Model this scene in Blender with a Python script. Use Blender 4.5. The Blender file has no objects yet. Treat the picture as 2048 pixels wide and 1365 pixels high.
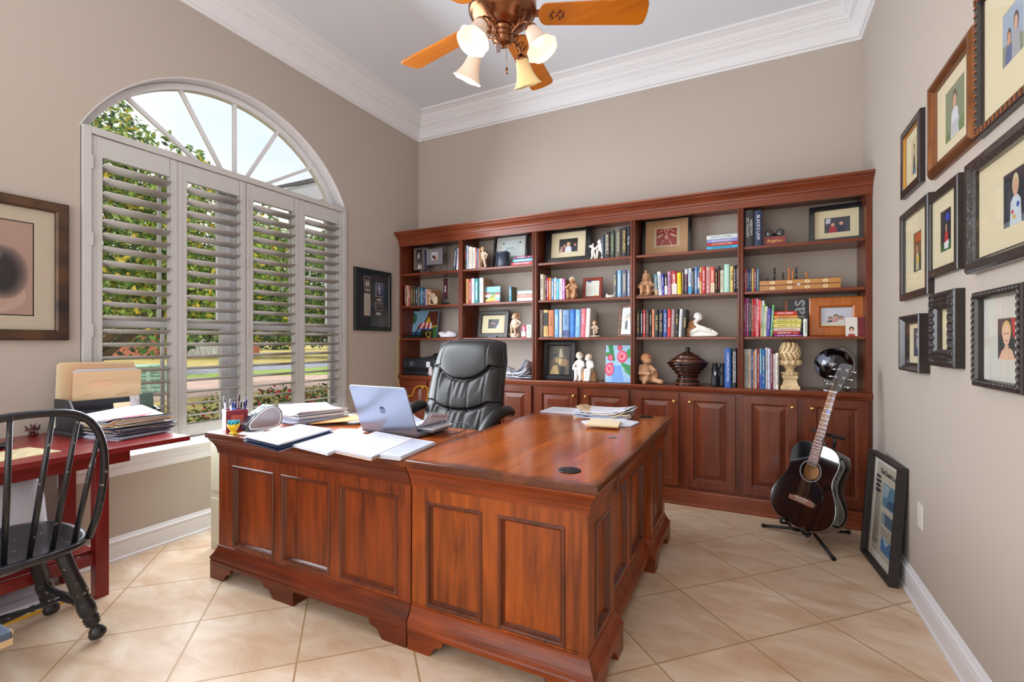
import bpy, math, random
from mathutils import Vector, Matrix, Euler
random.seed(7)
S = bpy.context.scene
COL = S.collection
PI = math.pi
def R(d): return math.radians(d)
# ---------------------------------------------------------------- camera (level, eye height 1.24 m)
F_PX, CXP, CYP, YAW, EYE = 958.6, 1024.0, 684.1, 0.4671, 1.24
cam_d = bpy.data.cameras.new('camera'); cam = bpy.data.objects.new('camera', cam_d); COL.objects.link(cam)
cam_d.sensor_fit = 'HORIZONTAL'; cam_d.sensor_width = 36.0
cam_d.lens = F_PX / 2048 * 36.0
cam_d.shift_x = 0.0; cam_d.shift_y = (CYP - 682.5) / 2048
cam_d.clip_start = 0.05; cam_d.clip_end = 300
cam.location = (0, 0, EYE); cam.rotation_euler = (PI/2, 0, YAW)
S.camera = cam
# ---------------------------------------------------------------- exposure
S.view_settings.view_transform = 'Standard'; S.view_settings.look = 'None'
S.view_settings.exposure = 0.0; S.view_settings.gamma = 1.0
try: S.view_settings.use_curve_mapping = False
except Exception: pass
# ---------------------------------------------------------------- sky with thin bright cloud
W = bpy.data.worlds.new('sky'); S.world = W; W.use_nodes = True
nt = W.node_tree; nt.nodes.clear()
_o = nt.nodes.new('ShaderNodeOutputWorld'); _b = nt.nodes.new('ShaderNodeBackground')
_tc = nt.nodes.new('ShaderNodeTexCoord'); _n = nt.nodes.new('ShaderNodeTexNoise'); _r = nt.nodes.new('ShaderNodeValToRGB')
_m = nt.nodes.new('ShaderNodeMapping'); _m.inputs['Scale'].default_value = (1, 1, 2.5)
_n.inputs['Scale'].default_value = 2.2; _n.inputs['Detail'].default_value = 5
_r.color_ramp.elements[0].position = .30; _r.color_ramp.elements[0].color = (.74, .88, 1.0, 1)
_r.color_ramp.elements[1].position = .52; _r.color_ramp.elements[1].color = (1.0, .99, .96, 1)
nt.links.new(_tc.outputs['Generated'], _m.inputs[0]); nt.links.new(_m.outputs[0], _n.inputs['Vector'])
nt.links.new(_n.outputs['Fac'], _r.inputs[0]); nt.links.new(_r.outputs[0], _b.inputs[0])
nt.links.new(_b.outputs[0], _o.inputs[0]); _b.inputs[1].default_value = 1.15
# ---------------------------------------------------------------- lights
def lamp(name, kind, loc, rot, energy, color=(1, 1, 1), size=(1, 1), **kw):
    d = bpy.data.lights.new(name, kind); d.energy = energy; d.color = color
    if kind == 'AREA': d.shape = 'RECTANGLE'; d.size, d.size_y = size
    for k, v in kw.items(): setattr(d, k, v)
    o = bpy.data.objects.new(name, d); COL.objects.link(o); o.location = loc; o.rotation_euler = rot
    return o
lamp('sun', 'SUN', (8, -6, 14), (R(8), R(42), R(-12)), 2.6, (1.0, .95, .86), angle=R(1.5))
# unseen fill light in an assumed, unglazed opening of the wall behind the camera
lamp('assumed_rear_fill', 'AREA', (-1.30, -1.72, 1.55), (R(90), 0, 0), 70, (1.0, .97, .94), (3.0, 2.5))
# added fill light and hall opening at the right, unseen behind the camera
lamp('added_hall_fill', 'AREA', (.66, -1.0, 1.35), (R(90), 0, R(90)), 9, (1.0, .97, .93), (1.1, 2.1))
# unseen fill light added behind the camera to brighten the ceiling
lamp('ceiling_fill', 'AREA', (-1.3, -.6, 2.0), (R(180), 0, 0), 34, (.96, .97, 1.0), (.6, .6))
# daylight entering by the arched window
lamp('window_daylight', 'AREA', (-2.86, 2.19, 1.62), (R(71), 0, R(-90)), 118, (.86, .93, 1.0), (1.9, 2.2))

# ---------------------------------------------------------------- room numbers
XL, XR, YB, YR = -3.228, .692, 4.163, -1.75
ZC, ZCR = 3.625, 3.389
# image pixel -> point on a plane of the real place (camera solved from the photograph's vanishing points)
_s, _c = math.sin(YAW), math.cos(YAW)
def _ray(x, y):
    a = (x - CXP) / F_PX; b = (CYP - y) / F_PX
    return (-_s + a*_c, _c + a*_s, b)
def onZ(x, y, z):
    r = _ray(x, y); t = (z - EYE) / r[2]; return Vector((r[0]*t, r[1]*t, z))
def onX(x, y, X):
    r = _ray(x, y); t = X / r[0]; return Vector((X, r[1]*t, EYE + r[2]*t))
def onY(x, y, Y):
    r = _ray(x, y); t = Y / r[1]; return Vector((r[0]*t, Y, EYE + r[2]*t))

# ---------------------------------------------------------------- materials
def lin(c):
    c = c / 255.0
    return c/12.92 if c <= .04045 else ((c + .055)/1.055)**2.4
def C(r, g, b): return (lin(r), lin(g), lin(b), 1)
_mats = {}
def mat(name, rgb, rough=.5, metal=0.0, spec=.5, coat=0.0, noise=0.0, nscale=6.0, stretch=(1, 1, 1), bump=0.0, bscale=60.0, emit=None, estr=0.0, dark=None, trans=0.0, sss=0.0):
    if name in _mats: return _mats[name]
    m = bpy.data.materials.new(name); m.use_nodes = True; _mats[name] = m
    nt = m.node_tree; b = nt.nodes['Principled BSDF']
    col = C(*rgb)
    b.inputs['Base Color'].default_value = col; m.diffuse_color = col
    b.inputs['Roughness'].default_value = rough; b.inputs['Metallic'].default_value = metal
    b.inputs['Specular IOR Level'].default_value = spec
    b.inputs['Coat Weight'].default_value = coat; b.inputs['Coat Roughness'].default_value = .12
    b.inputs['Transmission Weight'].default_value = trans
    if emit: b.inputs['Emission Color'].default_value = C(*emit); b.inputs['Emission Strength'].default_value = estr
    if noise > 0 or bump > 0:
        tc = nt.nodes.new('ShaderNodeTexCoord'); mp = nt.nodes.new('ShaderNodeMapping')
        mp.inputs['Scale'].default_value = stretch; nt.links.new(tc.outputs['Object'], mp.inputs[0])
    if noise > 0:
        n = nt.nodes.new('ShaderNodeTexNoise'); n.inputs['Scale'].default_value = nscale; n.inputs['Detail'].default_value = 4
        nt.links.new(mp.outputs[0], n.inputs['Vector'])
        r = nt.nodes.new('ShaderNodeValToRGB')
        d = C(*dark) if dark else tuple(x*(1-noise) for x in col[:3]) + (1,)
        l = col if dark else tuple(min(1, x*(1+noise*.6)) for x in col[:3]) + (1,)
        r.color_ramp.elements[0].position = .33; r.color_ramp.elements[0].color = d
        r.color_ramp.elements[1].position = .68; r.color_ramp.elements[1].color = l
        nt.links.new(n.outputs['Fac'], r.inputs[0]); nt.links.new(r.outputs[0], b.inputs['Base Color'])
    if bump > 0:
        n2 = nt.nodes.new('ShaderNodeTexNoise'); n2.inputs['Scale'].default_value = bscale; n2.inputs['Detail'].default_value = 3
        nt.links.new(mp.outputs[0], n2.inputs['Vector'])
        bp = nt.nodes.new('ShaderNodeBump'); bp.inputs['Strength'].default_value = bump; bp.inputs['Distance'].default_value = .004
        nt.links.new(n2.outputs['Fac'], bp.inputs['Height']); nt.links.new(bp.outputs[0], b.inputs['Normal'])
    return m
def wood(name, light, dark, axis='Z', rough=.3, coat=.3, scale=1.0, contrast=(.3, .7), dist=1.2, detail=6):
    """streaky grain running along one object axis, with a broader cloudy figure"""
    if name in _mats: return _mats[name]
    m = bpy.data.materials.new(name); m.use_nodes = True; _mats[name] = m
    nt = m.node_tree; b = nt.nodes['Principled BSDF']; m.diffuse_color = C(*light)
    st = {'X': (1.2, 16, 16), 'Y': (16, 1.2, 16), 'Z': (16, 16, 1.2)}[axis]
    tc = nt.nodes.new('ShaderNodeTexCoord'); mp = nt.nodes.new('ShaderNodeMapping')
    mp.inputs['Scale'].default_value = tuple(v*scale for v in st)
    nt.links.new(tc.outputs['Object'], mp.inputs[0])
    n = nt.nodes.new('ShaderNodeTexNoise'); n.inputs['Scale'].default_value = 2.2; n.inputs['Detail'].default_value = detail; n.inputs['Distortion'].default_value = dist
    nt.links.new(mp.outputs[0], n.inputs['Vector'])
    mp2 = nt.nodes.new('ShaderNodeMapping'); mp2.inputs['Scale'].default_value = tuple(1 + (v-1)*.16 for v in st)
    nt.links.new(tc.outputs['Object'], mp2.inputs[0])
    n2 = nt.nodes.new('ShaderNodeTexNoise'); n2.inputs['Scale'].default_value = 1.5; n2.inputs['Detail'].default_value = 3; n2.inputs['Distortion'].default_value = 1.0
    nt.links.new(mp2.outputs[0], n2.inputs['Vector'])
    mx = nt.nodes.new('ShaderNodeMath'); mx.operation = 'MULTIPLY_ADD'; mx.inputs[1].default_value = .5
    nt.links.new(n.outputs['Fac'], mx.inputs[0])
    h = nt.nodes.new('ShaderNodeMath'); h.operation = 'MULTIPLY'; h.inputs[1].default_value = .5
    nt.links.new(n2.outputs['Fac'], h.inputs[0]); nt.links.new(h.outputs[0], mx.inputs[2])
    r = nt.nodes.new('ShaderNodeValToRGB')
    r.color_ramp.elements[0].position = contrast[0]; r.color_ramp.elements[0].color = C(*dark)
    r.color_ramp.elements[1].position = contrast[1]; r.color_ramp.elements[1].color = C(*light)
    nt.links.new(mx.outputs[0], r.inputs[0]); nt.links.new(r.outputs[0], b.inputs['Base Color'])
    b.inputs['Roughness'].default_value = rough; b.inputs['Coat Weight'].default_value = coat; b.inputs['Coat Roughness'].default_value = .15; b.inputs['Specular IOR Level'].default_value = .35
    return m
def spine(name, rgb, ink, lo=.14, hi=.86, rough=.45):
    """book cloth with a printed column of small lettering-like marks on the spine (generated coordinates)"""
    if name in _mats: return _mats[name]
    m = bpy.data.materials.new(name); m.use_nodes = True; _mats[name] = m
    nt = m.node_tree; b = nt.nodes['Principled BSDF']; b.inputs['Roughness'].default_value = rough; m.diffuse_color = C(*rgb)
    tc = nt.nodes.new('ShaderNodeTexCoord'); sp = nt.nodes.new('ShaderNodeSeparateXYZ'); nt.links.new(tc.outputs['Generated'], sp.inputs[0])
    def M(op, a, bb=None):
        q = nt.nodes.new('ShaderNodeMath'); q.operation = op
        for i, v in enumerate((a, bb)):
            if v is None: continue
            if hasattr(v, 'links'): nt.links.new(v, q.inputs[i])
            else: q.inputs[i].default_value = v
        return q.outputs[0]
    inx = M('MULTIPLY', M('GREATER_THAN', sp.outputs['X'], .3), M('LESS_THAN', sp.outputs['X'], .7))
    inz = M('MULTIPLY', M('GREATER_THAN', sp.outputs['Z'], lo), M('LESS_THAN', sp.outputs['Z'], hi))
    iny = M('LESS_THAN', sp.outputs['Y'], .06)
    mp = nt.nodes.new('ShaderNodeMapping'); mp.inputs['Scale'].default_value = (4, 0, 26)
    oi = nt.nodes.new('ShaderNodeObjectInfo'); cm = nt.nodes.new('ShaderNodeCombineXYZ'); nt.links.new(oi.outputs['Random'], cm.inputs[1])
    nt.links.new(tc.outputs['Generated'], mp.inputs[0]); nt.links.new(cm.outputs[0], mp.inputs['Location'])
    n = nt.nodes.new('ShaderNodeTexNoise'); n.inputs['Scale'].default_value = 2.0; n.inputs['Detail'].default_value = 2; nt.links.new(mp.outputs[0], n.inputs['Vector'])
    mp3 = nt.nodes.new('ShaderNodeMapping'); mp3.inputs['Scale'].default_value = (0, 0, 3.0); nt.links.new(tc.outputs['Generated'], mp3.inputs[0]); nt.links.new(cm.outputs[0], mp3.inputs['Location'])
    n3 = nt.nodes.new('ShaderNodeTexNoise'); n3.inputs['Scale'].default_value = 2.0; nt.links.new(mp3.outputs[0], n3.inputs['Vector'])
    k = M('MULTIPLY', M('MULTIPLY', inx, inz), M('MULTIPLY', iny, M('MULTIPLY', M('GREATER_THAN', n.outputs['Fac'], .49), M('GREATER_THAN', n3.outputs['Fac'], .42))))
    mx = nt.nodes.new('ShaderNodeMix'); mx.data_type = 'RGBA'; nt.links.new(k, mx.inputs['Factor'])
    mx.inputs['A'].default_value = C(*rgb); mx.inputs['B'].default_value = C(*ink)
    nt.links.new(mx.outputs['Result'], b.inputs['Base Color'])
    return m
def glassmat(name='clear_glass', tint=(1, 1, 1), refl=1.0):
    if name in _mats: return _mats[name]
    m = bpy.data.materials.new(name); m.use_nodes = True; _mats[name] = m
    nt = m.node_tree; nt.nodes.clear()
    o = nt.nodes.new('ShaderNodeOutputMaterial'); mx = nt.nodes.new('ShaderNodeMixShader'); t = nt.nodes.new('ShaderNodeBsdfTransparent'); g = nt.nodes.new('ShaderNodeBsdfGlossy')
    g.inputs['Roughness'].default_value = .02; t.inputs[0].default_value = tint + (1,)
    f = nt.nodes.new('ShaderNodeFresnel'); f.inputs[0].default_value = 1.35
    q = nt.nodes.new('ShaderNodeMath'); q.operation = 'MULTIPLY'; q.inputs[1].default_value = refl; nt.links.new(f.outputs[0], q.inputs[0])
    nt.links.new(q.outputs[0], mx.inputs[0]); nt.links.new(t.outputs[0], mx.inputs[1]); nt.links.new(g.outputs[0], mx.inputs[2]); nt.links.new(mx.outputs[0], o.inputs[0])
    return m

# ---------------------------------------------------------------- mesh builder
class MB:
    def __init__(s): s.v = []; s.f = []; s.mi = []; s.sm = []; s.M = Matrix(); s.cur = 0; s.smooth = False
    def _add(s, vs, fs, smooth=None):
        o = len(s.v); s.v += [tuple(s.M @ Vector(v)) for v in vs]
        sm = s.smooth if smooth is None else smooth
        for f in fs: s.f.append(tuple(i + o for i in f)); s.mi.append(s.cur); s.sm.append(sm)
        return s
    def box(s, x0, x1, y0, y1, z0, z1):
        return s._add([(x0,y0,z0),(x1,y0,z0),(x1,y1,z0),(x0,y1,z0),(x0,y0,z1),(x1,y0,z1),(x1,y1,z1),(x0,y1,z1)],
                      [(0,3,2,1),(4,5,6,7),(0,1,5,4),(1,2,6,5),(2,3,7,6),(3,0,4,7)], False)
    def cbox(s, c, d, rot=None):
        M0 = s.M
        s.M = M0 @ Matrix.Translation(c) @ (rot.to_matrix().to_4x4() if rot else Matrix())
        s.box(-d[0]/2, d[0]/2, -d[1]/2, d[1]/2, -d[2]/2, d[2]/2); s.M = M0; return s
    def prism(s, pts, lo, hi, axis='Y'):
        """closed 2D outline extruded along an axis; pts are the other two coordinates in xyz order"""
        def P(p, h): return {'Y': (p[0], h, p[1]), 'X': (h, p[0], p[1]), 'Z': (p[0], p[1], h)}[axis]
        n = len(pts); vs = [P(p, lo) for p in pts] + [P(p, hi) for p in pts]
        fs = [tuple(range(n)), tuple(range(2*n-1, n-1, -1))] + [(i, i+n, (i+1) % n + n, (i+1) % n) for i in range(n)]
        return s._add(vs, fs, False)
    def loops(s, loops, closed_ring=True, cap0=True, cap1=True, smooth=False):
        n = len(loops[0]); vs = [p for l in loops for p in l]; fs = []
        m = n if closed_ring else n-1
        for i in range(len(loops)-1):
            for j in range(m): k = (j+1) % n; fs.append((i*n+j, i*n+k, (i+1)*n+k, (i+1)*n+j))
        s._add(vs, fs, smooth)
        if cap0: s._add(loops[0], [tuple(range(n))], False)
        if cap1: s._add(loops[-1], [tuple(reversed(range(n)))], False)
        return s
    def frame(s, x0, x1, z0, z1, prof, cap=False):
        """mitred frame facing -Y; prof = [(inset, y)] from the outer back round to the inner back"""
        L = [[(x0+a, y, z0+a), (x1-a, y, z0+a), (x1-a, y, z1-a), (x0+a, y, z1-a)] for a, y in prof]
        return s.loops(L, cap0=False, cap1=cap)
    def ring(s, x0, x1, y0, y1, prof, cap0=True, cap1=True):
        """footprint rectangle lofted: prof = [(outset, z)]"""
        L = [[(x0-a, y0-a, z), (x1+a, y0-a, z), (x1+a, y1+a, z), (x0-a, y1+a, z)] for a, z in prof]
        return s.loops(L, cap0=cap0, cap1=cap1)
    def lathe(s, prof, c=(0, 0, 0), seg=24, smooth=True, sx=1, sy=1):
        L = [[(c[0]+r*sx*math.cos(2*PI*i/seg), c[1]+r*sy*math.sin(2*PI*i/seg), c[2]+z) for i in range(seg)] for r, z in prof]
        return s.loops(L, cap0=prof[0][0] > 1e-6, cap1=prof[-1][0] > 1e-6, smooth=smooth)
    def cyl(s, p0, p1, r0, r1=None, seg=12, smooth=True):
        return s.tube([p0, p1], [r0, r0 if r1 is None else r1], seg, smooth)
    def tube(s, pts, r, seg=8, smooth=True, closed=False, flat=1.0):
        pts = [Vector(p) for p in pts]; n = len(pts)
        rs = r if isinstance(r, (list, tuple)) else [r]*n
        up = None; L = []
        for i, p in enumerate(pts):
            if closed: t = (pts[(i+1) % n] - pts[i-1])
            else: t = (pts[min(i+1, n-1)] - pts[max(i-1, 0)])
            t.normalize()
            if up is None: up = Vector((0, 0, 1)) if abs(t.z) < .9 else Vector((0, 1, 0))
            a = t.cross(up)
            if a.length < 1e-5: a = t.orthogonal()
            a.normalize(); b = a.cross(t).normalized(); up = b
            L.append([tuple(p + (a*math.cos(2*PI*k/seg)*flat + b*math.sin(2*PI*k/seg))*rs[i]) for k in range(seg)])
        if closed: L.append(L[0]); return s.loops(L, cap0=False, cap1=False, smooth=smooth)
        return s.loops(L, smooth=smooth)
    def ell(s, c, r, rot=None, seg=14, rings=8):
        M0 = s.M; s.M = M0 @ Matrix.Translation(c) @ (rot.to_matrix().to_4x4() if rot else Matrix()) @ Matrix.Diagonal((r[0], r[1], r[2], 1))
        L = [[(math.sin(PI*i/rings)*math.cos(2*PI*k/seg), math.sin(PI*i/rings)*math.sin(2*PI*k/seg), -math.cos(PI*i/rings)) for k in range(seg)] for i in range(1, rings)]
        vs = [(0, 0, -1)] + [p for l in L for p in l] + [(0, 0, 1)]; fs = []
        for k in range(seg): fs.append((0, 1+(k+1) % seg, 1+k))
        for i in range(rings-2):
            for k in range(seg): a = 1+i*seg; fs.append((a+k, a+(k+1) % seg, a+seg+(k+1) % seg, a+seg+k))
        a = 1+(rings-2)*seg
        for k in range(seg): fs.append((a+k, a+(k+1) % seg, len(vs)-1))
        s._add(vs, fs, True); s.M = M0; return s
    def quad(s, a, b, c, d): return s._add([a, b, c, d], [(0, 1, 2, 3)], False)
    def disk(s, cx, cz, rx, rz, y, n=22, th=.0004, rot=0):
        """thin coloured patch facing -Y"""
        ca, sa = math.cos(rot), math.sin(rot)
        pts = [(cx+rx*math.cos(2*PI*i/n)*ca-rz*math.sin(2*PI*i/n)*sa, cz+rx*math.cos(2*PI*i/n)*sa+rz*math.sin(2*PI*i/n)*ca) for i in range(n)]
        return s.prism(pts, y-th, y, 'Y')
    def build(s, name, mats, parent=None, bevel=0, seg=2, loc=None, rot=None):
        me = bpy.data.meshes.new(name); me.from_pydata(s.v, [], s.f)
        if not isinstance(mats, (list, tuple)): mats = [mats]
        for m in mats: me.materials.append(m)
        for p, a, b in zip(me.polygons, s.mi, s.sm): p.material_index = a; p.use_smooth = b
        me.update(); 
        import bmesh
        bm = bmesh.new(); bm.from_mesh(me); bmesh.ops.remove_doubles(bm, verts=bm.verts, dist=1e-6)
        bmesh.ops.recalc_face_normals(bm, faces=bm.faces); bm.to_mesh(me); bm.free()
        o = bpy.data.objects.new(name, me); COL.objects.link(o)
        if parent: o.parent = parent
        if loc is not None: o.location = loc
        if rot is not None: o.rotation_euler = rot
        if bevel:
            b = o.modifiers.new('edge', 'BEVEL'); b.width = bevel; b.segments = seg; b.limit_method = 'ANGLE'; b.angle_limit = R(40)
        return o
def blob(name, m, mats, parent=None, voxel=.004, smooth=4):
    """fuse overlapping closed solids of a builder into one continuous skin"""
    o = m.build(name, mats, parent)
    r = o.modifiers.new('fuse', 'REMESH'); r.mode = 'VOXEL'; r.voxel_size = voxel; r.use_smooth_shade = True
    s = o.modifiers.new('soften', 'SMOOTH'); s.iterations = smooth; s.factor = .5
    return o
def tag(o, label=None, cat=None, group=None, kind=None):
    if label: o['label'] = label
    if cat: o['category'] = cat
    if group: o['group'] = group
    if kind: o['kind'] = kind
    return o
def thing(name, label, cat, loc=(0, 0, 0), rotz=0, group=None, rot=None):
    o = bpy.data.objects.new(name, None); COL.objects.link(o); o.location = loc
    o.rotation_euler = rot if rot is not None else (0, 0, rotz); o.empty_display_size = .05
    return tag(o, label, cat, group)
def struct(name, mb, m, bevel=0, label=None):
    o = mb.build(name, m, None, bevel); o['kind'] = 'structure'
    if label: o['label'] = label
    return o
def text(name, body, size, m, parent, loc, rot, depth=.0003, align='CENTER', stretch=1.0, bold=0.0):
    cu = bpy.data.curves.new(name, 'FONT'); cu.body = body; cu.size = size; cu.extrude = depth; cu.align_x = align; cu.align_y = 'CENTER'; cu.offset = bold
    t = bpy.data.objects.new(name+'_tmp', cu); COL.objects.link(t)
    bpy.context.view_layer.update()
    me = bpy.data.meshes.new_from_object(t.evaluated_get(bpy.context.evaluated_depsgraph_get()))
    bpy.data.objects.remove(t); bpy.data.curves.remove(cu)
    me.materials.clear(); me.materials.append(m)
    o = bpy.data.objects.new(name, me); COL.objects.link(o); o.parent = parent; o.location = loc; o.rotation_euler = rot; o.scale = (stretch, 1, 1)
    return o
FRONT = (R(90), 0, 0)              # lettering upright, facing -Y
SPINE_R = (R(90), R(90), 0)        # lettering running down a spine facing -Y
def copy_tree(o, parent=None):
    c = o.copy(); COL.objects.link(c); c.parent = parent
    for ch in list(o.children): copy_tree(ch, c)
    return c
# ================================================================= materials in use
WALL = mat('wall_paint', (182, 171, 161), .85, bump=.06, bscale=220, spec=.2)
WALLR = WALL
CEIL = mat('ceiling_paint', (222, 227, 236), .9, spec=.2)
TRIM = mat('white_trim', (226, 226, 230), .4, spec=.4)
SHUT = mat('shutter_paint', (194, 192, 190), .35, spec=.4)
BRICK = mat('outer_wall', (150, 110, 95), .9, noise=.3, nscale=9)
CH_Z = wood('cherry_upright', (128, 60, 32), (70, 28, 16), 'Z', .3, .2, contrast=(.25, .75))
CH_X = wood('cherry_level', (140, 68, 38), (84, 36, 20), 'X', .3, .2, contrast=(.25, .75))
DK_Z = wood('desk_walnut_upright', (166, 80, 18), (74, 28, 6), 'Z', .36, .08, .8, contrast=(.32, .66))
DK_X = wood('desk_walnut_level', (146, 62, 15), (72, 27, 8), 'X', .36, .08, .8, contrast=(.3, .68))
DK_T = wood('desk_top_walnut', (190, 96, 34), (118, 46, 16), 'X', .2, .45, .5, contrast=(.34, .64))
DK_TY = wood('desk_top_walnut_long', (190, 96, 34), (118, 46, 16), 'Y', .2, .45, .5, contrast=(.34, .64))
RED_W = wood('red_stained_wood', (142, 34, 30), (108, 20, 22), 'Y', .35, .3, .7)
RED_Z = wood('red_stained_wood_upright', (142, 34, 30), (108, 20, 22), 'Z', .35, .3, .7)
BLACKP = mat('black_worn_paint', (20, 22, 28), .38, coat=.2)
_n = BLACKP.node_tree; _bs = _n.nodes['Principled BSDF']; _t = _n.nodes.new('ShaderNodeTexCoord'); _x = _n.nodes.new('ShaderNodeTexNoise'); _x.inputs['Scale'].default_value = 34; _x.inputs['Detail'].default_value = 5
_q = _n.nodes.new('ShaderNodeValToRGB'); _q.color_ramp.elements[0].position = .645; _q.color_ramp.elements[0].color = C(20, 22, 28); _q.color_ramp.elements[1].position = .67; _q.color_ramp.elements[1].color = C(150, 136, 118)
_n.links.new(_t.outputs['Object'], _x.inputs['Vector']); _n.links.new(_x.outputs['Fac'], _q.inputs[0]); _n.links.new(_q.outputs[0], _bs.inputs['Base Color'])
WORN = mat('worn_bare_wood', (190, 160, 120), .7)
BLACK = mat('matte_black', (16, 16, 18), .5)
GLOSSB = mat('gloss_black', (4, 5, 9), .06, spec=.7, coat=1.0)
LEATHER = mat('black_leather', (22, 20, 21), .36, spec=.5, bump=.25, bscale=260)
_g = GLOSSB.node_tree.nodes['Principled BSDF']; _g.inputs['Specular IOR Level'].default_value = 1.0; _g.inputs['Coat IOR'].default_value = 2.2; _g.inputs['Coat Roughness'].default_value = .03
BRASS = mat('polished_brass', (226, 186, 110), .18, 1.0)
BRONZE = mat('antique_bronze', (152, 104, 74), .25, 1.0, noise=.3, nscale=8)
CHROME = mat('chrome', (210, 214, 220), .12, 1.0)
SILVER = mat('silver_plastic', (160, 170, 192), .28, .75)
OAK = wood('golden_oak', (206, 122, 22), (160, 84, 12), 'X', .3, .3, 1.0)
PAPER = mat('white_paper', (214, 214, 222), .8)
PAPERB = mat('bluish_paper', (192, 198, 218), .8)
PAPERC = mat('cream_paper', (232, 214, 178), .8)
MANILA = mat('manila_card', (222, 192, 152), .75)
KRAFT = mat('kraft_card', (206, 152, 92), .8)
CREAMM = mat('cream_mount', (216, 202, 168), .85)
PAGES = mat('book_pages', (228, 220, 200), .9)
TERRA = mat('terracotta', (204, 160, 122), .8, noise=.35, nscale=18, dark=(172, 124, 90))
STONE = mat('pale_stone', (226, 210, 190), .8, noise=.3, nscale=16, dark=(196, 168, 140))
CHALK = mat('chalk_white', (236, 232, 226), .7)
INK = mat('dark_ink', (40, 40, 60), .8)
GLASS = glassmat()
FGLASS = glassmat('picture_glass', (.985, .99, .99), .16)

# ================================================================= floor
fm = bpy.data.materials.new('beige_floor_tile'); fm.use_nodes = True; _mats['beige_floor_tile'] = fm
nt = fm.node_tree; b = nt.nodes['Principled BSDF']
tc = nt.nodes.new('ShaderNodeTexCoord'); mp = nt.nodes.new('ShaderNodeMapping'); mp.vector_type = 'TEXTURE'
T_ = .439
mp.inputs['Location'].default_value = (-.023, 2.83, 0); mp.inputs['Rotation'].default_value = (0, 0, R(45)); mp.inputs['Scale'].default_value = (T_, T_, T_)
nt.links.new(tc.outputs['Object'], mp.inputs[0])
bt = nt.nodes.new('ShaderNodeTexBrick'); bt.offset = 0; bt.squash = 1
bt.inputs['Scale'].default_value = 1; bt.inputs['Brick Width'].default_value = 1; bt.inputs['Row Height'].default_value = 1
bt.inputs['Mortar Size'].default_value = .009; bt.inputs['Mortar Smooth'].default_value = .3; bt.inputs['Bias'].default_value = 0
bt.inputs['Color1'].default_value = (.92, .92, .92, 1); bt.inputs['Color2'].default_value = (1.04, 1.04, 1.04, 1); bt.inputs['Mortar'].default_value = (1, 1, 1, 1)
nt.links.new(mp.outputs[0], bt.inputs['Vector'])
n1 = nt.nodes.new('ShaderNodeTexNoise'); n1.inputs['Scale'].default_value = 3.2; n1.inputs['Detail'].default_value = 7; n1.inputs['Roughness'].default_value = .62; n1.inputs['Distortion'].default_value = .7
mpn = nt.nodes.new('ShaderNodeMapping'); mpn.inputs['Rotation'].default_value = (0, 0, R(35)); mpn.inputs['Scale'].default_value = (1, 2.2, 1)
nt.links.new(tc.outputs['Object'], mpn.inputs[0]); nt.links.new(mpn.outputs[0], n1.inputs['Vector'])
rp = nt.nodes.new('ShaderNodeValToRGB'); e = rp.color_ramp.elements
e[0].position = .32; e[0].color = C(200, 166, 136); e[1].position = .7; e[1].color = C(228, 210, 190)
em = e.new(.5); em.color = C(214, 188, 160)
nt.links.new(n1.outputs['Fac'], rp.inputs[0])
m1 = nt.nodes.new('ShaderNodeMix'); m1.data_type = 'RGBA'; m1.blend_type = 'MULTIPLY'; m1.inputs['Factor'].default_value = 1
nt.links.new(rp.outputs[0], m1.inputs['A']); nt.links.new(bt.outputs['Color'], m1.inputs['B'])
m2 = nt.nodes.new('ShaderNodeMix'); m2.data_type = 'RGBA'; m2.inputs['B'].default_value = C(176, 144, 104)
nt.links.new(bt.outputs['Fac'], m2.inputs['Factor']); nt.links.new(m1.outputs['Result'], m2.inputs['A'])
nt.links.new(m2.outputs['Result'], b.inputs['Base Color'])
b.inputs['Roughness'].default_value = .38; b.inputs['Specular IOR Level'].default_value = .35
bp = nt.nodes.new('ShaderNodeBump'); bp.invert = True; bp.inputs['Strength'].default_value = .6; bp.inputs['Distance'].default_value = .003
nt.links.new(bt.outputs['Fac'], bp.inputs['Height']); nt.links.new(bp.outputs[0], b.inputs['Normal'])
m = MB(); m.box(XL-.16, XR+.12, YR-.12, YB+.12, -.12, 0); struct('floor', m, fm)
m = MB(); m.box(XL-.16, XR+.12, YR-.12, YB+.12, ZC, ZC+.12); struct('ceiling', m, CEIL)
# ================================================================= walls
m = MB(); m.box(XL-.16, XR+.12, YB, YB+.12, 0, ZC); struct('wall_back', m, WALL)
m = MB(); m.box(XR, XR+.12, -.45, YB, 0, ZC); m.box(XR, XR+.12, YR-.12, -1.55, 0, ZC); m.box(XR, XR+.12, -1.55, -.45, 2.4, ZC); struct('wall_right', m, WALL)  # gap behind the camera is the added hall opening
m = MB(); m.box(XL-.16, -2.85, YR-.12, YR, 0, ZC); m.box(.25, XR, YR-.12, YR, 0, ZC); m.box(-2.85, .25, YR-.12, YR, 2.85, ZC); m.box(-2.85, .25, YR-.12, YR, 0, .25); struct('wall_rear', m, WALL)  # wide gap in this unseen wall is the assumed opening at the rear fill
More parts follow.
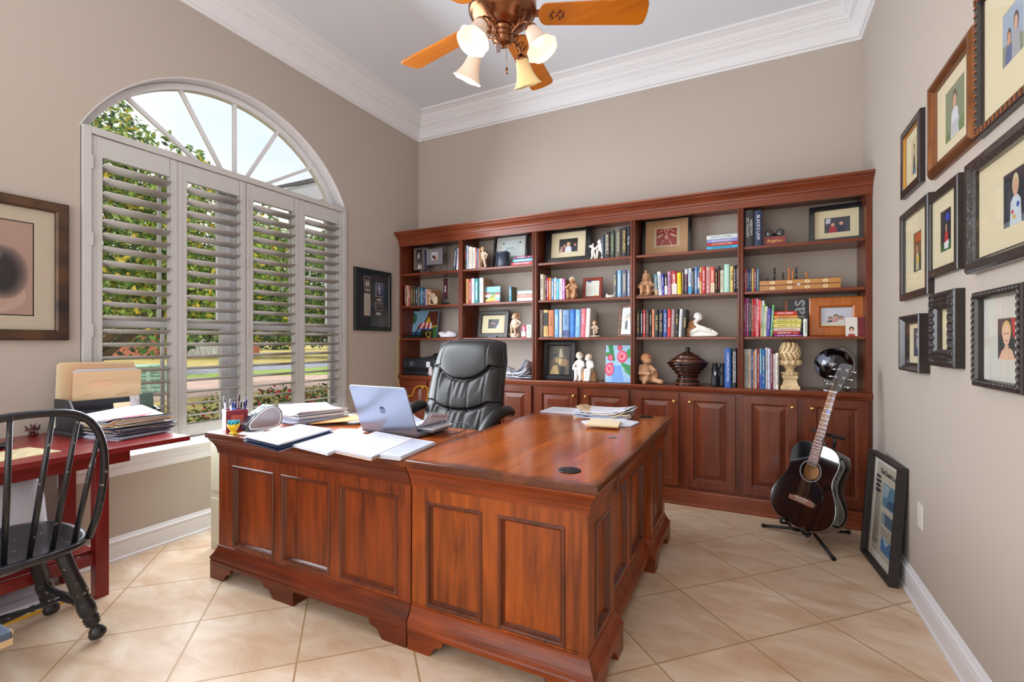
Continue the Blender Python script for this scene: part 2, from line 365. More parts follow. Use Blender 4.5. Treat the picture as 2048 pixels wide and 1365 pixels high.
# left wall with the arched opening
WY0, WY1, WZ0, WZS, ACZ, AR = 1.256, 3.126, .60, 2.405, 1.968, 1.034
WYC = (WY0+WY1)/2
def arch(rad, n=40, cz=ACZ, zs=WZS):
    h = zs - cz; a0 = math.asin(h/rad)
    return [(WYC - rad*math.cos(a0 + (PI-2*a0)*i/n), cz + rad*math.sin(a0 + (PI-2*a0)*i/n)) for i in range(n+1)]
ap = arch(AR)
m = MB(); T = .16
def pw(pts): m.prism(pts, XL-T, XL, 'X')
pw([(YR-.12, 0), (ap[0][0], 0), (ap[0][0], WZS), (ap[0][0], ZC), (YR-.12, ZC)])
pw([(ap[-1][0], 0), (YB, 0), (YB, ZC), (ap[-1][0], ZC)])
pw([(ap[0][0], 0), (ap[-1][0], 0), (ap[-1][0], WZ0), (ap[0][0], WZ0)])
for i in range(len(ap)-1):
    pw([ap[i], ap[i+1], (ap[i+1][0], ZC), (ap[i][0], ZC)])
struct('wall_left', m, WALL)
# white painted arch reveal lining with softly rounded inner edge
m = MB()
prof = [(0, .001, -.002), (.004, .004, -.002)]
L = []
for y, z in ap:
    d = Vector((y-WYC, z-ACZ)).normalized()
    L.append([(XL-T, y-d.x*.006, z-d.y*.006), (XL-.012, y-d.x*.006, z-d.y*.006), (XL-.003, y-d.x*.003, z-d.y*.003), (XL+.0008, y+d.x*.002, z+d.y*.002), (XL+.0008, y+d.x*.004, z+d.y*.004), (XL-T, y+d.x*.004, z+d.y*.004)])
m.loops(L, smooth=True); struct('trim_1', m, TRIM, label='white painted reveal lining the window arch')
# crown moulding (one run round the room)
cr = [(.0, 3.389), (.012, 3.389), (.016, 3.402), (.03, 3.408), (.036, 3.43), (.05, 3.465), (.072, 3.492), (.078, 3.502), (.086, 3.503), (.088, 3.513), (.098, 3.515), (.104, 3.528), (.118, 3.542), (.124, 3.545), (.127, 3.556), (.134, 3.558), (.155, 3.585), (.19, 3.603), (.205, 3.607), (.207, 3.6249), (0, 3.6249)]
m = MB(); m.loops([[(XL+a, YR+a, z), (XR-a, YR+a, z), (XR-a, YB-a, z), (XL+a, YB-a, z)] for a, z in cr], cap0=False, cap1=False); struct('trim_2', m, TRIM, label='white crown moulding round the ceiling')
# baseboards with stepped cap
bb = [(0, 0), (.022, 0), (.022, .012), (.016, .018), (.016, .088), (.013, .094), (.013, .104), (.018, .106), (.018, .112), (.010, .120), (.006, .132), (0, .135)]
def base(name, pts):
    m = MB(); 
    (x0, y0), (x1, y1) = pts; d = Vector((x1-x0, y1-y0)).normalized(); n = Vector((-d.y, d.x))
    m.loops([[(x0+n.x*a, y0+n.y*a, z) for a, z in bb], [(x1+n.x*a, y1+n.y*a, z) for a, z in bb]]); struct(name, m, TRIM)
base('baseboard_left', ((XL, YB), (XL, YR)))
base('baseboard_right', ((XR, -.45), (XR, 3.80)))
base('baseboard_rear', ((-2.85, YR), (XL, YR)))
# window stool and apron under the shutters
m = MB()
sl = [(0, .48), (.016, .482), (.02, .488), (.02, .522), (.014, .53), (.014, .536), (.024, .54), (.03, .556), (.046, .566), (.048, .574), (.058, .578), (.062, .59), (.056, .60), (0, .602), (-.10, .602), (-.10, .596), (0, .59)]
m.loops([[(XL+a, WY0-.10, z) for a, z in sl], [(XL+a, WY1+.10, z) for a, z in sl]]); struct('trim_3', m, TRIM, label='white moulded window sill and apron below the shutters')
# ================================================================= windows (behind the shutters)
XG = XL-.125
def dh(name, y0, y1):
    w = bpy.data.objects.new(name, None); COL.objects.link(w); w['kind'] = 'structure'
    z0, z1, zm = WZ0+.02, 2.40, 1.345
    m = MB(); f = .035
    for a, b_, c_, d_ in ((y0, y0+f, z0, z1), (y1-f, y1, z0, z1), (y0+f, y1-f, z0, z0+f), (y0+f, y1-f, z1-f, z1)): m.box(XG-.05, XG+.05, a, b_, c_, d_)
    m.build('window_frame', TRIM, w, .002)
    for nm, xo, za, zb in (('upper_sash', -.018, zm-.02, z1-f), ('lower_sash', .018, z0+f, zm+.028)):
        m = MB(); X0, X1 = XG+xo-.017, XG+xo+.017; s_ = .045; ya, yb = y0+f, y1-f
        for a, b_, c_, d_ in ((ya, ya+s_, za, zb), (yb-s_, yb, za, zb), (ya+s_, yb-s_, za, za+s_), (ya+s_, yb-s_, zb-s_, zb)): m.box(X0, X1, a, b_, c_, d_)
        ym = (ya+yb)/2; m.box(X0+.008, X1-.008, ym-.010, ym+.010, za+s_, zb-s_)
        o = m.build(nm, TRIM, w, .002)
        m = MB(); m.box(XG+xo-.002, XG+xo+.002, ya+s_, yb-s_, za+s_, zb-s_); m.build('pane', GLASS, o)
dh('window_1', 1.262, 2.155)
dh('window_2', 2.225, 3.120)
m = MB(); m.box(XG-.06, XG+.055, 2.155, 2.225, WZ0+.02, 2.40); struct('trim_4', m, TRIM, .004, label='post between the two sash windows')
# arched light with spokes
w = bpy.data.objects.new('window_3', None); COL.objects.link(w); w['kind'] = 'structure'
zb = 2.40
m = MB()
ra = [arch(AR-.008, 40, ACZ, zb), arch(AR-.045, 40, ACZ, zb)]
L = []
for (y1_, z1_), (y2_, z2_) in zip(*ra): L.append([(XG-.03, y1_, z1_), (XG+.03, y1_, z1_), (XG+.03, y2_, z2_), (XG-.03, y2_, z2_)])
m.loops(L); m.box(XG-.03, XG+.03, ra[0][0][0], ra[0][-1][0], zb, zb+.045)
fr = m.build('arch_frame', TRIM, w)
c0 = Vector((WYC, 2.30))
for k, d in enumerate(((1.506, 2.713), (1.815, 2.902), (2.190, 2.985), (2.536, 2.886), (2.829, 2.695))):
    e_ = Vector(d); dr = (e_-c0).normalized(); p0 = c0 + dr*((zb+.03-c0.y)/dr.y); n = Vector((-dr.y, dr.x))*.011; p1 = e_ + dr*.045
    m = MB(); m.prism([tuple(p0+n), tuple(p0-n), tuple(p1-n), tuple(p1+n)], XG-.012, XG+.012, 'X'); m.build('spoke', TRIM, w)
m = MB(); m.prism(arch(AR-.04, 40, ACZ, zb+.01), XG-.002, XG+.002, 'X'); m.build('pane', GLASS, w)
# jamb boards of the lower opening
m = MB(); m.box(XL-T, XL-.04, WY0-.001, WY0+.010, WZ0, WZS); m.box(XL-T, XL-.04, WY1-.010, WY1+.001, WZ0, WZS); struct('trim_5', m, TRIM, label='white jamb boards beside the sash windows')
# ================================================================= plantation shutters
sh = thing('plantation_shutters', 'white four-panel plantation shutters filling the lower part of the arched window', 'shutters', (XL, WYC, .603))
def sbox(m, y0, y1, z0, z1, x0=-.028, x1=.006): m.box(x0, x1, y0-WYC, y1-WYC, z0-.603, z1-.603)
m = MB()
sbox(m, WY0+.002, 1.298, .603, 2.413, -.03, .018); sbox(m, 3.088, WY1-.002, .603, 2.413, -.03, .018); sbox(m, 1.298, 3.088, 2.376, 2.413, -.03, .018); sbox(m, 1.298, 3.088, .603, .632, -.03, .018)
m.build('shutter_frame', SHUT, sh, .003)
pans = [(1.300, 1.742), (1.744, 2.190), (2.196, 2.640), (2.642, 3.086)]
for (a, b_) in pans:
    m = MB(); st_ = .049; z0, z1 = .636, 2.372; zt, zl = 2.262, .712
    sbox(m, a, a+st_, z0, z1); sbox(m, b_-st_, b_, z0, z1); sbox(m, a+st_, b_-st_, zt, z1); sbox(m, a+st_, b_-st_, z0, zl)
    sbox(m, a+.012, a+.02, z0+.001, z1-.001, .006, .008); sbox(m, b_-.02, b_-.012, z0+.001, z1-.001, .006, .008)
    p = m.build('shutter_panel', SHUT, sh, .0025)
    m = MB(); y0, y1 = a+st_+.003, b_-st_-.003
    for k in range(20):
        zc = 2.215 - k*.0763
        cs = []
        for i in range(12):
            t = 2*PI*i/12; u = .0455*math.cos(t); v_ = .0052*math.sin(t)
            an = R(14); cs.append((-.012 + u*math.cos(an) - v_*math.sin(an), u*math.sin(an) + v_*math.cos(an) + zc))
        m.loops([[(x, y0-WYC, z-.603) for x, z in cs], [(x, y1-WYC, z-.603) for x, z in cs]], smooth=True)
    m.build('louvers', SHUT, p)
    m = MB()
    for k in range(20): m.ell((.008, b_-st_+.008-WYC, 2.215-k*.0763+.006-.603), (.004, .006, .003), seg=6, rings=4)
    m.build('louver_clips', mat('clip_white', (238, 240, 246), .3), p)
for y in (1.297, 2.193, 3.089):
    for z in (.80, 1.30, 1.80, 2.22): m = MB(); m.box(.0185, .0215, y-.006-WYC, y+.006-WYC, z-.603-.035, z-.603+.035); m.build('hinge', SHUT, sh)
# ================================================================= built-in bookcase
def MBr(root):
    m = MB(); m.M = Matrix.Translation(-Vector(root.location)); return m
YF = 3.85
SH = [1.929, 1.604, 1.278]; CT = .905
bays = [(-3.205, -2.513), (-2.468, -1.742), (-1.691, -.880), (-.840, -.105), (-.063, .657)]
bc = thing('bookcase', 'built-in cherry wood bookcase with five open bays over ten cupboard doors', 'bookcase', ((XL+XR)/2, YF, 0))
def bp_(name, fn, mt, bevel=0, parent=None):
    m = MBr(bc); fn(m); o = m.build(name, mt, parent or bc, bevel); return o
for x0, x1 in ((XL+.002, bays[0][0]), (bays[4][1], XR-.002)):
    bp_('side_panel', lambda m: (m.box(x0, x1, YF+.012, YB-.002, .03, 2.25), m.box(x0, x1, YF-.002, YF+.012, CT, 2.21)), CH_Z, .002)
for i in range(4):
    x0, x1 = bays[i][1], bays[i+1][0]
    def f(m):
        m.box(x0, x1, YF+.01, YB-.002, CT, 2.25); m.box(x0, x1, YF-.002, YF+.01, CT, 2.212)
        w_ = (x1-x0)
        for k in (.25, .75): m.tube([(x0+w_*k, YF-.002, CT), (x0+w_*k, YF-.002, 2.209)], w_*.2, 10)
    bp_('divider', f, CH_Z, .0015)
for i, (x0, x1) in enumerate(bays):
    for z in SH: bp_('shelf', lambda m: m.box(x0+.001, x1-.001, YF+.006, YB-.003, z-.021, z), CH_X, .0025)
bp_('top_board', lambda m: m.box(XL+.003, XR-.003, YF+.02, YB-.003, 2.25, 2.27), CH_X)
bp_('frieze', lambda m: m.box(XL+.002, XR-.002, YF-.012, YF+.02, 2.206, 2.262), CH_X, .002)
cp = [(0, 2.250), (.014, 2.250), (.016, 2.258), (.026, 2.262), (.03, 2.275), (.044, 2.292), (.064, 2.306), (.070, 2.310), (.070, 2.318), (.080, 2.320), (.088, 2.328), (.090, 2.340), (0, 2.340)]
bp_('crown_moulding', lambda m: m.loops([[(XL+.002, YF-a, z) for a, z in cp], [(XR-.002, YF-a, z) for a, z in cp]]), CH_X)
bp_('dust_top', lambda m: m.box(XL+.003, XR-.003, YF, YB-.003, 2.318, 2.338), CH_X)
ctp = [(0, .858), (.012, .858), (.016, .866), (.022, .872), (.026, .882), (.028, .895), (.024, .903), (0, .905), (-.310, .905), (-.310, .885), (0, .885)]
bp_('countertop', lambda m: m.loops([[(XL+.002, YF-a, z) for a, z in ctp], [(XR-.002, YF-a, z) for a, z in ctp]]), CH_X)
bp_('cupboard_body', lambda m: m.box(XL+.003, XR-.003, YF, YB-.003, .03, .884), CH_Z)
tb = [(0, 0), (.022, 0), (.024, .012), (.016, .02), (.014, .105), (.008, .118), (0, .122)]
bp_('base_moulding', lambda m: m.loops([[(XL+.002, YF-a, z) for a, z in tb], [(XR-.002, YF-a, z) for a, z in tb]]), CH_X)
doors = [(-3.19, -2.872, 1), (-2.830, -2.512, 0), (-2.470, -2.130, 1), (-2.082, -1.742, 0), (-1.695, -1.316, 1), (-1.271, -.888, 0), (-.844, -.511, 1), (-.458, -.118, 0), (-.069, .268, 1), (.323, .667, 0)]
for x0, x1, side in doors:
    d = bp_('cupboard_door', lambda m: m.frame(x0, x1, .142, .852, [(0, YF), (0, YF-.018), (.003, YF-.021), (.054, YF-.021), (.058, YF-.018), (.062, YF-.010), (.070, YF-.009), (.104, YF-.017), (.106, YF-.019)], cap=True), CH_Z)
    kx = x1-.030 if side else x0+.030
    def kn(m):
        M0 = m.M; m.M = M0 @ Matrix.Translation((kx, YF-.021, .788)) @ Matrix.Rotation(R(90), 4, 'X')
        m.lathe([(.008, 0), (.0055, .004), (.005, .012), (.011, .018), (.0135, .024), (.011, .030), (.004, .033), (0, .0335)], seg=14); m.M = M0
    bp_('knob', kn, BRASS, parent=d)

# ================================================================= L-shaped desk
def patina(name, axis, x0, x1, y0, y1):
    """top veneer: reddish-gold wood, rubbed dark along the outer edges (the finish itself)"""
    base = wood(name, (196, 100, 32), (112, 44, 12), axis, .2, .3, .45, contrast=(.24, .74), dist=.25, detail=3); nt = base.node_tree; b = nt.nodes['Principled BSDF']
    src = b.inputs['Base Color'].links[0].from_socket
    tc = nt.nodes.new('ShaderNodeTexCoord'); sp = nt.nodes.new('ShaderNodeSeparateXYZ'); nt.links.new(tc.outputs['Object'], sp.inputs[0])
    def M(op, a, bb=None):
        q = nt.nodes.new('ShaderNodeMath'); q.operation = op
        for i, v in enumerate((a, bb)):
            if v is None: continue
            if hasattr(v, 'links'): nt.links.new(v, q.inputs[i])
            else: q.inputs[i].default_value = v
        return q.outputs[0]
    dx = M('MINIMUM', M('SUBTRACT', sp.outputs['X'], x0), M('SUBTRACT', x1, sp.outputs['X']))
    dy = M('MINIMUM', M('SUBTRACT', sp.outputs['Y'], y0), M('SUBTRACT', y1, sp.outputs['Y']))
    n = nt.nodes.new('ShaderNodeTexNoise'); n.inputs['Scale'].default_value = 5; n.inputs['Detail'].default_value = 4; nt.links.new(tc.outputs['Object'], n.inputs['Vector'])
    d = M('ADD', M('MINIMUM', dx, dy), M('MULTIPLY', M('SUBTRACT', n.outputs['Fac'], .5), -.10))
    r = nt.nodes.new('ShaderNodeMapRange'); r.inputs['From Min'].default_value = 0; r.inputs['From Max'].default_value = .055; r.inputs['To Min'].default_value = .85; r.inputs['To Max'].default_value = 0
    nt.links.new(d, r.inputs['Value'])
    mx = nt.nodes.new('ShaderNodeMix'); mx.data_type = 'RGBA'; nt.links.new(r.outputs[0], mx.inputs['Factor']); nt.links.new(src, mx.inputs['A']); mx.inputs['B'].default_value = C(58, 30, 22)
    nt.links.new(mx.outputs['Result'], b.inputs['Base Color']); return base
BEAD = wood('dark_glazed_bead', (112, 52, 24), (54, 24, 14), 'Z', .25, .4)
def desk_unit(root, x0, x1, y0, y1, tx0, tx1, ty0, ty1, topmat):
    def P(name, fn, mt, bevel=0, rotM=None):
        m = MBr(root)
        if rotM is not None: m.M = m.M @ rotM
        fn(m); return m.build(name, mt, root, bevel)
    return P
D_T = .765
# --- return (left unit, stained a shade darker)
_keep = (DK_Z, DK_X)
DK_Z = wood('return_walnut_upright', (142, 62, 18), (62, 23, 8), 'Z', .36, .08, .8, contrast=(.32, .66))
DK_X = wood('return_walnut_level', (120, 48, 16), (58, 22, 9), 'X', .36, .08, .8, contrast=(.3, .68))
rt = thing('desk_return', 'walnut return desk under the laptop with three tall panels facing the camera', 'desk', (-1.89, 1.85, 0))
rx0, rx1, ry0, ry1 = -2.525, -1.253, 1.566, 2.185
P = desk_unit(rt, *[0]*8, None)
P('carcass', lambda m: m.box(rx0+.001, rx1-.001, ry0+.017, ry1, .075, .7345), DK_Z)
def slab(m, x0, x1, y0, y1):
    m.ring(x0, x1, y0, y1, [(-.004, .735), (-.001, .738), (0, .745), (0, .756), (-.003, .762), (-.008, .765)])
tm = patina('return_top_veneer', 'X', -2.58+1.89, 3, 1.524-1.85, 2.225-1.85)
P('desktop', lambda m: slab(m, -2.58, -1.318, 1.524, 2.225), tm)
cornice = [(0, .652), (.005, .654), (.006, .668), (.010, .684), (.020, .706), (.032, .722), (.036, .728), (.036, .7345), (0, .7345)]
def run(m, pts, prof):
    """profile swept along a polyline footprint with mitred corners; outside is to the right of travel"""
    n = len(pts); L = []
    for i in range(n):
        p = Vector(pts[i]); ds = []
        if i > 0: ds.append((Vector(pts[i])-Vector(pts[i-1])).normalized())
        if i < n-1: ds.append((Vector(pts[i+1])-Vector(pts[i])).normalized())
        ns = [Vector((d.y, -d.x)) for d in ds]
        nn = ns[0] if len(ns) == 1 else (ns[0]+ns[1])/(1+ns[0].dot(ns[1]))
        L.append([(p.x+nn.x*a, p.y+nn.y*a, z) for a, z in prof])
    m.loops(L)
P('cornice', lambda m: run(m, [(rx0, ry1), (rx0, ry0), (rx1-.001, ry0)], cornice), DK_X)
basep = [(0, .168), (.004, .166), (.006, .156), (.012, .140), (.022, .122), (.030, .112), (.032, .100), (.027, .096), (.030, .090), (.030, .072), (0, .072)]
P('base_moulding', lambda m: run(m, [(rx0, ry1), (rx0, ry0), (rx1-.001, ry0)], basep), DK_X)
def panelled(P, u0, u1, z0, z1, ops, za, zb, rotM=None):
    def fr(m):
        m.box(u0, u1, 0, .017, z0, za); m.box(u0, u1, 0, .017, zb, z1)
        e = [u0] + [v for o in ops for v in o] + [u1]
        for i in range(0, len(e), 2): m.box(e[i], e[i+1], 0, .017, za, zb)
    P('panel_frame', fr, DK_Z, .0015, rotM)
    for a, b_ in ops:
        P('raised_panel', lambda m: m.box(a, b_, .0155, .02, za, zb), DK_Z, 0, rotM)
        P('panel_bead', lambda m: m.frame(a, b_, za, zb, [(0, .016), (0, -.001), (.004, -.005), (.010, -.005), (.014, -.002), (.018, .006), (.024, .0154)]), BEAD, 0, rotM)
panelled(P, rx0, rx1-.002, .15, .66, [(-2.412, -2.094), (-2.040, -1.715), (-1.655, -1.323)], .181, .600, Matrix.Translation((0, ry0, 0)))
def foot(P, kind, x, y, w, flip=1, rotM=None, depth=.09):
    """bracket foot seen from the front: square side at x, cut away with an ogee toward flip"""
    pr = [(0, 0), (w*.62, 0), (w*.70, .014), (w*.74, .030), (w*.82, .040), (w*.93, .044), (w, .056), (w, .075), (0, .075)]
    def f(m):
        m.prism([(x+flip*a, b_) for a, b_ in pr], y, y+.022, 'Y')
        m.box(min(x, x+flip*.024), max(x, x+flip*.024), y+.022, y+depth, 0, .075)
    P('bracket_foot', f, DK_X, .002, rotM)
fy = ry0-.030
foot(P, 0, rx0-.030, fy, .17, 1)
foot(P, 0, -1.925, fy+.004, .22, -1)
foot(P, 0, rx1-.0015, fy, .20, -1)
DK_Z, DK_X = _keep
# --- main desk (right unit)
md = thing('executive_desk', 'large walnut executive desk with rubbed dark edges and two panels facing the camera', 'desk', (-.87, 2.34, 0))
mx0, mx1, my0, my1 = -1.250, -.500, 1.566, 3.115
P = desk_unit(md, *[0]*8, None)
P('carcass', lambda m: (m.box(mx0, mx1-.018, my0+.017, 1.884, .075, .7345), m.box(mx0, mx1-.048, 1.884, 2.676, .075, .7345), m.box(mx0, mx1-.018, 2.676, my1, .075, .7345), m.box(mx1-.06, mx1-.002, my0+.02, my1-.01, .66, .7345)), DK_Z)
tm2 = patina('main_top_veneer', 'Y', -1.317+.87, -.4546+.87, 1.521-2.34, 3.165-2.34)
P('desktop', lambda m: slab(m, -1.317, -.4546, 1.521, 3.165), tm2)
P('cornice', lambda m: run(m, [(mx0+.001, my0), (mx1, my0), (mx1, my1), (mx0, my1)], cornice), DK_X)
P('base_moulding', lambda m: (run(m, [(mx0+.001, my0), (mx1, my0), (mx1, 1.90), (mx1-.03, 1.90)], basep), run(m, [(mx1-.03, 1.895), (mx1-.03, 2.665)], basep), run(m, [(mx1-.03, 2.66), (mx1, 2.66), (mx1, my1), (mx0, my1)], basep)), DK_X)
panelled(P, mx0+.002, mx1-.022, .15, .66, [(-1.178, -.917), (-.850, -.584)], .176, .598, Matrix.Translation((0, my0, 0)))
P('corner_post', lambda m: m.box(mx1-.022, mx1, my0-.003, my0+.03, .15, .66), DK_Z, .003)
sideM = Matrix.Translation((mx1, 0, 0)) @ Matrix.Rotation(R(90), 4, 'Z')
sideR = Matrix.Translation((mx1-.03, 0, 0)) @ Matrix.Rotation(R(90), 4, 'Z')
panelled(P, my0+.03, 1.90, .15, .66, [(1.645, 1.835)], .19, .598, sideM)
P('pedestal_return', lambda m: (m.box(mx1-.032, mx1-.0172, 1.885, 1.899, .15, .66), m.box(mx1-.032, mx1-.0172, 2.661, 2.677, .15, .66)), DK_Z)
panelled(P, 1.902, 2.658, .15, .66, [(1.955, 2.245), (2.315, 2.605)], .19, .598, sideR)
panelled(P, 2.66, my1, .15, .66, [(2.75, 3.02)], .19, .598, sideM)
for yy in (1.905, 2.655, 3.10): P('cornice_block', lambda m: m.box(mx1-.002, mx1+.018, yy-.012, yy+.012, .655, .722), BEAD, .003)
foot(P, 0, mx0+.0015, fy, .17, 1)
foot(P, 0, mx1+.030, fy, .17, -1)
FS = Matrix.Translation((mx1+.030, 0, 0)) @ Matrix.Rotation(R(90), 4, 'Z')
foot(P, 0, my0-.006, 0, .15, 1, FS); foot(P, 0, 1.93, 0, .13, -1, FS); foot(P, 0, 2.63, 0, .13, 1, FS); foot(P, 0, my1+.03, 0, .15, -1, FS)
for i, (gx, gy) in enumerate(((-.606, 1.672), (-.604, 3.085))):
    g = MB(); g.lathe([(.0405, 0), (.0425, .001), (.0425, .0025), (.040, .004), (.0, .004)], seg=32)
    o = g.build('cable_grommet', BLACK, None, loc=(gx, gy, D_T)); tag(o, ('black round cable grommet near the front corner of the desk top' if i == 0 else 'black round cable grommet at the far end of the desk beside the papers'), 'grommet')
    g = MB(); g.box(-.004, .018, .012, .032, .0041, .0046); g.build('cable_slot', mat('void_black', (3, 3, 3), .9), o)
tag(MB().box(-.02, .02, -.006, .006, 0, .006).build('staple_remover', SILVER, None, .002, loc=onZ(1224, 876, D_T), rot=(0, 0, .4)), 'tiny grey clip lying alone on the bare desk top', 'clip')
# --- beige filing cabinet behind the return
fc = thing('filing_cabinet', 'low beige metal filing cabinet standing behind the left end of the desk', 'cabinet', (-2.74, 2.03, 0))
m = MBr(fc); m.box(-2.915, -2.566, 1.757, 2.30, 0, .655); m.build('cabinet_body', mat('beige_metal', (196, 190, 166), .5), fc, .004)
m = MBr(fc); m.box(-2.92, -2.562, 1.752, 2.305, .655, .67); m.build('cabinet_top', mat('dark_metal', (40, 40, 40), .5), fc, .003)
m = MBr(fc); 
for z in (.04, .35): m.box(-2.90, -2.58, 1.750, 1.757, z, z+.27)
m.build('drawer_front', mat('beige_metal', (196, 190, 166), .5), fc, .003)
# ================================================================= books
YS = 3.868
NAMED = {}
def book_mesh(root, t, h, d, mt, lean=0):
    """cover with a softly rounded spine at y=0; returns nothing, adds the page block as a part"""
    b = min(.0028, t*.14)
    m = MB(); n = 6
    out = [(t/2, d)] + [(t/2*math.sin(a), .006-.006*math.cos(a)) for a in [PI/2-PI*i/n for i in range(n+1)]] + [(-t/2, d)]
    inn = [(-t/2+b, d), (-t/2+b, .006+b*.6)] + [(t/2-b, .006+b*.6), (t/2-b, d)]
    m.prism(out+inn, 0, h, 'Z')
    return m
def side_cover(o, t, h, d, rgb):
    m = MB(); m.box(t/2, t/2+.0012, .010, d, 0, h); m.build('side_board', mat('board_%d_%d_%d' % rgb, rgb, .6), o)
def add_pages(o, t, h, d):
    b = min(.0028, t*.14); m = MB(); m.box(-t/2+b, t/2-b, .005+b, d-.005, .003, h-.003); m.build('pages', PAGES, o)
def book(x, y, z, t, h, d, rgb, ink, label, group, lean=0, title=None, tcol=None, lay=False, slab=None, tsize=None):
    mt = spine('cloth_%d_%d_%d_%d' % (rgb + (ink[0],)), rgb, ink) if not title else mat('plaincloth_%d_%d_%d' % rgb, rgb, .45)
    o = book_mesh(None, t, h, d, mt).build('book', mt)
    add_pages(o, t, h, d)
    o.location = (x, y, z); o.rotation_euler = (0, lean, 0)
    if lay: o.rotation_euler = (0, R(-90), lean)
    if title:
        tm_ = mat('lettering_%d_%d_%d' % (tcol or ink), tcol or ink, .5)
        lines = title.split('\n'); nl = len(lines)
        for i, ln in enumerate(lines):
            sz = tsize or min(t*.85/nl, h*.8/max(3, len(ln))*1.55)
            text('title', ln, sz, tm_, o, ((-(i-(nl-1)/2)*t*.8/nl), -.0008, h*.52), SPINE_R if not lay else SPINE_L, .0004)
    if slab:
        rgb2, za, zb = slab; m = MB(); m.box(-t*.46, t*.46, -.0009, .0004, h*za, h*zb); m.build('spine_panel', mat('panel_%d_%d_%d' % rgb2, rgb2, .5), o)
    tag(o, label, 'book', group); return o
SPINE_L = (R(90), R(90), 0)
def row(zoom, zsh, where, group, specs, depth=.15, Y=YS, basey=None):
    """specs: (x0, x1, top, rgb, ink, colour words, {options}) in crop pixels"""
    ox, oy, sc = zoom; out = []
    for i, sp_ in enumerate(specs):
        x0, x1, top, rgb, ink, cn = sp_[:6]; op = dict(sp_[6]) if len(sp_) > 6 else {}
        yy = Y + random.uniform(-.004, .008)
        a = onY(ox+x0/sc, 600, yy).x; b = onY(ox+x1/sc, 600, yy).x
        px = ox+(x0+x1)/2/sc
        h = onY(px, oy+top/sc, yy).z - zsh
        t = max(.006, (b-a)*.96)
        le = op.pop('lean', 0); dd = op.pop('d', depth)
        cxx = (a+b)/2
        if le: h = h/math.cos(le); cxx -= math.sin(le)*h/2; t = max(.006, t-abs(math.sin(le))*0)
        le0 = specs[i-1][5] if i > 0 else None; ri = specs[i+1][5] if i+1 < len(specs) else None
        if 'label' in op: lb = op.pop('label')
        elif le0 and ri: lb = '%s book between the %s and %s ones, %s' % (cn, le0, ri, where)
        elif ri: lb = '%s book left of the %s one, %s' % (cn, ri, where)
        elif le0: lb = '%s book right of the %s one, %s' % (cn, le0, where)
        else: lb = '%s book, %s' % (cn, where)
        sd_ = op.pop('sd', None)
        if len(lb.split()) > 16: lb = '%s book right of the %s one, %s' % (cn, le0, where)
        out.append(book(cxx, yy, zsh+(abs(math.sin(le))*t/2 if le else 0), t, h, dd, rgb, ink, lb, group, lean=le, **op))
        if sd_: side_cover(out[-1], t, h, dd, sd_)
    return out
def stack(zoom, zsh, where, group, specs, Y=YS, depth=.15):
    """flat stack listed bottom to top: (x0, x1, ytop, ybottom, rgb, ink, words, {options})"""
    ox, oy, sc = zoom; z = zsh
    for i, sp_ in enumerate(specs):
        x0, x1, yt, yb, rgb, ink, cn = sp_[:7]; op = dict(sp_[7]) if len(sp_) > 7 else {}
        yy = Y+random.uniform(0, .006); a = onY(ox+x0/sc, 600, yy).x; b = onY(ox+x1/sc, 600, yy).x
        px = ox+(x0+x1)/2/sc; t = onY(px, oy+yt/sc, yy).z - onY(px, oy+yb/sc, yy).z
        pos = 'bottom' if i == 0 else ('top' if i == len(specs)-1 else 'inside')
        lb = '%s book lying flat, %s of the %s' % (cn, pos, where)
        book(b, yy, z+t/2, t*.97, b-a, depth, rgb, ink, lb, group, lay=True, **op); z += t
WH = (225, 225, 230); GD = (200, 170, 90); BK = (25, 25, 28)
T1 = (790, 440, 7.586); T3 = (920, 440, 6.825); T4 = (920, 600, 5.247); T5a = (1040, 440, 8.533); T5 = (1070, 520, 8.03); T6 = (1060, 660, 6.827)
T7 = (1265, 530, 8.532); T4a = (1260, 420, 8.533); T8 = (1260, 670, 8.533); T9 = (1460, 380, 6.827); T10 = (1480, 520, 7.877); T11 = (1480, 670, 7.314)
row(T1, SH[0], 'top shelf, leftmost bay', 'books on the top shelf of the leftmost bay', [(893, 925, 430, (40, 60, 80), WH, 'slim slate leaning', {'lean': .10}), (933, 965, 435, (222, 214, 224), (80, 80, 90), 'white leaning', {'lean': .07})])
row(T1, SH[1], 'second shelf, leftmost bay', 'books on the second shelf of the leftmost bay', [
 (145, 166, 985, (150, 34, 66), WH, 'crimson'), (168, 198, 1000, (186, 168, 128), (60, 40, 30), 'tan'), (203, 224, 1010, (176, 60, 80), WH, 'rose red'),
 (228, 268, 1015, (60, 56, 40), GD, 'olive black'), (270, 308, 1018, (38, 34, 34), (200, 170, 130), 'black and buff'), (311, 343, 1020, (26, 48, 56), WH, 'dark teal'),
 (345, 362, 1020, (120, 130, 136), BK, 'grey'), (364, 384, 1025, (32, 34, 40), WH, 'charcoal'), (385, 410, 1032, (44, 140, 200), WH, 'bright sky blue'),
 (412, 438, 1040, (24, 34, 62), WH, 'midnight blue'), (440, 456, 1045, (50, 90, 170), WH, 'royal blue'), (457, 482, 1050, (214, 196, 186), (170, 50, 40), 'white and red'), (484, 520, 1050, (190, 138, 88), (120, 70, 40), 'light brown')], depth=.20)
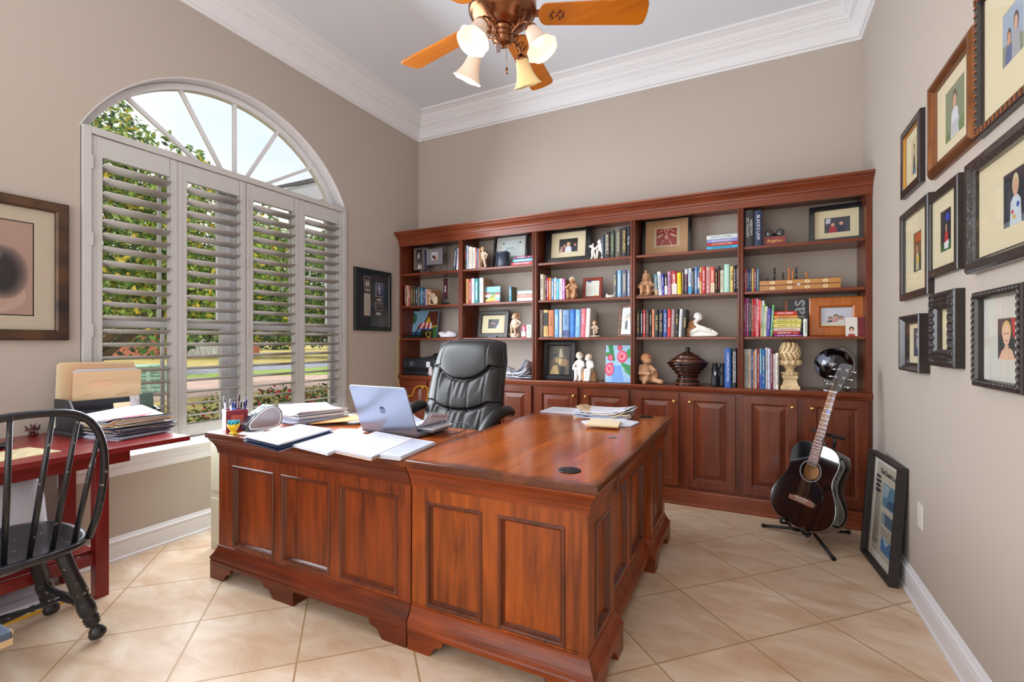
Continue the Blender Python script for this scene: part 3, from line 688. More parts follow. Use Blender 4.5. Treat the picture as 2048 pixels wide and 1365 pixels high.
row(T3, SH[0], 'top shelf, second bay', 'books on the top shelf of the second bay', [
 (60, 84, 355, (30, 24, 26), (200, 60, 50), 'black'), (86, 108, 352, (190, 200, 220), (60, 70, 90), 'pale blue'), (114, 160, 368, (228, 218, 206), (150, 130, 110), 'cream'),
 (164, 204, 378, (226, 220, 210), (120, 110, 100), 'off-white'), (206, 223, 385, (196, 96, 40), WH, 'orange'), (225, 244, 390, (110, 120, 180), WH, 'violet blue'), (246, 268, 392, (196, 150, 120), BK, 'pinkish tan')])
row(T3, SH[1], 'second shelf, second bay', 'books on the second shelf of the second bay', [
 (75, 120, 808, (178, 126, 76), (120, 80, 40), 'caramel'), (122, 149, 808, (180, 50, 38), WH, 'brick red'), (151, 194, 800, (206, 212, 228), (120, 130, 160), 'ice white'),
 (196, 248, 802, (44, 134, 140), WH, 'teal'), (260, 314, 793, (232, 228, 226), (120, 120, 120), 'thick white', {'sd': (168, 136, 100)})], depth=.18)
row(T3, SH[1], 'standing alone right of the small landscape painting', 'books on the second shelf of the second bay', [(668, 700, 912, (70, 150, 190), WH, 'olive and blue', {'label': 'olive and blue book standing alone right of the small landscape painting', 'sd': (104, 104, 72)})], depth=.11)
stack(T3, SH[0], 'flat stack, top shelf, second bay', 'flat books on the top shelf of the second bay', [
 (700, 990, 578, 622, (200, 60, 66), WH, 'red'), (725, 990, 535, 578, (80, 180, 214), WH, 'sky blue'), (735, 985, 497, 535, (120, 40, 84), WH, 'purple')])
stack(T3, SH[1], 'flat stack, second shelf, second bay', 'flat books on the second shelf of the second bay', [
 (778, 990, 1062, 1110, (228, 228, 232), (190, 190, 200), 'white'), (780, 990, 1015, 1062, (222, 140, 126), (240, 200, 190), 'coral'), (785, 990, 966, 1015, (176, 214, 214), (220, 240, 240), 'pale aqua')])
row(T5a, SH[0], 'top shelf, middle bay', 'books on the top shelf of the middle bay', [
 (1393, 1433, 258, (52, 66, 84), (90, 110, 130), 'slate blue'), (1437, 1530, 207, (46, 34, 28), (226, 214, 190), 'brown and black', {'title': 'ROOSEVELT', 'tcol': (236, 226, 206)}), (1534, 1617, 185, (38, 50, 40), (140, 150, 110), 'dark green'),
 (1622, 1722, 148, (84, 78, 68), (220, 216, 200), 'grey-brown', {'title': 'PLAIN SPEAKING', 'tcol': (226, 222, 204)}), (1726, 1823, 115, (24, 22, 22), GD, 'black and gold'), (1827, 1880, 105, (22, 22, 26), WH, 'black', {'title': 'The Last', 'tcol': (232, 232, 236)})])
row(T5, SH[1], 'second shelf, middle bay', 'books at the left of the second shelf, middle bay', [
 (78, 134, 232, (196, 186, 168), BK, 'black and white patterned'), (136, 162, 245, (150, 116, 92), BK, 'brown'), (164, 186, 262, (84, 66, 96), WH, 'plum'), (187, 220, 290, (190, 34, 30), WH, 'red'),
 (222, 257, 290, (226, 130, 36), WH, 'orange'), (259, 300, 300, (76, 130, 180), WH, 'steel blue'), (303, 340, 290, (226, 226, 228), BK, 'white'), (343, 384, 308, (66, 176, 214), WH, 'cyan'),
 (386, 436, 300, (230, 228, 226), (40, 40, 60), 'bright white'), (438, 480, 306, (186, 120, 186), WH, 'lilac', {'sd': (150, 116, 84)})], depth=.17)
row(T5, SH[1], 'second shelf, middle bay', 'books at the right of the second shelf, middle bay', [
 (1257, 1314, 175, (88, 92, 96), (210, 190, 120), 'grey-green'), (1320, 1385, 168, (120, 170, 206), WH, 'powder blue'), (1390, 1476, 163, (74, 86, 112), (210, 200, 170), 'slate'), (1480, 1530, 158, (130, 140, 160), WH, 'grey-blue')])
row(T5, SH[2], 'third shelf, middle bay', 'books on the third shelf of the middle bay', [
 (70, 129, 805, (88, 68, 58), (120, 96, 80), 'umber'), (131, 213, 805, (198, 160, 96), (150, 110, 60), 'tan with black label', {'slab': ((24, 24, 24), .42, .90)}), (216, 302, 808, (190, 112, 66), (120, 60, 30), 'russet'),
 (306, 381, 798, (96, 150, 200), (200, 220, 236), 'mid blue'), (384, 436, 798, (176, 176, 186), (230, 220, 120), 'silver grey'), (442, 548, 805, (110, 146, 186), (70, 90, 140), 'denim blue', {'slab': ((70, 86, 130), .03, .26)}),
 (552, 643, 798, (28, 98, 178), (70, 150, 210), 'cobalt blue'), (645, 730, 800, (112, 160, 196), (160, 200, 220), 'sky blue', {'lean': .02}), (733, 812, 787, (214, 100, 116), (236, 160, 170), 'rose pink', {'lean': .03}), (815, 880, 782, (228, 226, 222), (200, 200, 196), 'white jacketed', {'lean': .05})], depth=.18)
stack(T4a, SH[0], 'flat stack, top shelf, fourth bay', 'flat books on the top shelf of the fourth bay', [
 (1306, 1840, 620, 680, (70, 178, 218), (30, 60, 110), 'cyan', {'title': 'THE FAULT IN OUR STARS', 'tcol': (24, 60, 120)}), (1320, 1840, 566, 620, (186, 40, 28), WH, 'red', {'title': 'CATCHING FIRE', 'tcol': (236, 220, 190)}),
 (1312, 1840, 506, 566, (132, 140, 206), WH, 'lavender', {'title': 'MOCKINGJAY', 'tcol': (232, 232, 240)}), (1306, 1840, 428, 506, (206, 216, 218), (120, 130, 140), 'white')])
row(T7, SH[1], 'second shelf, fourth bay', 'books on the second shelf of the fourth bay', [
 (372, 428, 162, (60, 128, 150), (200, 170, 120), 'teal and tan', {'slab': ((196, 160, 116), .02, .25), 'lean': -.04}), (430, 494, 118, (226, 228, 230), (30, 40, 70), 'white', {'lean': -.06}), (497, 536, 152, (70, 70, 170), WH, 'ultramarine', {'lean': -.03}),
 (540, 598, 150, (30, 34, 50), WH, 'black and white', {'slab': ((214, 216, 220), .02, .42), 'lean': -.02}), (600, 655, 116, (206, 140, 180), BK, 'pink and black', {'lean': -.02}), (660, 760, 104, (168, 44, 40), (236, 224, 214), 'thick crimson and white', {'slab': ((222, 214, 206), .02, .46), 'lean': -.03}),
 (762, 832, 134, (240, 214, 14), (200, 180, 20), 'bright yellow', {'lean': -.02}), (836, 880, 74, (84, 60, 52), GD, 'dark brown'), (884, 944, 62, (48, 44, 50), (200, 120, 170), 'black and grey', {'slab': ((196, 200, 204), .78, .98)}), (947, 1012, 60, (200, 214, 226), (60, 120, 190), 'white and pale blue', {'slab': ((70, 160, 214), .02, .30)}),
 (1014, 1048, 56, (28, 28, 32), WH, 'slim black'), (1050, 1110, 40, (92, 136, 186), WH, 'faded blue'), (1112, 1140, 36, (30, 90, 150), WH, 'deep blue and white', {'slab': ((226, 226, 230), .2, .6)}), (1142, 1182, 48, (222, 196, 130), (190, 60, 40), 'cream and red', {'slab': ((206, 84, 66), .48, .82)}),
 (1184, 1248, 30, (196, 36, 46), WH, 'scarlet'), (1250, 1322, 36, (214, 178, 170), (190, 60, 90), 'cream and pink'), (1326, 1404, 36, (214, 88, 72), (240, 220, 200), 'coral', {'slab': ((222, 200, 176), .02, .4)}), (1408, 1452, 75, (26, 26, 24), GD, 'black ribbed'), (1455, 1488, 22, (30, 28, 32), (220, 60, 50), 'black with red dots'),
 (1492, 1560, 92, (222, 216, 196), (120, 110, 100), 'cream'), (1563, 1660, -10, (166, 210, 194), (200, 230, 220), 'mint green'), (1664, 1722, 24, (224, 200, 120), BK, 'pale yellow'), (1725, 1766, 14, (36, 30, 36), WH, 'dark'), (1768, 1802, 0, (24, 24, 26), WH, 'black striped')])
row(T7, SH[2], 'third shelf, fourth bay', 'books on the third shelf of the fourth bay', [
 (56, 126, 768, (22, 22, 24), GD, 'glossy black'), (130, 177, 768, (26, 26, 30), WH, 'narrow black'), (179, 220, 768, (196, 42, 34), WH, 'red'), (223, 290, 770, (34, 28, 24), (150, 110, 70), 'black and bronze'), (293, 322, 770, (24, 24, 26), WH, 'thin black'),
 (326, 375, 764, (224, 150, 110), (190, 110, 80), 'salmon'), (379, 442, 768, (18, 22, 30), GD, 'blue-black', {'title': 'THE CLIENT', 'tcol': (214, 190, 120)}), (448, 520, 768, (14, 20, 30), GD, 'ink black', {'title': 'WALL of BLACK', 'tcol': (226, 204, 150)}), (524, 592, 764, (34, 72, 150), WH, 'blue', {'title': 'THE CITY BELOW', 'tcol': (226, 226, 236)}),
 (596, 657, 760, (206, 40, 34), WH, 'signal red', {'title': 'Danielle', 'tcol': (232, 220, 190), 'lean': .015}), (660, 722, 760, (150, 130, 132), (190, 170, 170), 'mauve grey', {'lean': .03}), (726, 788, 760, (26, 26, 32), GD, 'black lettered', {'lean': .035}), (793, 850, 757, (206, 208, 214), (190, 190, 196), 'silver white', {'lean': .05}), (856, 920, 766, (26, 26, 30), GD, 'black with gold title', {'title': 'KARMA', 'tcol': (214, 190, 120), 'lean': .05})])
row(T8, CT, 'counter of the fourth bay', 'books on the counter of the fourth bay', [
 (1612, 1728, 235, (36, 92, 172), WH, 'tall blue', {'title': 'CHAPMAN PILOTING', 'tcol': (232, 232, 240), 'd': .20}), (1735, 1822, 235, (20, 24, 32), WH, 'tall black', {'title': 'WOODWORKING', 'tcol': (232, 232, 240), 'd': .20})])
row(T9, SH[0], 'top shelf, rightmost bay', 'books on the top shelf of the rightmost bay', [
 (200, 325, 275, (44, 44, 50), (190, 190, 196), 'thick black', {'title': "WEBSTER'S\nDICTIONARY", 'tcol': (206, 206, 210)}), (332, 438, 278, (30, 48, 84), (214, 214, 220), 'thick navy', {'title': "BLACK'S LAW", 'tcol': (222, 222, 226), 'd': .17})])
row(T10, SH[1], 'second shelf, rightmost bay', 'small books on the second shelf of the rightmost bay', [
 (60, 76, 150, (150, 44, 66), WH, 'maroon'), (78, 107, 146, (190, 90, 100), WH, 'pink'), (110, 144, 148, (40, 56, 110), WH, 'navy'), (146, 179, 148, (52, 62, 120), WH, 'indigo'), (182, 219, 140, (206, 170, 60), WH, 'gold'), (221, 256, 142, (130, 40, 70), WH, 'wine red'), (258, 297, 142, (96, 160, 186), WH, 'light blue')])
row(T10, SH[2], 'third shelf, rightmost bay', 'thin books on the third shelf of the rightmost bay', [
 (58, 78, 600, (196, 34, 84), WH, 'magenta'), (80, 102, 602, (120, 70, 160), WH, 'purple'), (104, 134, 604, (190, 90, 130), WH, 'mauve pink'), (137, 154, 604, (90, 96, 120), WH, 'pewter'), (156, 180, 604, (26, 34, 60), WH, 'navy'), (183, 203, 614, (196, 120, 76), WH, 'copper'),
 (205, 230, 614, (220, 46, 84), WH, 'raspberry'), (232, 256, 614, (200, 36, 56), WH, 'cherry red'), (262, 278, 605, (226, 222, 216), BK, 'slim white'), (256, 316, 630, (232, 88, 110), (250, 180, 190), 'hot pink', {'lean': .04}), (318, 340, 642, (216, 140, 50), WH, 'amber'), (330, 376, 645, (210, 212, 222), (60, 80, 160), 'white and blue', {'lean': .05}),
 (366, 394, 690, (120, 170, 60), WH, 'lime green', {'lean': .05}), (385, 428, 735, (226, 224, 216), BK, 'chalk white', {'lean': .05}), (425, 490, 766, (70, 66, 160), WH, 'violet', {'lean': .05, 'title': "Children's Animal Picture", 'tcol': (232, 232, 240)}), (492, 530, 710, (96, 176, 110), WH, 'leaf green', {'lean': .06})], depth=.17)
stack(T10, SH[2], 'flat stack, third shelf, rightmost bay', 'flat books on the third shelf of the rightmost bay', [
 (530, 975, 1184, 1214, (150, 70, 160), WH, 'purple'), (515, 938, 1132, 1182, (176, 50, 46), WH, 'brick red'), (523, 952, 1070, 1128, (222, 200, 190), (150, 90, 90), 'cream'), (525, 958, 1000, 1066, (226, 216, 130), (120, 110, 60), 'lemon'), (525, 965, 930, 996, (214, 206, 104), (90, 110, 60), 'yellow-green'),
 (540, 945, 918, 930, (226, 226, 226), BK, 'thin white'), (525, 908, 866, 918, (222, 150, 50), (60, 80, 120), 'orange'), (540, 892, 800, 862, (200, 44, 36), WH, 'scarlet')])
row(T10, SH[2], 'beside the wooden frame, rightmost bay', 'thin books on the third shelf of the rightmost bay', [(1000, 1064, 930, (222, 226, 224), (60, 120, 80), 'white and green')], depth=.10)
row(T11, CT, 'counter of the rightmost bay', 'books on the counter of the rightmost bay', [
 (45, 58, 162, (232, 224, 206), BK, 'thin cream'), (60, 84, 210, (206, 196, 178), BK, 'beige'), (86, 106, 215, (196, 200, 200), (60, 130, 140), 'grey and teal'), (108, 133, 212, (206, 196, 186), BK, 'stone'), (135, 163, 210, (214, 196, 168), (150, 130, 100), 'buff'), (165, 190, 206, (76, 96, 160), WH, 'speckled blue'),
 (192, 218, 236, (218, 158, 110), (120, 120, 170), 'apricot'), (220, 246, 212, (214, 204, 196), (120, 110, 100), 'oatmeal'), (248, 284, 200, (176, 44, 52), WH, 'red'), (286, 322, 200, (90, 150, 176), WH, 'teal and blue', {'slab': ((70, 80, 170), .02, .34)}), (324, 368, 212, (20, 106, 176), (226, 214, 150), 'strong blue'),
 (370, 406, 190, (228, 226, 232), (150, 150, 160), 'white'), (408, 450, 200, (206, 206, 228), (110, 110, 150), 'pale lilac'), (452, 480, 200, (126, 40, 70), WH, 'burgundy'), (484, 520, 282, (226, 220, 222), (190, 60, 60), 'short white'), (522, 568, 266, (230, 226, 216), BK, 'short cream', {'title': 'HOW TO DRAW WHAT YOU SEE', 'tcol': (40, 40, 40)})])

# ================================================================= framed things
def pm(rgb): return mat('print_%d_%d_%d' % rgb, rgb, .35)
def photo(parent, cx, cz, w, h, y, bg, shapes, name='photograph'):
    """printed picture: coloured shapes lying in the sheet; shapes in units of half size"""
    cols = [bg]; m = MB(); m.box(cx-w/2, cx+w/2, y, y+.0006, cz-h/2, cz+h/2)
    for k, s_ in enumerate(shapes):
        if s_[0] not in cols: cols.append(s_[0])
        m.cur = cols.index(s_[0]); yy = y - .00012*(k+1)
        if s_[1] == 'e':
            _, _, a, b, ra, rb = s_[:6]; rr = s_[6] if len(s_) > 6 else 0
            m.disk(cx+a*w/2, cz+b*h/2, ra*w/2, rb*h/2, yy, 24, .00012, rr)
        else: m.prism([(cx+a*w/2, cz+b*h/2) for a, b in s_[2]], yy-.00012, yy, 'Y')
    return m.build(name, [pm(c) for c in cols], parent)
def person_shapes(x, z, s, skin=(206, 160, 134), hair=(70, 50, 40), cloth=(150, 40, 44), asp=1.0):
    return [(cloth, 'p', [(x-.38*s, z-1.2*s), (x-.30*s, z-.35*s), (x-.1*s, z-.2*s), (x+.1*s, z-.2*s), (x+.30*s, z-.35*s), (x+.38*s, z-1.2*s)]), (hair, 'e', x, z+.08*s, .2*s, .3*s), (skin, 'e', x, z, .16*s, .24*s)]
FLAT = [(0, 0), (0, -.018), (.003, -.021), (-1, -.021)]
def pframe(name, label, W, H, fw, fd, mf, loc, rot, mount=None, ph=None, prof=None, mat_in=.003, cat='picture frame', group=None, glass=True, easel=False, dark_in=None):
    """frame in its own XZ plane facing -Y, standing on z=0; fd = depth of the moulding"""
    t = thing(name, label, cat, loc, 0, group, rot)
    pr = prof or [(0, 0), (0, -fd*.85), (fw*.12, -fd), (fw*.85, -fd), (fw, -fd*.7), (fw, -.004)]
    m = MB(); m.frame(-W/2, W/2, 0, H, pr); m.box(-W/2+.002, W/2-.002, -.0016, 0, .002, H-.002)
    t_fr = m.build('frame', mf, t)
    iw, ih = W-2*fw, H-2*fw; yb_ = -.006
    if mount:
        pw_, ph_, px0, pz0 = ph[0], ph[1], ph[2], ph[3]; cz = H/2+pz0
        m = MB(); e = .002
        m.loops([[(-iw/2, yb_, H/2-ih/2), (iw/2, yb_, H/2-ih/2), (iw/2, yb_, H/2+ih/2), (-iw/2, yb_, H/2+ih/2)],
                 [(px0-pw_/2-e, yb_, cz-ph_/2-e), (px0+pw_/2+e, yb_, cz-ph_/2-e), (px0+pw_/2+e, yb_, cz+ph_/2+e), (px0-pw_/2-e, yb_, cz+ph_/2+e)],
                 [(px0-pw_/2, yb_+.0018, cz-ph_/2), (px0+pw_/2, yb_+.0018, cz-ph_/2), (px0+pw_/2, yb_+.0018, cz+ph_/2), (px0-pw_/2, yb_+.0018, cz+ph_/2)]], cap0=False, cap1=False)
        m.build('mount', mount, t)
    if ph: photo(t, ph[2], H/2+ph[3], ph[0]+.002, ph[1]+.002, yb_+(.002 if mount else .0005), ph[4], ph[5])
    if glass:
        m = MB(); m.box(-iw/2, iw/2, -fd*.7+.001 if fd*.7 > .009 else -.0088, -fd*.7+.002 if fd*.7 > .009 else -.008, H/2-ih/2, H/2+ih/2); m.build('glazing', FGLASS, t)
    if easel:
        m = MB(); m.prism([(-.025, H*.75), (.025, H*.75), (.035, .0), (-.035, .0)], 0, .003, 'Y'); o = m.build('strut', BLACK, t); 
        o.rotation_euler = (R(18), 0, 0); o.location = (0, .0, 0)
    return t
def shelf_frame(name, label, zoom, x0, x1, top, zsh, Y, fwpx, mf, tilt=.14, rz=0, **kw):
    ox, oy, sc = zoom; a = onY(ox+x0/sc, 600, Y).x; b = onY(ox+x1/sc, 600, Y).x
    W_ = (b-a)/math.cos(rz); h = onY(ox+(x0+x1)/2/sc, oy+top/sc, Y+.02).z - zsh; H_ = h/math.cos(tilt)
    fw = fwpx/sc * (b-a)/((x1-x0)/sc)
    ph = kw.pop('ph', None)
    if ph:   # (w, h fractions of the whole, dx, dz fractions, bg, shapes)
        ph = (ph[0]*W_, ph[1]*H_, ph[2]*W_, ph[3]*H_, ph[4], ph[5])
    return pframe(name, label, W_, H_, fw, kw.pop('fd', .02), mf, ((a+b)/2, Y, zsh), (-tilt, 0, rz), ph=ph, **kw)
BLKF = mat('black_frame_paint', (18, 17, 20), .3, coat=.3)
DKF = mat('espresso_frame', (44, 34, 30), .35, coat=.2, noise=.3, nscale=20)
CHF = wood('cherry_frame', (150, 44, 22), (100, 24, 14), 'Z', .3, .3)
OAKF = wood('orange_wood_frame', (196, 112, 40), (160, 80, 24), 'Z', .35, .3)
two = lambda: person_shapes(-.35, .05, .9, cloth=(160, 30, 40)) + person_shapes(.30, .15, .95, cloth=(30, 34, 60))
shelf_frame('framed_photograph', 'black frame with certificate leaning behind the canister, top shelf of second bay', T3, 452, 912, 190, SH[0], 4.03, 34, BLKF, tilt=.16, rz=.02,
  mount=mat('grey_mount', (200, 200, 196), .8), ph=(.62, .62, .02, .0, (206, 214, 214), [((120, 130, 130), 'p', [(-.5, .35), (.2, .35), (.2, .28), (-.5, .28)]), ((150, 160, 160), 'p', [(-.5, .18), (.5, .18), (.5, .15), (-.5, .15)]), ((150, 160, 160), 'p', [(-.5, -.1), (.5, -.1), (.5, -.13), (-.5, -.13)]), ((60, 60, 60), 'p', [(.7, .85), (.85, .85), (.85, .72), (.7, .72)]), ((60, 60, 60), 'p', [(-.85, .85), (-.7, .85), (-.7, .72), (-.85, .72)])]))
shelf_frame('framed_photograph', 'dark framed photograph with wide mount behind the office chair, second bay', T4, 185, 508, 118, SH[2], 4.02, 42, DKF, tilt=.14, rz=-.02, mount=CREAMM,
  ph=(.34, .34, .0, .02, (60, 56, 56), person_shapes(-.3, .1, .8, cloth=(30, 30, 36)) + person_shapes(.2, .0, .8, cloth=(60, 40, 50)) + [((190, 190, 196), 'p', [(.4, -1), (1, -1), (1, .2)])]))
shelf_frame('framed_photograph', 'wide black frame with cream mount and group photograph, top shelf of middle bay', T5a, 430, 1218, 108, SH[0], 3.99, 100, BLKF, tilt=.13, mount=CREAMM, fd=.028,
  ph=(.40, .36, .0, -.01, (36, 34, 32), person_shapes(-.7, -.3, .7, cloth=(196, 150, 150)) + person_shapes(-.42, -.05, .7, cloth=(120, 70, 60)) + person_shapes(0, .1, 1.0, hair=(206, 180, 120), cloth=(216, 214, 226)) + person_shapes(.72, .0, .7, skin=(206, 140, 120), cloth=(40, 40, 50))))
shelf_frame('framed_photograph', 'small cherry framed certificate with blue heading, second shelf of middle bay', T5, 765, 1078, 292, SH[1], 3.98, 48, CHF, tilt=.12, fd=.014,
  ph=(.70, .84, 0, 0, (222, 222, 214), [((70, 100, 150), 'e', -.45, .78, .3, .12), ((180, 180, 180), 'p', [(-.7, .2), (.7, .2), (.7, .17), (-.7, .17)]), ((180, 180, 180), 'p', [(-.7, -.05), (.7, -.05), (.7, -.08), (-.7, -.08)]), ((180, 180, 180), 'p', [(-.7, -.3), (.6, -.3), (.6, -.33), (-.7, -.33)]), ((230, 180, 70), 'e', .45, -.8, .22, .12)]))
shelf_frame('framed_photograph', 'ornate brown frame with couple photograph leaning at the right of the middle bay', T5, 1325, 1640, 722, SH[2], 3.93, 46, mat('ornate_brown', (120, 84, 60), .5, noise=.6, nscale=60, bump=.8, bscale=120), tilt=.16, rz=-.25, mount=mat('white_mount', (222, 226, 232), .8), fd=.014,
  ph=(.36, .56, -.02, .02, (196, 196, 190), person_shapes(-.35, .2, 1.0, cloth=(20, 20, 26)) + person_shapes(.35, .35, 1.0, cloth=(206, 204, 200))))
shelf_frame('framed_photograph', 'black framed sepia crowd print standing on the counter of the middle bay', T6, 182, 612, 152, CT, 3.97, 62, BLKF, tilt=.12, rz=.04, fd=.022,
  ph=(.62, .72, -.0, -.0, (96, 80, 62), [((70, 58, 48), 'p', [(-1, 1), (-.4, 1), (-.6, .1), (-1, -.2)]), ((66, 54, 46), 'p', [(.4, 1), (1, 1), (1, -.1), (.6, .2)]), ((186, 176, 150), 'p', [(0, .8), (.2, .8), (.35, .2), (-.05, .2)]), ((196, 164, 110), 'p', [(-.6, -.4), (-.2, -.35), (.0, -1), (-.95, -1)]), ((170, 140, 90), 'e', -.2, .0, .25, .2), ((206, 180, 130), 'e', .1, -.1, .2, .25), ((150, 116, 76), 'e', .5, -.2, .3, .3), ((40, 36, 34), 'e', -.45, .35, .35, .1, .4), ((36, 30, 28), 'p', [(.1, -.5), (.6, -.4), (.6, -1), (.1, -1)])]))
shelf_frame('framed_photograph', 'black framed red linocut print on kraft mount, top shelf of fourth bay', T4a, 205, 1048, 110, SH[0], 4.03, 58, BLKF, tilt=.12, mount=mat('kraft_mount', (190, 150, 112), .85), fd=.02,
  ph=(.52, .50, .0, .0, (200, 176, 146), [((150, 58, 50), 'p', [(-.78, .8), (.78, .8), (.8, -.85), (-.78, -.85)]), ((206, 160, 140), 'p', [(-.25, .75), (.25, .75), (0, .2)]), ((150, 58, 50), 'p', [(-.13, .66), (.13, .66), (0, .36)]), ((206, 170, 150), 'e', -.5, .1, .28, .1, .5), ((206, 170, 150), 'e', .5, .1, .28, .1, -.5), ((200, 150, 136), 'e', 0, -.05, .14, .24), ((206, 170, 150), 'p', [(-.45, -.85), (-.38, -.85), (-.2, -.3), (-.25, -.3)]), ((206, 170, 150), 'p', [(.45, -.85), (.38, -.85), (.2, -.3), (.25, -.3)]), ((206, 170, 150), 'e', -.45, .55, .2, .05, .6), ((206, 170, 150), 'e', .45, .55, .2, .05, -.6)]))
shelf_frame('framed_photograph', 'black framed couple photograph with cream mount, top shelf of rightmost bay', T9, 1085, 1830, 215, SH[0], 3.99, 74, BLKF, tilt=.10, rz=-.12, mount=CREAMM, fd=.03,
  ph=(.46, .40, .02, -.02, (56, 58, 70), [((190, 194, 206), 'p', [(-.9, .9), (-.5, .9), (-.55, .3), (-.9, .2)])] + two()))
shelf_frame('framed_photograph', 'broad golden wooden frame with family photograph, third shelf of rightmost bay', T10, 1086, 1965, 590, SH[2], 3.97, 190, OAKF, tilt=.06, rz=-.02, fd=.03, prof=None,
  ph=(.58, .46, 0, .0, (206, 210, 222), person_shapes(-.35, -.25, .7, cloth=(40, 50, 80)) + person_shapes(0, -.05, .8, cloth=(206, 150, 160)) + person_shapes(.3, -.2, .7, cloth=(222, 222, 226)) + [((226, 222, 206), 'p', [(-1, -1), (-1, -.6), (.8, -.6), (.3, -1)])]))
pc = thing('photo_card', 'small photo card with a red-haired child, propped on the golden wooden frame', 'photo', onY(1480+1815/7.877, 674, 3.885), 0, rot=(-.08, 0, 0)); pc.location.z = SH[2]
photo(pc, -.02, .063, .066, .126, -.001, (222, 218, 212), [((170, 50, 50), 'p', [(-.6, -1), (-.5, -.75), (.5, -.75), (.6, -1)]), ((90, 50, 36), 'e', 0, -.25, .42, .28), ((220, 180, 160), 'e', 0, -.38, .26, .24)], 'card_front')
m = MB(); m.box(.014, .055, -.001, 0, 0, .126); m.build('card_flap', mat('maroon_card', (110, 30, 38), .5), pc)
# canvases
def canvas(name, label, zoom, x0, x1, top, zsh, Y, bg, shapes, tilt=.15, rz=0, side=None, H=None):
    ox, oy, sc = zoom; a = onY(ox+x0/sc, 600, Y).x; b = onY(ox+x1/sc, 600, Y).x; W_ = (b-a)/math.cos(rz)
    H_ = H or (onY(ox+(x0+x1)/2/sc, oy+top/sc, Y+.02).z - zsh)
    t = thing(name, label, 'painting', ((a+b)/2, Y, zsh), rot=(-tilt, 0, rz))
    m = MB(); m.box(-W_/2, W_/2, -.018, 0, 0, H_); m.build('canvas', side or pm(bg), t, .001)
    photo(t, 0, H_/2, W_, H_, -.0187, bg, shapes, 'painted_face'); return t
canvas('painting', 'small canvas of a yellow beach hut with striped awning beside a green tree', T4[:0] or (790, 600, 5.25), 142, 443, 117, SH[2], 4.03, (126, 170, 200), [
 ((40, 86, 140), 'p', [(-1, -.55), (.1, -.55), (.1, -.95), (-1, -.95)]), ((90, 60, 50), 'p', [(-.80, -.1), (-.70, -.1), (-.70, -.7), (-.80, -.7)]), ((40, 92, 66), 'e', -.74, .45, .28, .42), ((56, 110, 80), 'e', -.62, .55, .16, .22),
 ((96, 46, 36), 'p', [(.0, -.1), (.38, .95), (1, .95), (1, -.1)]), ((212, 170, 40), 'p', [(.1, -.1), (.38, .6), (.62, -.1)]), ((206, 160, 36), 'p', [(.62, -.1), (1, -.1), (1, -.6), (.62, -.6)]), ((40, 44, 40), 'p', [(-.1, -.3), (1, -.3), (1, -1), (-.1, -1)]), ((56, 110, 56), 'p', [(.72, -.2), (1, -.2), (1, -1), (.8, -1)]),
 ((212, 176, 44), 'p', [(.25, -.55), (.62, -.55), (.6, -.98), (.3, -.98)]), ((38, 40, 44), 'p', [(.32, -.6), (.56, -.6), (.55, -.9), (.36, -.9)]), ((206, 40, 44), 'p', [(-.40, -.32), (-.12, .12), (.62, .12), (.62, -.32)]), ((232, 232, 236), 'p', [(-.20, -.32), (.02, .12), (.14, .12), (-.03, -.32)]), ((232, 232, 236), 'p', [(.14, -.32), (.26, .12), (.38, .12), (.30, -.32)]), ((232, 232, 236), 'p', [(.46, -.32), (.50, .12), (.62, .12), (.62, -.32)]), ((70, 110, 196), 'p', [(-.36, -.38), (-.32, -.32), (.62, -.32), (.58, -.42)])], tilt=.16)
canvas('painting', 'little canvas of red roofed houses above a yellow field, second shelf of second bay', T3, 333, 553, 918, SH[1], 3.92, (130, 190, 206), [
 ((60, 120, 90), 'p', [(-1, .3), (1, .3), (1, 0), (-1, 0)]), ((226, 226, 220), 'p', [(-1, .05), (-.1, .05), (-.1, -.4), (-1, -.4)]), ((206, 50, 44), 'p', [(-.95, .2), (-.2, .2), (-.3, 0), (-.98, 0)]), ((226, 220, 210), 'p', [(.35, -.05), (1, -.05), (1, -.45), (.35, -.45)]), ((210, 70, 50), 'p', [(.35, .15), (1, .15), (1, -.05), (.5, -.05)]), ((150, 150, 70), 'p', [(-.2, -.1), (.5, .05), (.4, -.5), (-.3, -.5)]),
 ((36, 66, 70), 'p', [(-1, -.35), (-.4, -.3), (-.5, -.6), (-1, -.7)]), ((230, 190, 30), 'p', [(-.6, -.55), (.1, -.45), (.6, -.6), (.2, -.85), (-.8, -.8)]), ((190, 90, 50), 'p', [(-1, -.8), (1, -.75), (1, -1), (-1, -1)])], tilt=.1)
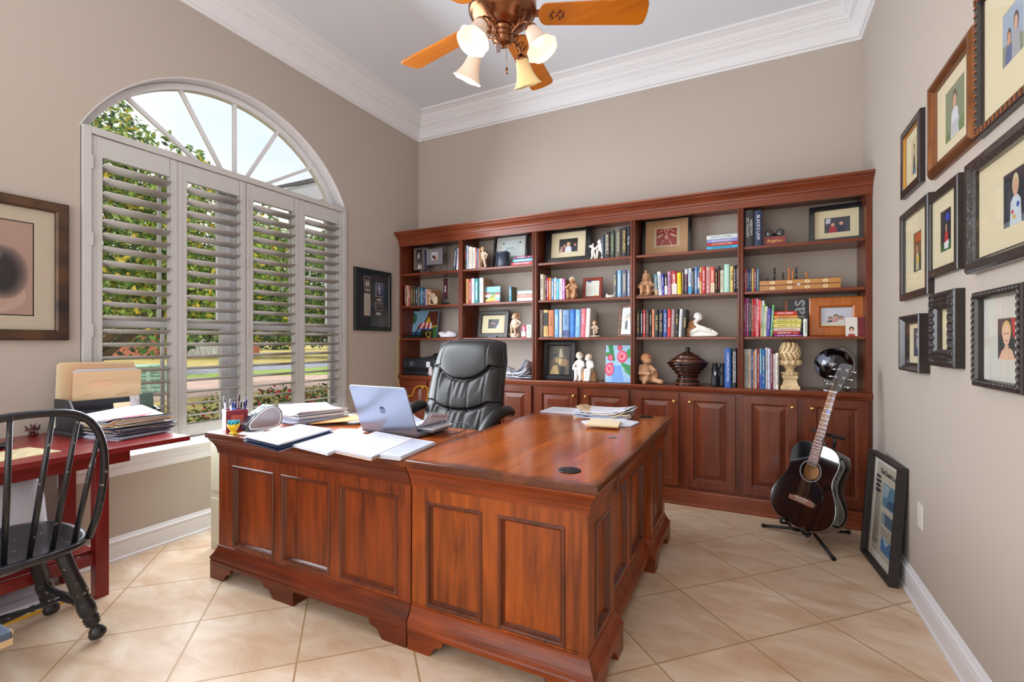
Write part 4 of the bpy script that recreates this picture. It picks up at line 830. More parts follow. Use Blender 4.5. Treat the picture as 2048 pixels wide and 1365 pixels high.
canvas('painting', 'bright canvas of pink roses in a blue vase on the counter', T6, 1035, 1368, 208, CT, 3.90, (160, 200, 226), [
 ((150, 190, 236), 'p', [(-1, -1), (-.75, -.65), (.1, -.55), (1, -.8), (1, -1)]), ((110, 160, 230), 'p', [(-.35, -.1), (.25, -.1), (.5, -.95), (-.5, -.95)]), ((36, 130, 76), 'p', [(-.85, 1), (-.45, 1), (-.25, .2), (-.35, .1), (-.7, .5)]), ((46, 140, 80), 'p', [(.2, .1), (1, -.1), (1, -.65), (.6, -.45)]), ((50, 150, 90), 'e', .85, .55, .25, .3, -.4), ((60, 130, 60), 'e', -.85, .5, .2, .12),
 ((220, 70, 110), 'e', .32, .38, .42, .33), ((240, 140, 160), 'e', .30, .40, .30, .22), ((214, 60, 90), 'e', .27, .40, .14, .11), ((200, 46, 84), 'e', .12, .86, .2, .16), ((226, 90, 120), 'e', .12, .86, .11, .09), ((206, 50, 90), 'e', -.62, .32, .24, .17), ((232, 120, 140), 'e', -.62, .32, .14, .10), ((214, 60, 100), 'e', -.5, -.05, .12, .1), ((222, 70, 110), 'e', -.68, -.32, .36, .36), ((240, 140, 160), 'e', -.68, -.30, .25, .24), ((216, 66, 100), 'e', -.68, -.28, .12, .12), ((90, 190, 110), 'p', [(.25, .0), (.95, -.55), (.93, -.58), (.22, -.06)])], tilt=.2, rz=.12, side=pm((60, 100, 50)))
# ================================================================= figurines (fused solids in units of their own height)
def fig_root(name, label, zoom, xc, x_ref, top, zsh, Y, rz=0, cat='figurine', bottom=None):
    ox, oy, sc = zoom; p = onY(ox+xc/sc, 600, Y); H = onY(ox+xc/sc, oy+top/sc, Y).z - zsh
    t = thing(name, label, cat, (p.x, Y, zsh), rz); return t, H
def solids(t, H, prims, name, mt, voxel=None, smooth=3):
    m = MB(); m.M = Matrix.Diagonal((H, H, H, 1))
    for p in prims:
        if p[0] == 'e': m.ell(p[1], p[2], Euler(p[3]) if len(p) > 3 else None, 12, 8)
        elif p[0] == 'l':
            m.tube(p[1], p[2], 8)
            for q, r in zip(p[1], p[2]): m.ell(q, (r, r, r), None, 10, 6)
        elif p[0] == 'b': m.box(*p[1])
        elif p[0] == 'c': m.lathe(p[1], p[2], 20)
    return blob(name, m, mt, t, voxel or H*.014, smooth)
def head(x, y, z, r, look=(0, -1), hair=True):
    lx, ly = look; n = math.hypot(lx, ly); lx, ly = lx/n, ly/n
    px, py = -ly, lx
    P = [('e', (x, y, z), (r*.88, r*.92, r)), ('e', (x+lx*r*.92, y+ly*r*.92, z-r*.08), (r*.16, r*.16, r*.18)), ('e', (x+lx*r*.72, y+ly*r*.72, z-r*.5), (r*.34, r*.34, r*.2)),
         ('e', (x+px*r*.88, y+py*r*.88, z-r*.05), (r*.14, r*.16, r*.24)), ('e', (x-px*r*.88, y-py*r*.88, z-r*.05), (r*.14, r*.16, r*.24)),
         ('e', (x+lx*r*.6+px*r*.42, y+ly*r*.6+py*r*.42, z-r*.28), (r*.3, r*.3, r*.28)), ('e', (x+lx*r*.6-px*r*.42, y+ly*r*.6-py*r*.42, z-r*.28), (r*.3, r*.3, r*.28))]
    return P
def hair(t, H, x, y, z, r, look, mt, curls=10, cap=1.06):
    lx, ly = look; n = math.hypot(lx, ly); lx, ly = lx/n, ly/n; P = [('e', (x-lx*r*.18, y-ly*r*.18, z+r*.2), (r*cap, r*cap, r*.95))]
    for i in range(curls):
        a = 2*PI*i/curls; c_, s_ = math.cos(a), math.sin(a); f = c_*lx+s_*ly
        P.append(('e', (x+c_*r*.82-lx*r*.12, y+s_*r*.82-ly*r*.12, z+r*(.38 if f > .3 else -.05)), (r*.28, r*.28, r*.3)))
    return solids(t, H, P, 'hair', mt)
# boy standing with hands on hips (white and tan), second bay, top shelf
t, H = fig_root('boy_figurine', 'small pale figurine of a boy standing, top shelf of second bay', T3, 312, 0, 368, SH[0], 3.90)
solids(t, H, head(-.02, 0, .89, .10, (-.3, -1)) + [('e', (0, 0, .64), (.15, .10, .16)), ('e', (.01, 0, .50), (.13, .10, .10)), ('l', [(-.13, 0, .72), (-.23, -.03, .60), (-.17, -.06, .48)], [.045, .038, .035]), ('l', [(.13, 0, .72), (.25, -.02, .60), (.20, -.06, .46)], [.045, .038, .035]),
  ('l', [(-.07, 0, .48), (-.11, -.06, .27), (-.10, -.02, .08)], [.075, .06, .045]), ('l', [(.08, 0, .48), (.10, -.03, .27), (.16, -.02, .08)], [.075, .06, .045]), ('e', (-.12, -.06, .05), (.05, .09, .035)), ('e', (.18, -.06, .05), (.05, .09, .035)), ('e', (0, 0, .02), (.27, .15, .025))], 'figure', STONE)
hair(t, H, -.02, 0, .90, .10, (-.3, -1), TERRA)
# boy with a big hat sitting up on a rock
t, H = fig_root('boy_figurine', 'pale figurine of a boy with a wide hat brim standing on a stone', T4, 580, 0, 135, SH[2], 3.92)
solids(t, H, head(-.04, 0, .83, .11, (-.3, -1)) + [('e', (0, 0, .60), (.14, .11, .17)), ('e', (0, 0, .45), (.13, .11, .10)), ('l', [(-.12, 0, .68), (-.16, -.05, .52), (-.14, -.12, .40)], [.045, .04, .035]), ('l', [(.12, 0, .68), (.24, .0, .58), (.15, -.06, .46)], [.045, .04, .035]),
  ('l', [(-.06, 0, .44), (-.12, -.10, .34), (-.14, -.08, .14)], [.07, .055, .04]), ('l', [(.07, 0, .44), (.03, -.12, .32), (.06, -.10, .14)], [.07, .055, .04]), ('e', (-.17, -.11, .13), (.05, .08, .03)), ('e', (.06, -.15, .12), (.05, .08, .03)), ('e', (0, 0, .08), (.22, .16, .12))], 'figure', STONE)
solids(t, H, [('e', (0, .03, .89), (.13, .13, .10))], 'hat_crown', TERRA)
m = MB(); m.tube([(.04+.15*math.cos(a), .03+.05*math.sin(a), .86+.12*math.sin(a)*.9) for a in [2*PI*i/18 for i in range(18)]], .022, 6, closed=True); m.v = [(x*H, y*H, z*H) for x, y, z in m.v]; m.build('hat_brim', TERRA, t)
# crouching figure, first bay
t, H = fig_root('crouching_figurine', 'small stone figurine of a crouching child at the end of the books, leftmost bay', T1, 575, 0, 1060, SH[1], 3.89)
solids(t, H, head(-.22, -.05, .82, .15, (-.6, -.8)) + [('e', (.0, 0, .55), (.22, .16, .25), (0, .5, 0)), ('e', (.2, 0, .28), (.22, .18, .22)), ('l', [(-.12, -.1, .66), (-.05, -.2, .45), (-.2, -.22, .35)], [.07, .06, .05]), ('l', [(.2, -.08, .25), (-.05, -.22, .50), (-.1, -.2, .12)], [.12, .09, .07]), ('l', [(.25, .05, .25), (.34, -.1, .48), (.36, -.12, .12)], [.12, .09, .07]), ('e', (-.14, -.26, .06), (.08, .13, .05)), ('e', (.36, -.2, .06), (.08, .13, .05)), ('e', (.08, -.05, .03), (.42, .24, .035))], 'figure', STONE)
hair(t, H, -.22, -.05, .84, .15, (-.6, -.8), TERRA)
# chalk-white child bending to a puppy, middle bay top shelf
t, H = fig_root('child_and_dog_figurine', 'chalk-white figurine of a child leaning towards a standing puppy', T5a, 1322, 0, 330, SH[0], 3.89)
solids(t, H, head(.12, 0, .86, .12, (-1, -.3)) + [('e', (.16, 0, .60), (.14, .12, .20)), ('l', [(.08, -.05, .70), (-.05, -.08, .55), (-.14, -.06, .55)], [.05, .04, .035]), ('l', [(.14, 0, .45), (.02, -.08, .40), (.0, -.06, .10)], [.09, .07, .05]), ('l', [(.22, 0, .45), (.28, -.05, .25), (.28, -.04, .08)], [.09, .06, .05]), ('e', (-.04, -.1, .05), (.09, .07, .04)), ('e', (.27, -.1, .05), (.08, .08, .04)),
  ('e', (-.27, -.02, .66), (.10, .08, .09)), ('e', (-.37, -.05, .66), (.06, .05, .05)), ('e', (-.22, -.02, .76), (.04, .03, .06)), ('e', (-.23, 0, .42), (.10, .09, .22), (0, .15, 0)), ('l', [(-.24, -.05, .3), (-.26, -.08, .06)], [.06, .05]), ('l', [(-.16, .02, .3), (-.14, 0, .06)], [.06, .05]), ('e', (-.27, -.12, .05), (.07, .07, .04)), ('l', [(-.12, .02, .2), (-.02, .05, .2), (.02, .06, .3)], [.03, .025, .02]), ('l', [(-.12, -.05, .5), (0, -.1, .52)], [.035, .03])], 'figure', CHALK)
# terracotta child hugging knees
t, H = fig_root('seated_child_figurine', 'terracotta figurine of a child hiding its mouth, between books and certificate', T5, 600, 0, 266, SH[1], 3.91)
solids(t, H, head(0, -.02, .82, .14, (-.1, -1)) + [('e', (0, .04, .48), (.20, .15, .26)), ('e', (0, .02, .16), (.25, .18, .16)), ('l', [(-.16, 0, .62), (-.25, -.14, .50), (-.06, -.18, .64)], [.06, .055, .045]), ('l', [(.16, 0, .62), (.24, -.14, .50), (.06, -.18, .64)], [.06, .055, .045]), ('l', [(-.12, 0, .14), (-.15, -.17, .38), (-.13, -.2, .06)], [.10, .085, .06]), ('l', [(.12, 0, .14), (.15, -.17, .38), (.13, -.2, .06)], [.10, .085, .06]), ('e', (-.12, -.26, .04), (.07, .10, .04)), ('e', (.12, -.26, .04), (.07, .10, .04))], 'figure', TERRA)
hair(t, H, 0, -.02, .84, .14, (-.1, -1), STONE, 8, 1.02)
# small boy on a round base
t, H = fig_root('boy_figurine', 'tiny terracotta and white boy figurine on a round base, third shelf', T5, 962, 0, 980, SH[2], 3.90)
solids(t, H, head(-.02, 0, .86, .13, (-.2, -1)) + [('e', (0, 0, .60), (.14, .11, .16)), ('l', [(-.12, 0, .66), (-.2, -.08, .56), (-.04, -.16, .55)], [.05, .045, .04]), ('l', [(.12, 0, .66), (.2, -.08, .50), (.08, -.16, .44)], [.05, .045, .04]), ('l', [(-.05, 0, .45), (-.06, -.04, .3), (-.04, 0, .14)], [.07, .06, .05]), ('l', [(.07, 0, .45), (.16, -.08, .34), (.05, -.1, .24)], [.07, .05, .04]), ('e', (.02, 0, .06), (.36, .24, .055)), ('e', (-.04, -.05, .12), (.05, .08, .04))], 'figure', STONE)
hair(t, H, -.02, 0, .87, .13, (-.2, -1), TERRA)
# pair reading on a bench (middle bay counter)
t, H = fig_root('reading_pair_figurine', 'white stone figurine of two children reading together on a stump', T6, 755, 0, 305, CT, 3.93)
P = []
for sx, lk, hz in ((-.20, (.3, -1), .86), (.13, (-1, -.5), .80)):
    P += head(sx, -.02, hz, .125, lk) + [('e', (sx+(.03 if sx > 0 else 0), .02, .56), (.15, .12, .20)), ('e', (sx, .02, .38), (.16, .15, .10))]
P += [('l', [(-.30, 0, .66), (-.37, -.12, .52), (-.36, -.2, .42)], [.055, .05, .045]), ('l', [(-.09, 0, .64), (-.02, -.14, .52), (-.10, -.2, .48)], [.055, .05, .045]), ('l', [(.25, 0, .62), (.30, -.1, .50), (.20, -.2, .42)], [.055, .05, .045]),
      ('b', (-.34, -.05, -.25, -.14, .44, .48)),
      ('l', [(-.26, 0, .36), (-.26, -.2, .38), (-.27, -.22, .08)], [.08, .075, .055]), ('l', [(-.13, 0, .36), (-.12, -.2, .38), (-.11, -.22, .08)], [.08, .075, .055]), ('l', [(.10, 0, .36), (.09, -.2, .38), (.08, -.22, .08)], [.08, .075, .055]), ('l', [(.22, 0, .36), (.21, -.2, .38), (.19, -.22, .08)], [.08, .075, .055])]
for x in (-.27, -.11, .08, .19): P.append(('e', (x, -.27, .04), (.055, .10, .04)))
solids(t, H, P, 'figures', CHALK)
solids(t, H, [('c', [(.30, 0), (.33, .04), (.30, .3), (.31, .36), (.1, .37)], (.04, .06, 0)), ('c', [(.16, 0), (.17, .3), (.14, .34)], (.24, .02, 0)), ('e', (-.2, .02, .14), (.14, .14, .16))], 'stump_seat', TERRA)
for sx, hz, lk in ((-.20, .86, (.3, -1)), (.13, .80, (-1, -.5))): hair(t, H, sx, -.02, hz+.01, .125, lk, STONE, 9, 1.03)
# girl seated with woolly hat, fourth bay
t, H = fig_root('seated_child_figurine', 'terracotta figurine of a seated child in a bobble hat holding a puppy', T7, 235, 0, 85, SH[1], 3.91)
solids(t, H, head(.0, -.04, .70, .13, (.5, -1)) + [('e', (0, .02, .42), (.20, .15, .20)), ('e', (0, 0, .18), (.26, .18, .15)), ('l', [(-.16, 0, .52), (-.26, -.1, .36), (-.14, -.22, .28)], [.06, .055, .05]), ('l', [(.16, 0, .52), (.24, -.12, .38), (.14, -.2, .30)], [.06, .055, .05]), ('l', [(-.1, 0, .18), (-.12, -.2, .34), (-.12, -.24, .08)], [.1, .08, .06]), ('l', [(.12, 0, .18), (.12, -.2, .34), (.14, -.24, .08)], [.1, .08, .06]), ('e', (-.12, -.30, .07), (.06, .1, .04)), ('e', (.14, -.30, .07), (.06, .1, .04)), ('e', (0, -.05, .025), (.42, .28, .028)),
  ('e', (.32, -.04, .40), (.09, .09, .09)), ('e', (.33, -.02, .25), (.10, .10, .14)), ('e', (.30, -.12, .39), (.04, .05, .035))], 'figure', TERRA)
solids(t, H, [('e', (0, .0, .78), (.15, .15, .11)), ('e', (-.02, .0, .93), (.055, .055, .055)), ('e', (-.12, .02, .64), (.05, .09, .13)), ('e', (.12, .04, .64), (.05, .07, .11)), ('e', (0, .08, .68), (.14, .08, .16))], 'hat', TERRA)
# reclining child reaching to its foot, fourth bay third shelf
t, H = fig_root('reclining_child_figurine', 'white and brown figurine of a child bending over its outstretched legs', T7, 1180, 0, 790, SH[2], 3.92)
BRN = mat('clay_brown', (178, 124, 84), .8, noise=.3, nscale=20)
solids(t, H, head(-.10, -.06, .76, .155, (.6, -.7)) + [('l', [(-.24, 0, .56), (-.16, -.03, .66)], [.10, .08])] + [('l', [(-.30, 0, .56), (-.12, -.10, .42), (.12, -.16, .34), (.30, -.16, .26)], [.07, .06, .05, .045]), ('l', [(-.38, 0, .18), (-.12, -.10, .30), (.30, -.12, .20), (.56, -.12, .10)], [.11, .10, .07, .05]), ('l', [(-.4, .05, .12), (.0, -.04, .12), (.5, -.04, .08)], [.10, .09, .06]), ('e', (.05, -.02, .035), (.56, .22, .045)), ('e', (.30, -.16, .25), (.07, .05, .045)), ('l', [(.26, -.1, .30), (.45, -.14, .20), (.56, -.14, .12)], [.05, .045, .04])], 'figure', CHALK)
solids(t, H, [('e', (-.34, .04, .46), (.17, .14, .24), (0, .35, 0)), ('e', (-.44, .05, .2), (.16, .14, .18)), ('e', (-.5, .05, .06), (.16, .16, .06)), ('l', [(-.1, .0, .44), (.15, -.02, .36)], [.05, .04])], 'shirt', BRN)
hair(t, H, -.12, -.04, .78, .155, (.6, -.7), CHALK, 10, 1.04)
# baby seated on counter
t, H = fig_root('seated_toddler_figurine', 'terracotta figurine of a sitting toddler looking down, on the counter', T8, 320, 0, 310, CT, 3.93)
solids(t, H, head(-.05, -.06, .78, .17, (.75, -.6)) + [('e', (-.10, .0, .42), (.21, .18, .26)), ('e', (-.08, .0, .17), (.24, .20, .17)), ('l', [(-.24, -.06, .55), (-.24, -.20, .34), (.02, -.24, .34)], [.075, .07, .055]), ('l', [(.06, -.02, .55), (.22, -.10, .42), (.16, -.22, .36)], [.075, .07, .055]), ('l', [(-.12, 0, .14), (-.02, -.22, .18), (-.08, -.28, .06)], [.12, .10, .07]), ('l', [(.02, 0, .14), (.24, -.16, .13), (.38, -.2, .09)], [.12, .09, .07]), ('e', (.42, -.22, .09), (.09, .08, .08)), ('e', (.2, -.1, .28), (.13, .1, .14)),
  ('l', [(.03, -.26, .34), (.08, -.28, .30)], [.03, .02]), ('l', [(.02, -.26, .38), (.09, -.29, .36)], [.025, .02])], 'figure', TERRA)
hair(t, H, -.06, -.05, .80, .17, (.75, -.6), mat('clay_hair', (196, 138, 92), .8, bump=.8, bscale=60), 12, 1.08)
m = MB(); m.ell((-.0, 0, .013), (.035, .02, .013)); m.ell((.03, 0, .018), (.014, .012, .016)); m.ell((-.03, 0, .018), (.012, .01, .02))
tag(m.build('tiny_ornament', CHALK, None, loc=onY(1070+1215/8.03, 600, 3.93)), 'tiny white ornament lying between the small certificate and the blue-grey books', 'ornament').location.z = SH[1]
# ---------------------------------------------------------------- lidded urn
t = thing('lidded_urn', 'wide dark brown and black turned wooden urn with a knobbed lid, on the counter', 'urn', onY(1260+985/8.533, 700, 3.95)); t.location.z = CT
HU = onY(1375, 670+210/8.533, 3.95).z - CT; RU = (onY(1260+1350/8.533, 700, 3.95).x - onY(1260+620/8.533, 700, 3.95).x)/2
UB = wood('urn_brown', (120, 62, 34), (60, 28, 18), 'X', .25, .5); UK = mat('urn_black', (14, 12, 12), .15, coat=.6)
def ub(segs, name):
    m = MB(); zb = 0
    for k, pr in segs:
        m.cur = k; m.lathe([(r*RU, z*HU) for r, z in pr], seg=40)
    return m.build(name, [UB, UK], t)
ub([(1, [(0, 0), (.58, 0), (.60, .012), (.59, .03)]), (0, [(.59, .03), (.57, .055), (.52, .085)]), (1, [(.52, .085), (.56, .10), (.57, .115), (.54, .13), (.50, .14)]), (0, [(.50, .14), (.48, .17), (.47, .20)]), (1, [(.47, .20), (.50, .212), (.50, .226), (.46, .238)]),
    (0, [(.46, .238), (.50, .28), (.56, .305)]), (1, [(.56, .305), (.61, .31), (.62, .33), (.60, .34)]), (0, [(.60, .34), (.66, .37), (.71, .395)]), (1, [(.71, .395), (.76, .40), (.77, .42), (.74, .43)]), (0, [(.74, .43), (.83, .475)]), (1, [(.83, .475), (.88, .48), (.895, .505), (.87, .515)]), (0, [(.87, .515), (.95, .555)]), (1, [(.95, .555), (1.0, .565), (1.0, .578), (0, .580)])], 'bowl')
ub([(1, [(0, .581), (.98, .581), (.97, .60), (.90, .612)]), (0, [(.90, .612), (.78, .665)]), (1, [(.78, .665), (.78, .68), (.74, .692), (.70, .69)]), (0, [(.70, .69), (.54, .76)]), (1, [(.54, .76), (.54, .775), (.50, .788), (.44, .786)]), (0, [(.44, .786), (.26, .85)]), (1, [(.26, .85), (.14, .878), (.085, .89), (.07, .905), (.10, .925), (.118, .955), (.10, .985), (.05, .998), (0, 1.0)])], 'lid')
# ---------------------------------------------------------------- scaled egg finial
EX = onY(1480+727/7.314, 700, 3.93); t = thing('egg_finial', 'cream carved finial shaped like a scaled egg on a square plinth', 'finial', (EX.x, 3.93, CT))
CRM = mat('cream_resin', (222, 196, 150), .6, noise=.25, nscale=14); HE = onY(1579, 670+80/7.314, 3.93).z - CT
m = MB(); m.ring(-.052, .052, -.052, .052, [(.008, 0), (.008, .022), (-.002, .028), (-.008, .05), (-.012, .07), (-.004, .078), (-.002, .098), (-.01, .1)]); m.build('plinth', CRM, t, .0015)
m = MB(); m.lathe([(.03, .098), (.054, .102), (.05, .112), (.030, .122), (.028, .145), (.036, .150), (.038, .156), (.055, .172), (.072, .196), (.062, .2), (.0, .2)], seg=24); 
for k in range(10):
    a = 2*PI*k/10; m.ell((.060*math.cos(a), .060*math.sin(a), .188), (.016, .016, .022), Euler((0, 0, a)), 8, 6)
    m.ell((.044*math.cos(a), .044*math.sin(a), .110), (.014, .014, .012), None, 8, 6)
m.build('acanthus_cup', CRM, t)
ez0 = .185; eh = HE-ez0; ea = .066
def er(f): return ea*math.sqrt(max(0, 1-((f-.42)/(.42 if f < .42 else .58))**2))
m = MB(); m.lathe([(er(i/16)*.97+.0001*(i in (0, 16)), ez0+eh*i/16) for i in range(17)], seg=28); m.build('egg', mat('egg_groove', (150, 112, 70), .7), t)
m = MB()
for r_ in range(8):
    f = .10+.105*r_; rr = er(f); n = max(5, int(2*PI*rr/.031))
    for k in range(n):
        a = 2*PI*(k+.5*(r_ % 2))/n; sl_ = math.atan2(er(f-.03)-er(f+.03), .06*eh)
        m.ell((rr*math.cos(a), rr*math.sin(a), ez0+eh*f), (.0045, .0148, .0165), Euler((0, -sl_, a)), 6, 5)
m.build('scales', CRM, t)
# ---------------------------------------------------------------- globe
G0 = onY(1480+1362/7.314, 670+435/7.314, 3.98); GR = (onY(1480+1670/7.314, 700, 3.98).x - onY(1480+1052/7.314, 700, 3.98).x)/2*.92
t = thing('globe', 'black desk globe with silver continents on a tilted chrome arc', 'globe', (G0.x, 3.98, CT)); gz = G0.z - CT
gm = mat('globe_map', (5, 6, 10), .14, coat=.8); nt = gm.node_tree; b = nt.nodes['Principled BSDF']
tc = nt.nodes.new('ShaderNodeTexCoord'); n = nt.nodes.new('ShaderNodeTexNoise'); n.inputs['Scale'].default_value = 9; n.inputs['Detail'].default_value = 6; nt.links.new(tc.outputs['Object'], n.inputs['Vector'])
r = nt.nodes.new('ShaderNodeValToRGB'); r.color_ramp.elements[0].position = .53; r.color_ramp.elements[1].position = .545; nt.links.new(n.outputs['Fac'], r.inputs[0])
mx = nt.nodes.new('ShaderNodeMix'); mx.data_type = 'RGBA'; nt.links.new(r.outputs[0], mx.inputs['Factor']); mx.inputs['A'].default_value = C(5, 6, 10); mx.inputs['B'].default_value = C(120, 122, 140); nt.links.new(mx.outputs['Result'], b.inputs['Base Color'])
m = MB(); m.ell((0, 0, gz), (GR, GR, GR), None, 40, 24); m.build('sphere', gm, t)
tl = R(23); m = MB(); ar = GR*1.08; m.tube([(ar*math.sin(tl+PI*i/20), 0, gz+ar*math.cos(tl+PI*i/20)) for i in range(21)], .004, 8); m.build('meridian_arc', CHROME, t)
for s_ in (0, 1):
    a = tl+PI*s_; m = MB(); m.cyl((GR*.99*math.sin(a), 0, gz+GR*.99*math.cos(a)), (GR*1.14*math.sin(a), 0, gz+GR*1.14*math.cos(a)), .007, .006); m.build('axis_pin', CHROME, t)
m = MB(); m.lathe([(0, 0), (.095, 0), (.097, .003), (.094, .007), (.03, .012), (.012, .02), (.007, .03), (.007, gz-ar*1.0-.001), (0, gz-ar*1.0)], seg=36); m.build('foot', CHROME, t)
# ---------------------------------------------------------------- binoculars
p = onY(1260+1515/8.533, 700, 3.93); t = thing('binoculars', 'black binoculars standing on their lenses left of the tall blue book', 'binoculars', (p.x, 3.93, CT), R(10)); HB = onY(1440, 670+485/8.533, 3.93).z - CT
RUB = mat('black_rubber', (18, 20, 26), .45)
for s_ in (-1, 1):
    m = MB(); m.lathe([(0, 0), (.028, 0), (.029, .01), (.027, HB*.3), (.022, HB*.55), (.024, HB*.6), (.026, HB*.72), (.018, HB*.8), (.0175, HB*.9), (.020, HB*.93), (.020, HB), (0, HB)], (s_*.026, 0, 0), 20); m.build('barrel', RUB, t)
m = MB(); m.box(-.014, .014, -.012, .012, HB*.45, HB*.75); m.cyl((0, 0, HB*.75), (0, 0, HB*.86), .009); m.build('bridge', RUB, t, .002)
m = MB(); m.box(-.034, -.022, -.0245, -.022, HB*.48, HB*.64); m.build('badge', mat('badge_white', (210, 210, 214), .5), t)
# ---------------------------------------------------------------- opera glasses on red box
p = onY(1460+610/6.827, 470, 3.90)
a = onY(1460+458/6.827, 470, 3.90).x; b_ = onY(1460+762/6.827, 470, 3.90).x; hb = onY(1549, 380+640/6.827, 3.90).z-SH[0]
tag(MB().box(a, b_, 3.885, 3.985, SH[0], SH[0]+hb).build('keepsake_box', mat('red_marbled_box', (128, 50, 46), .5, noise=.5, nscale=40), None, .002), 'small red marbled box with gold script under the opera glasses', 'box')
text('gold_script', 'Angelus', .030, BRASS, S.objects['keepsake_box'], ((a+b_)/2, 3.8845, SH[0]+hb*.5), FRONT)
t = thing('opera_glasses', 'black opera glasses with round lenses resting on the red box', 'binoculars', ((a+b_)/2, 3.935, SH[0]+hb))
for s_ in (-1, 1):
    m = MB(); m.M = Matrix.Translation((s_*.036, 0, .027)) @ Matrix.Rotation(R(90), 4, 'X'); m.lathe([(0, -.03), (.018, -.03), (.020, -.01), (.025, .012), (.0275, .030), (.024, .032), (.0235, .030)], seg=24); o = m.build('eyepiece_tube', BLACK, t)
    m = MB(); m.ell((s_*.036, -.027, .027), (.0232, .006, .0232)); m.build('lens', mat('lens_glass', (40, 42, 40), .05, coat=1), t)
m = MB(); m.box(-.02, .02, -.02, .02, .018, .026); m.cyl((0, -.02, .022), (0, .02, .022), .008); m.build('bridge', BLACK, t)
# ---------------------------------------------------------------- folding chess board + pieces
YC0 = 3.885
a = onY(1480+303/7.877, 600, YC0).x; b_ = onY(1480+1590/7.877, 600, YC0).x; hc = onY(1480+950/7.877, 520+300/7.877, YC0).z-SH[1]
t = thing('chess_board', 'folded inlaid wooden chess board lying under the chess pieces', 'game board', ((a+b_)/2, YC0, SH[1])); wb = (b_-a)/2
BW = wood('board_wood', (206, 150, 84), (170, 110, 54), 'X', .35, .3)
DW = mat('inlay_dark', (40, 26, 18), .4); LW = mat('inlay_light', (230, 200, 150), .4)
for k, (z0, z1) in enumerate(((0, hc*.47), (hc*.53, hc))):
    m = MB(); m.box(-wb, wb, 0, .20, z0, z1); o = m.build('board_half', BW, t, .001)
    m = MB(); m.box(-wb-.001, wb+.001, -.001, .201, z1-.0025 if k else z0, z1+.0005 if k else z0+.002); m.build('dark_edge', DW, t)
    for j in range(4):
        x = -wb + 2*wb*(.17+.217*j); zc = (z0+z1)/2; m = MB()
        m.cur = 1; m.prism([(x-.017, zc-.011), (x+.017, zc-.011), (x+.017, zc+.011), (x-.017, zc+.011)], -.0006, .001, 'Y')
        m.cur = 0
        for sx in (-1, 1):
            for sz in (-1, 1): m.prism([(x+sx*.017, zc+sz*.011), (x+sx*.010, zc+sz*.011), (x+sx*.017, zc+sz*.005)], -.001, 0, 'Y')
        m.disk(x, zc, .0045, .0045, -.0008, 10); m.cur = 1; m.disk(x, zc, .0028, .0028, -.0012, 10); m.build('star_inlay', [DW, LW], t)
m = MB(); m.box(-wb+.002, wb-.002, .002, .198, hc*.46, hc*.54); m.build('felt_gap', DW, t)
m = MB(); m.box(-.011, .011, -.003, 0, hc*.40, hc*.60); m.build('clasp', CHROME, t, .001)
YP = .06
def piece(kind, x, top, rgb, label, mt):
    pz = SH[1]+hc; px = onY(1480+x/7.877, 600, YC0+YP).x; h = onY(1480+x/7.877, 520+top/7.877, YC0+YP).z-pz
    t = thing('chess_piece', label, 'chess piece', (px, YC0+YP+random.uniform(-.01, .01), pz), 0, 'chess pieces on the folded board'); r = .0125 if kind != 'p' else .011
    m = MB(); m.lathe([(0, 0), (r, 0), (r*1.02, h*.03), (r*.85, h*.08), (r*.9, h*.12), (r*.55, h*.2), (r*.4, h*.45 if kind != 'n' else h*.3), (r*.62, h*.58 if kind != 'n' else h*.34), (r*.4, h*.61 if kind != 'n' else h*.36), (0, h*.62 if kind != 'n' else h*.37)], seg=16); m.build('base', mt, t)
    m = MB()
    if kind == 'k': m.lathe([(r*.35, h*.61), (r*.45, h*.68), (r*.62, h*.84), (r*.5, h*.88), (r*.2, h*.9), (0, h*.9)], seg=16); m.box(-.0015, .0015, -.001, .001, h*.88, h); m.box(-.004, .004, -.001, .001, h*.93, h*.96)
    elif kind == 'q': m.lathe([(r*.35, h*.61), (r*.4, h*.7), (r*.66, h*.88), (r*.4, h*.90), (r*.15, h*.93), (r*.18, h*.97), (0, h)], seg=16)
    elif kind == 'n': m.prism([(-.006, h*.34), (.008, h*.34), (.010, h*.62), (.007, h*.92), (.002, h), (-.001, h*.93), (-.011, h*.84), (-.013, h*.72), (-.009, h*.69), (-.003, h*.73), (-.005, h*.56)], -.0045, .0045, 'Y')
    else: m.ell((0, 0, h*.8), (r*.6, r*.6, h*.2), None, 12, 8)
    m.build('head', mt, t)
PB = mat('ebonised', (22, 20, 20), .25, coat=.4); PO = mat('boxwood_orange', (206, 120, 46), .3, coat=.3)
piece('n', 437, 230, 0, 'black chess knight, leftmost piece on the board', PB); piece('q', 545, 116, 0, 'tall black chess queen beside the knight', PB); piece('p', 680, 196, 0, 'black chess pawn left of the orange king', PB)
piece('k', 772, 112, 0, 'tall orange chess king in the middle of the board', PO); piece('p', 830, 166, 0, 'orange chess bishop right beside the orange king', PO); piece('k', 884, 112, 0, 'tall black chess king right of the orange pieces', PB); piece('p', 1045, 194, 0, 'orange chess pawn standing alone, rightmost on the board', PO)
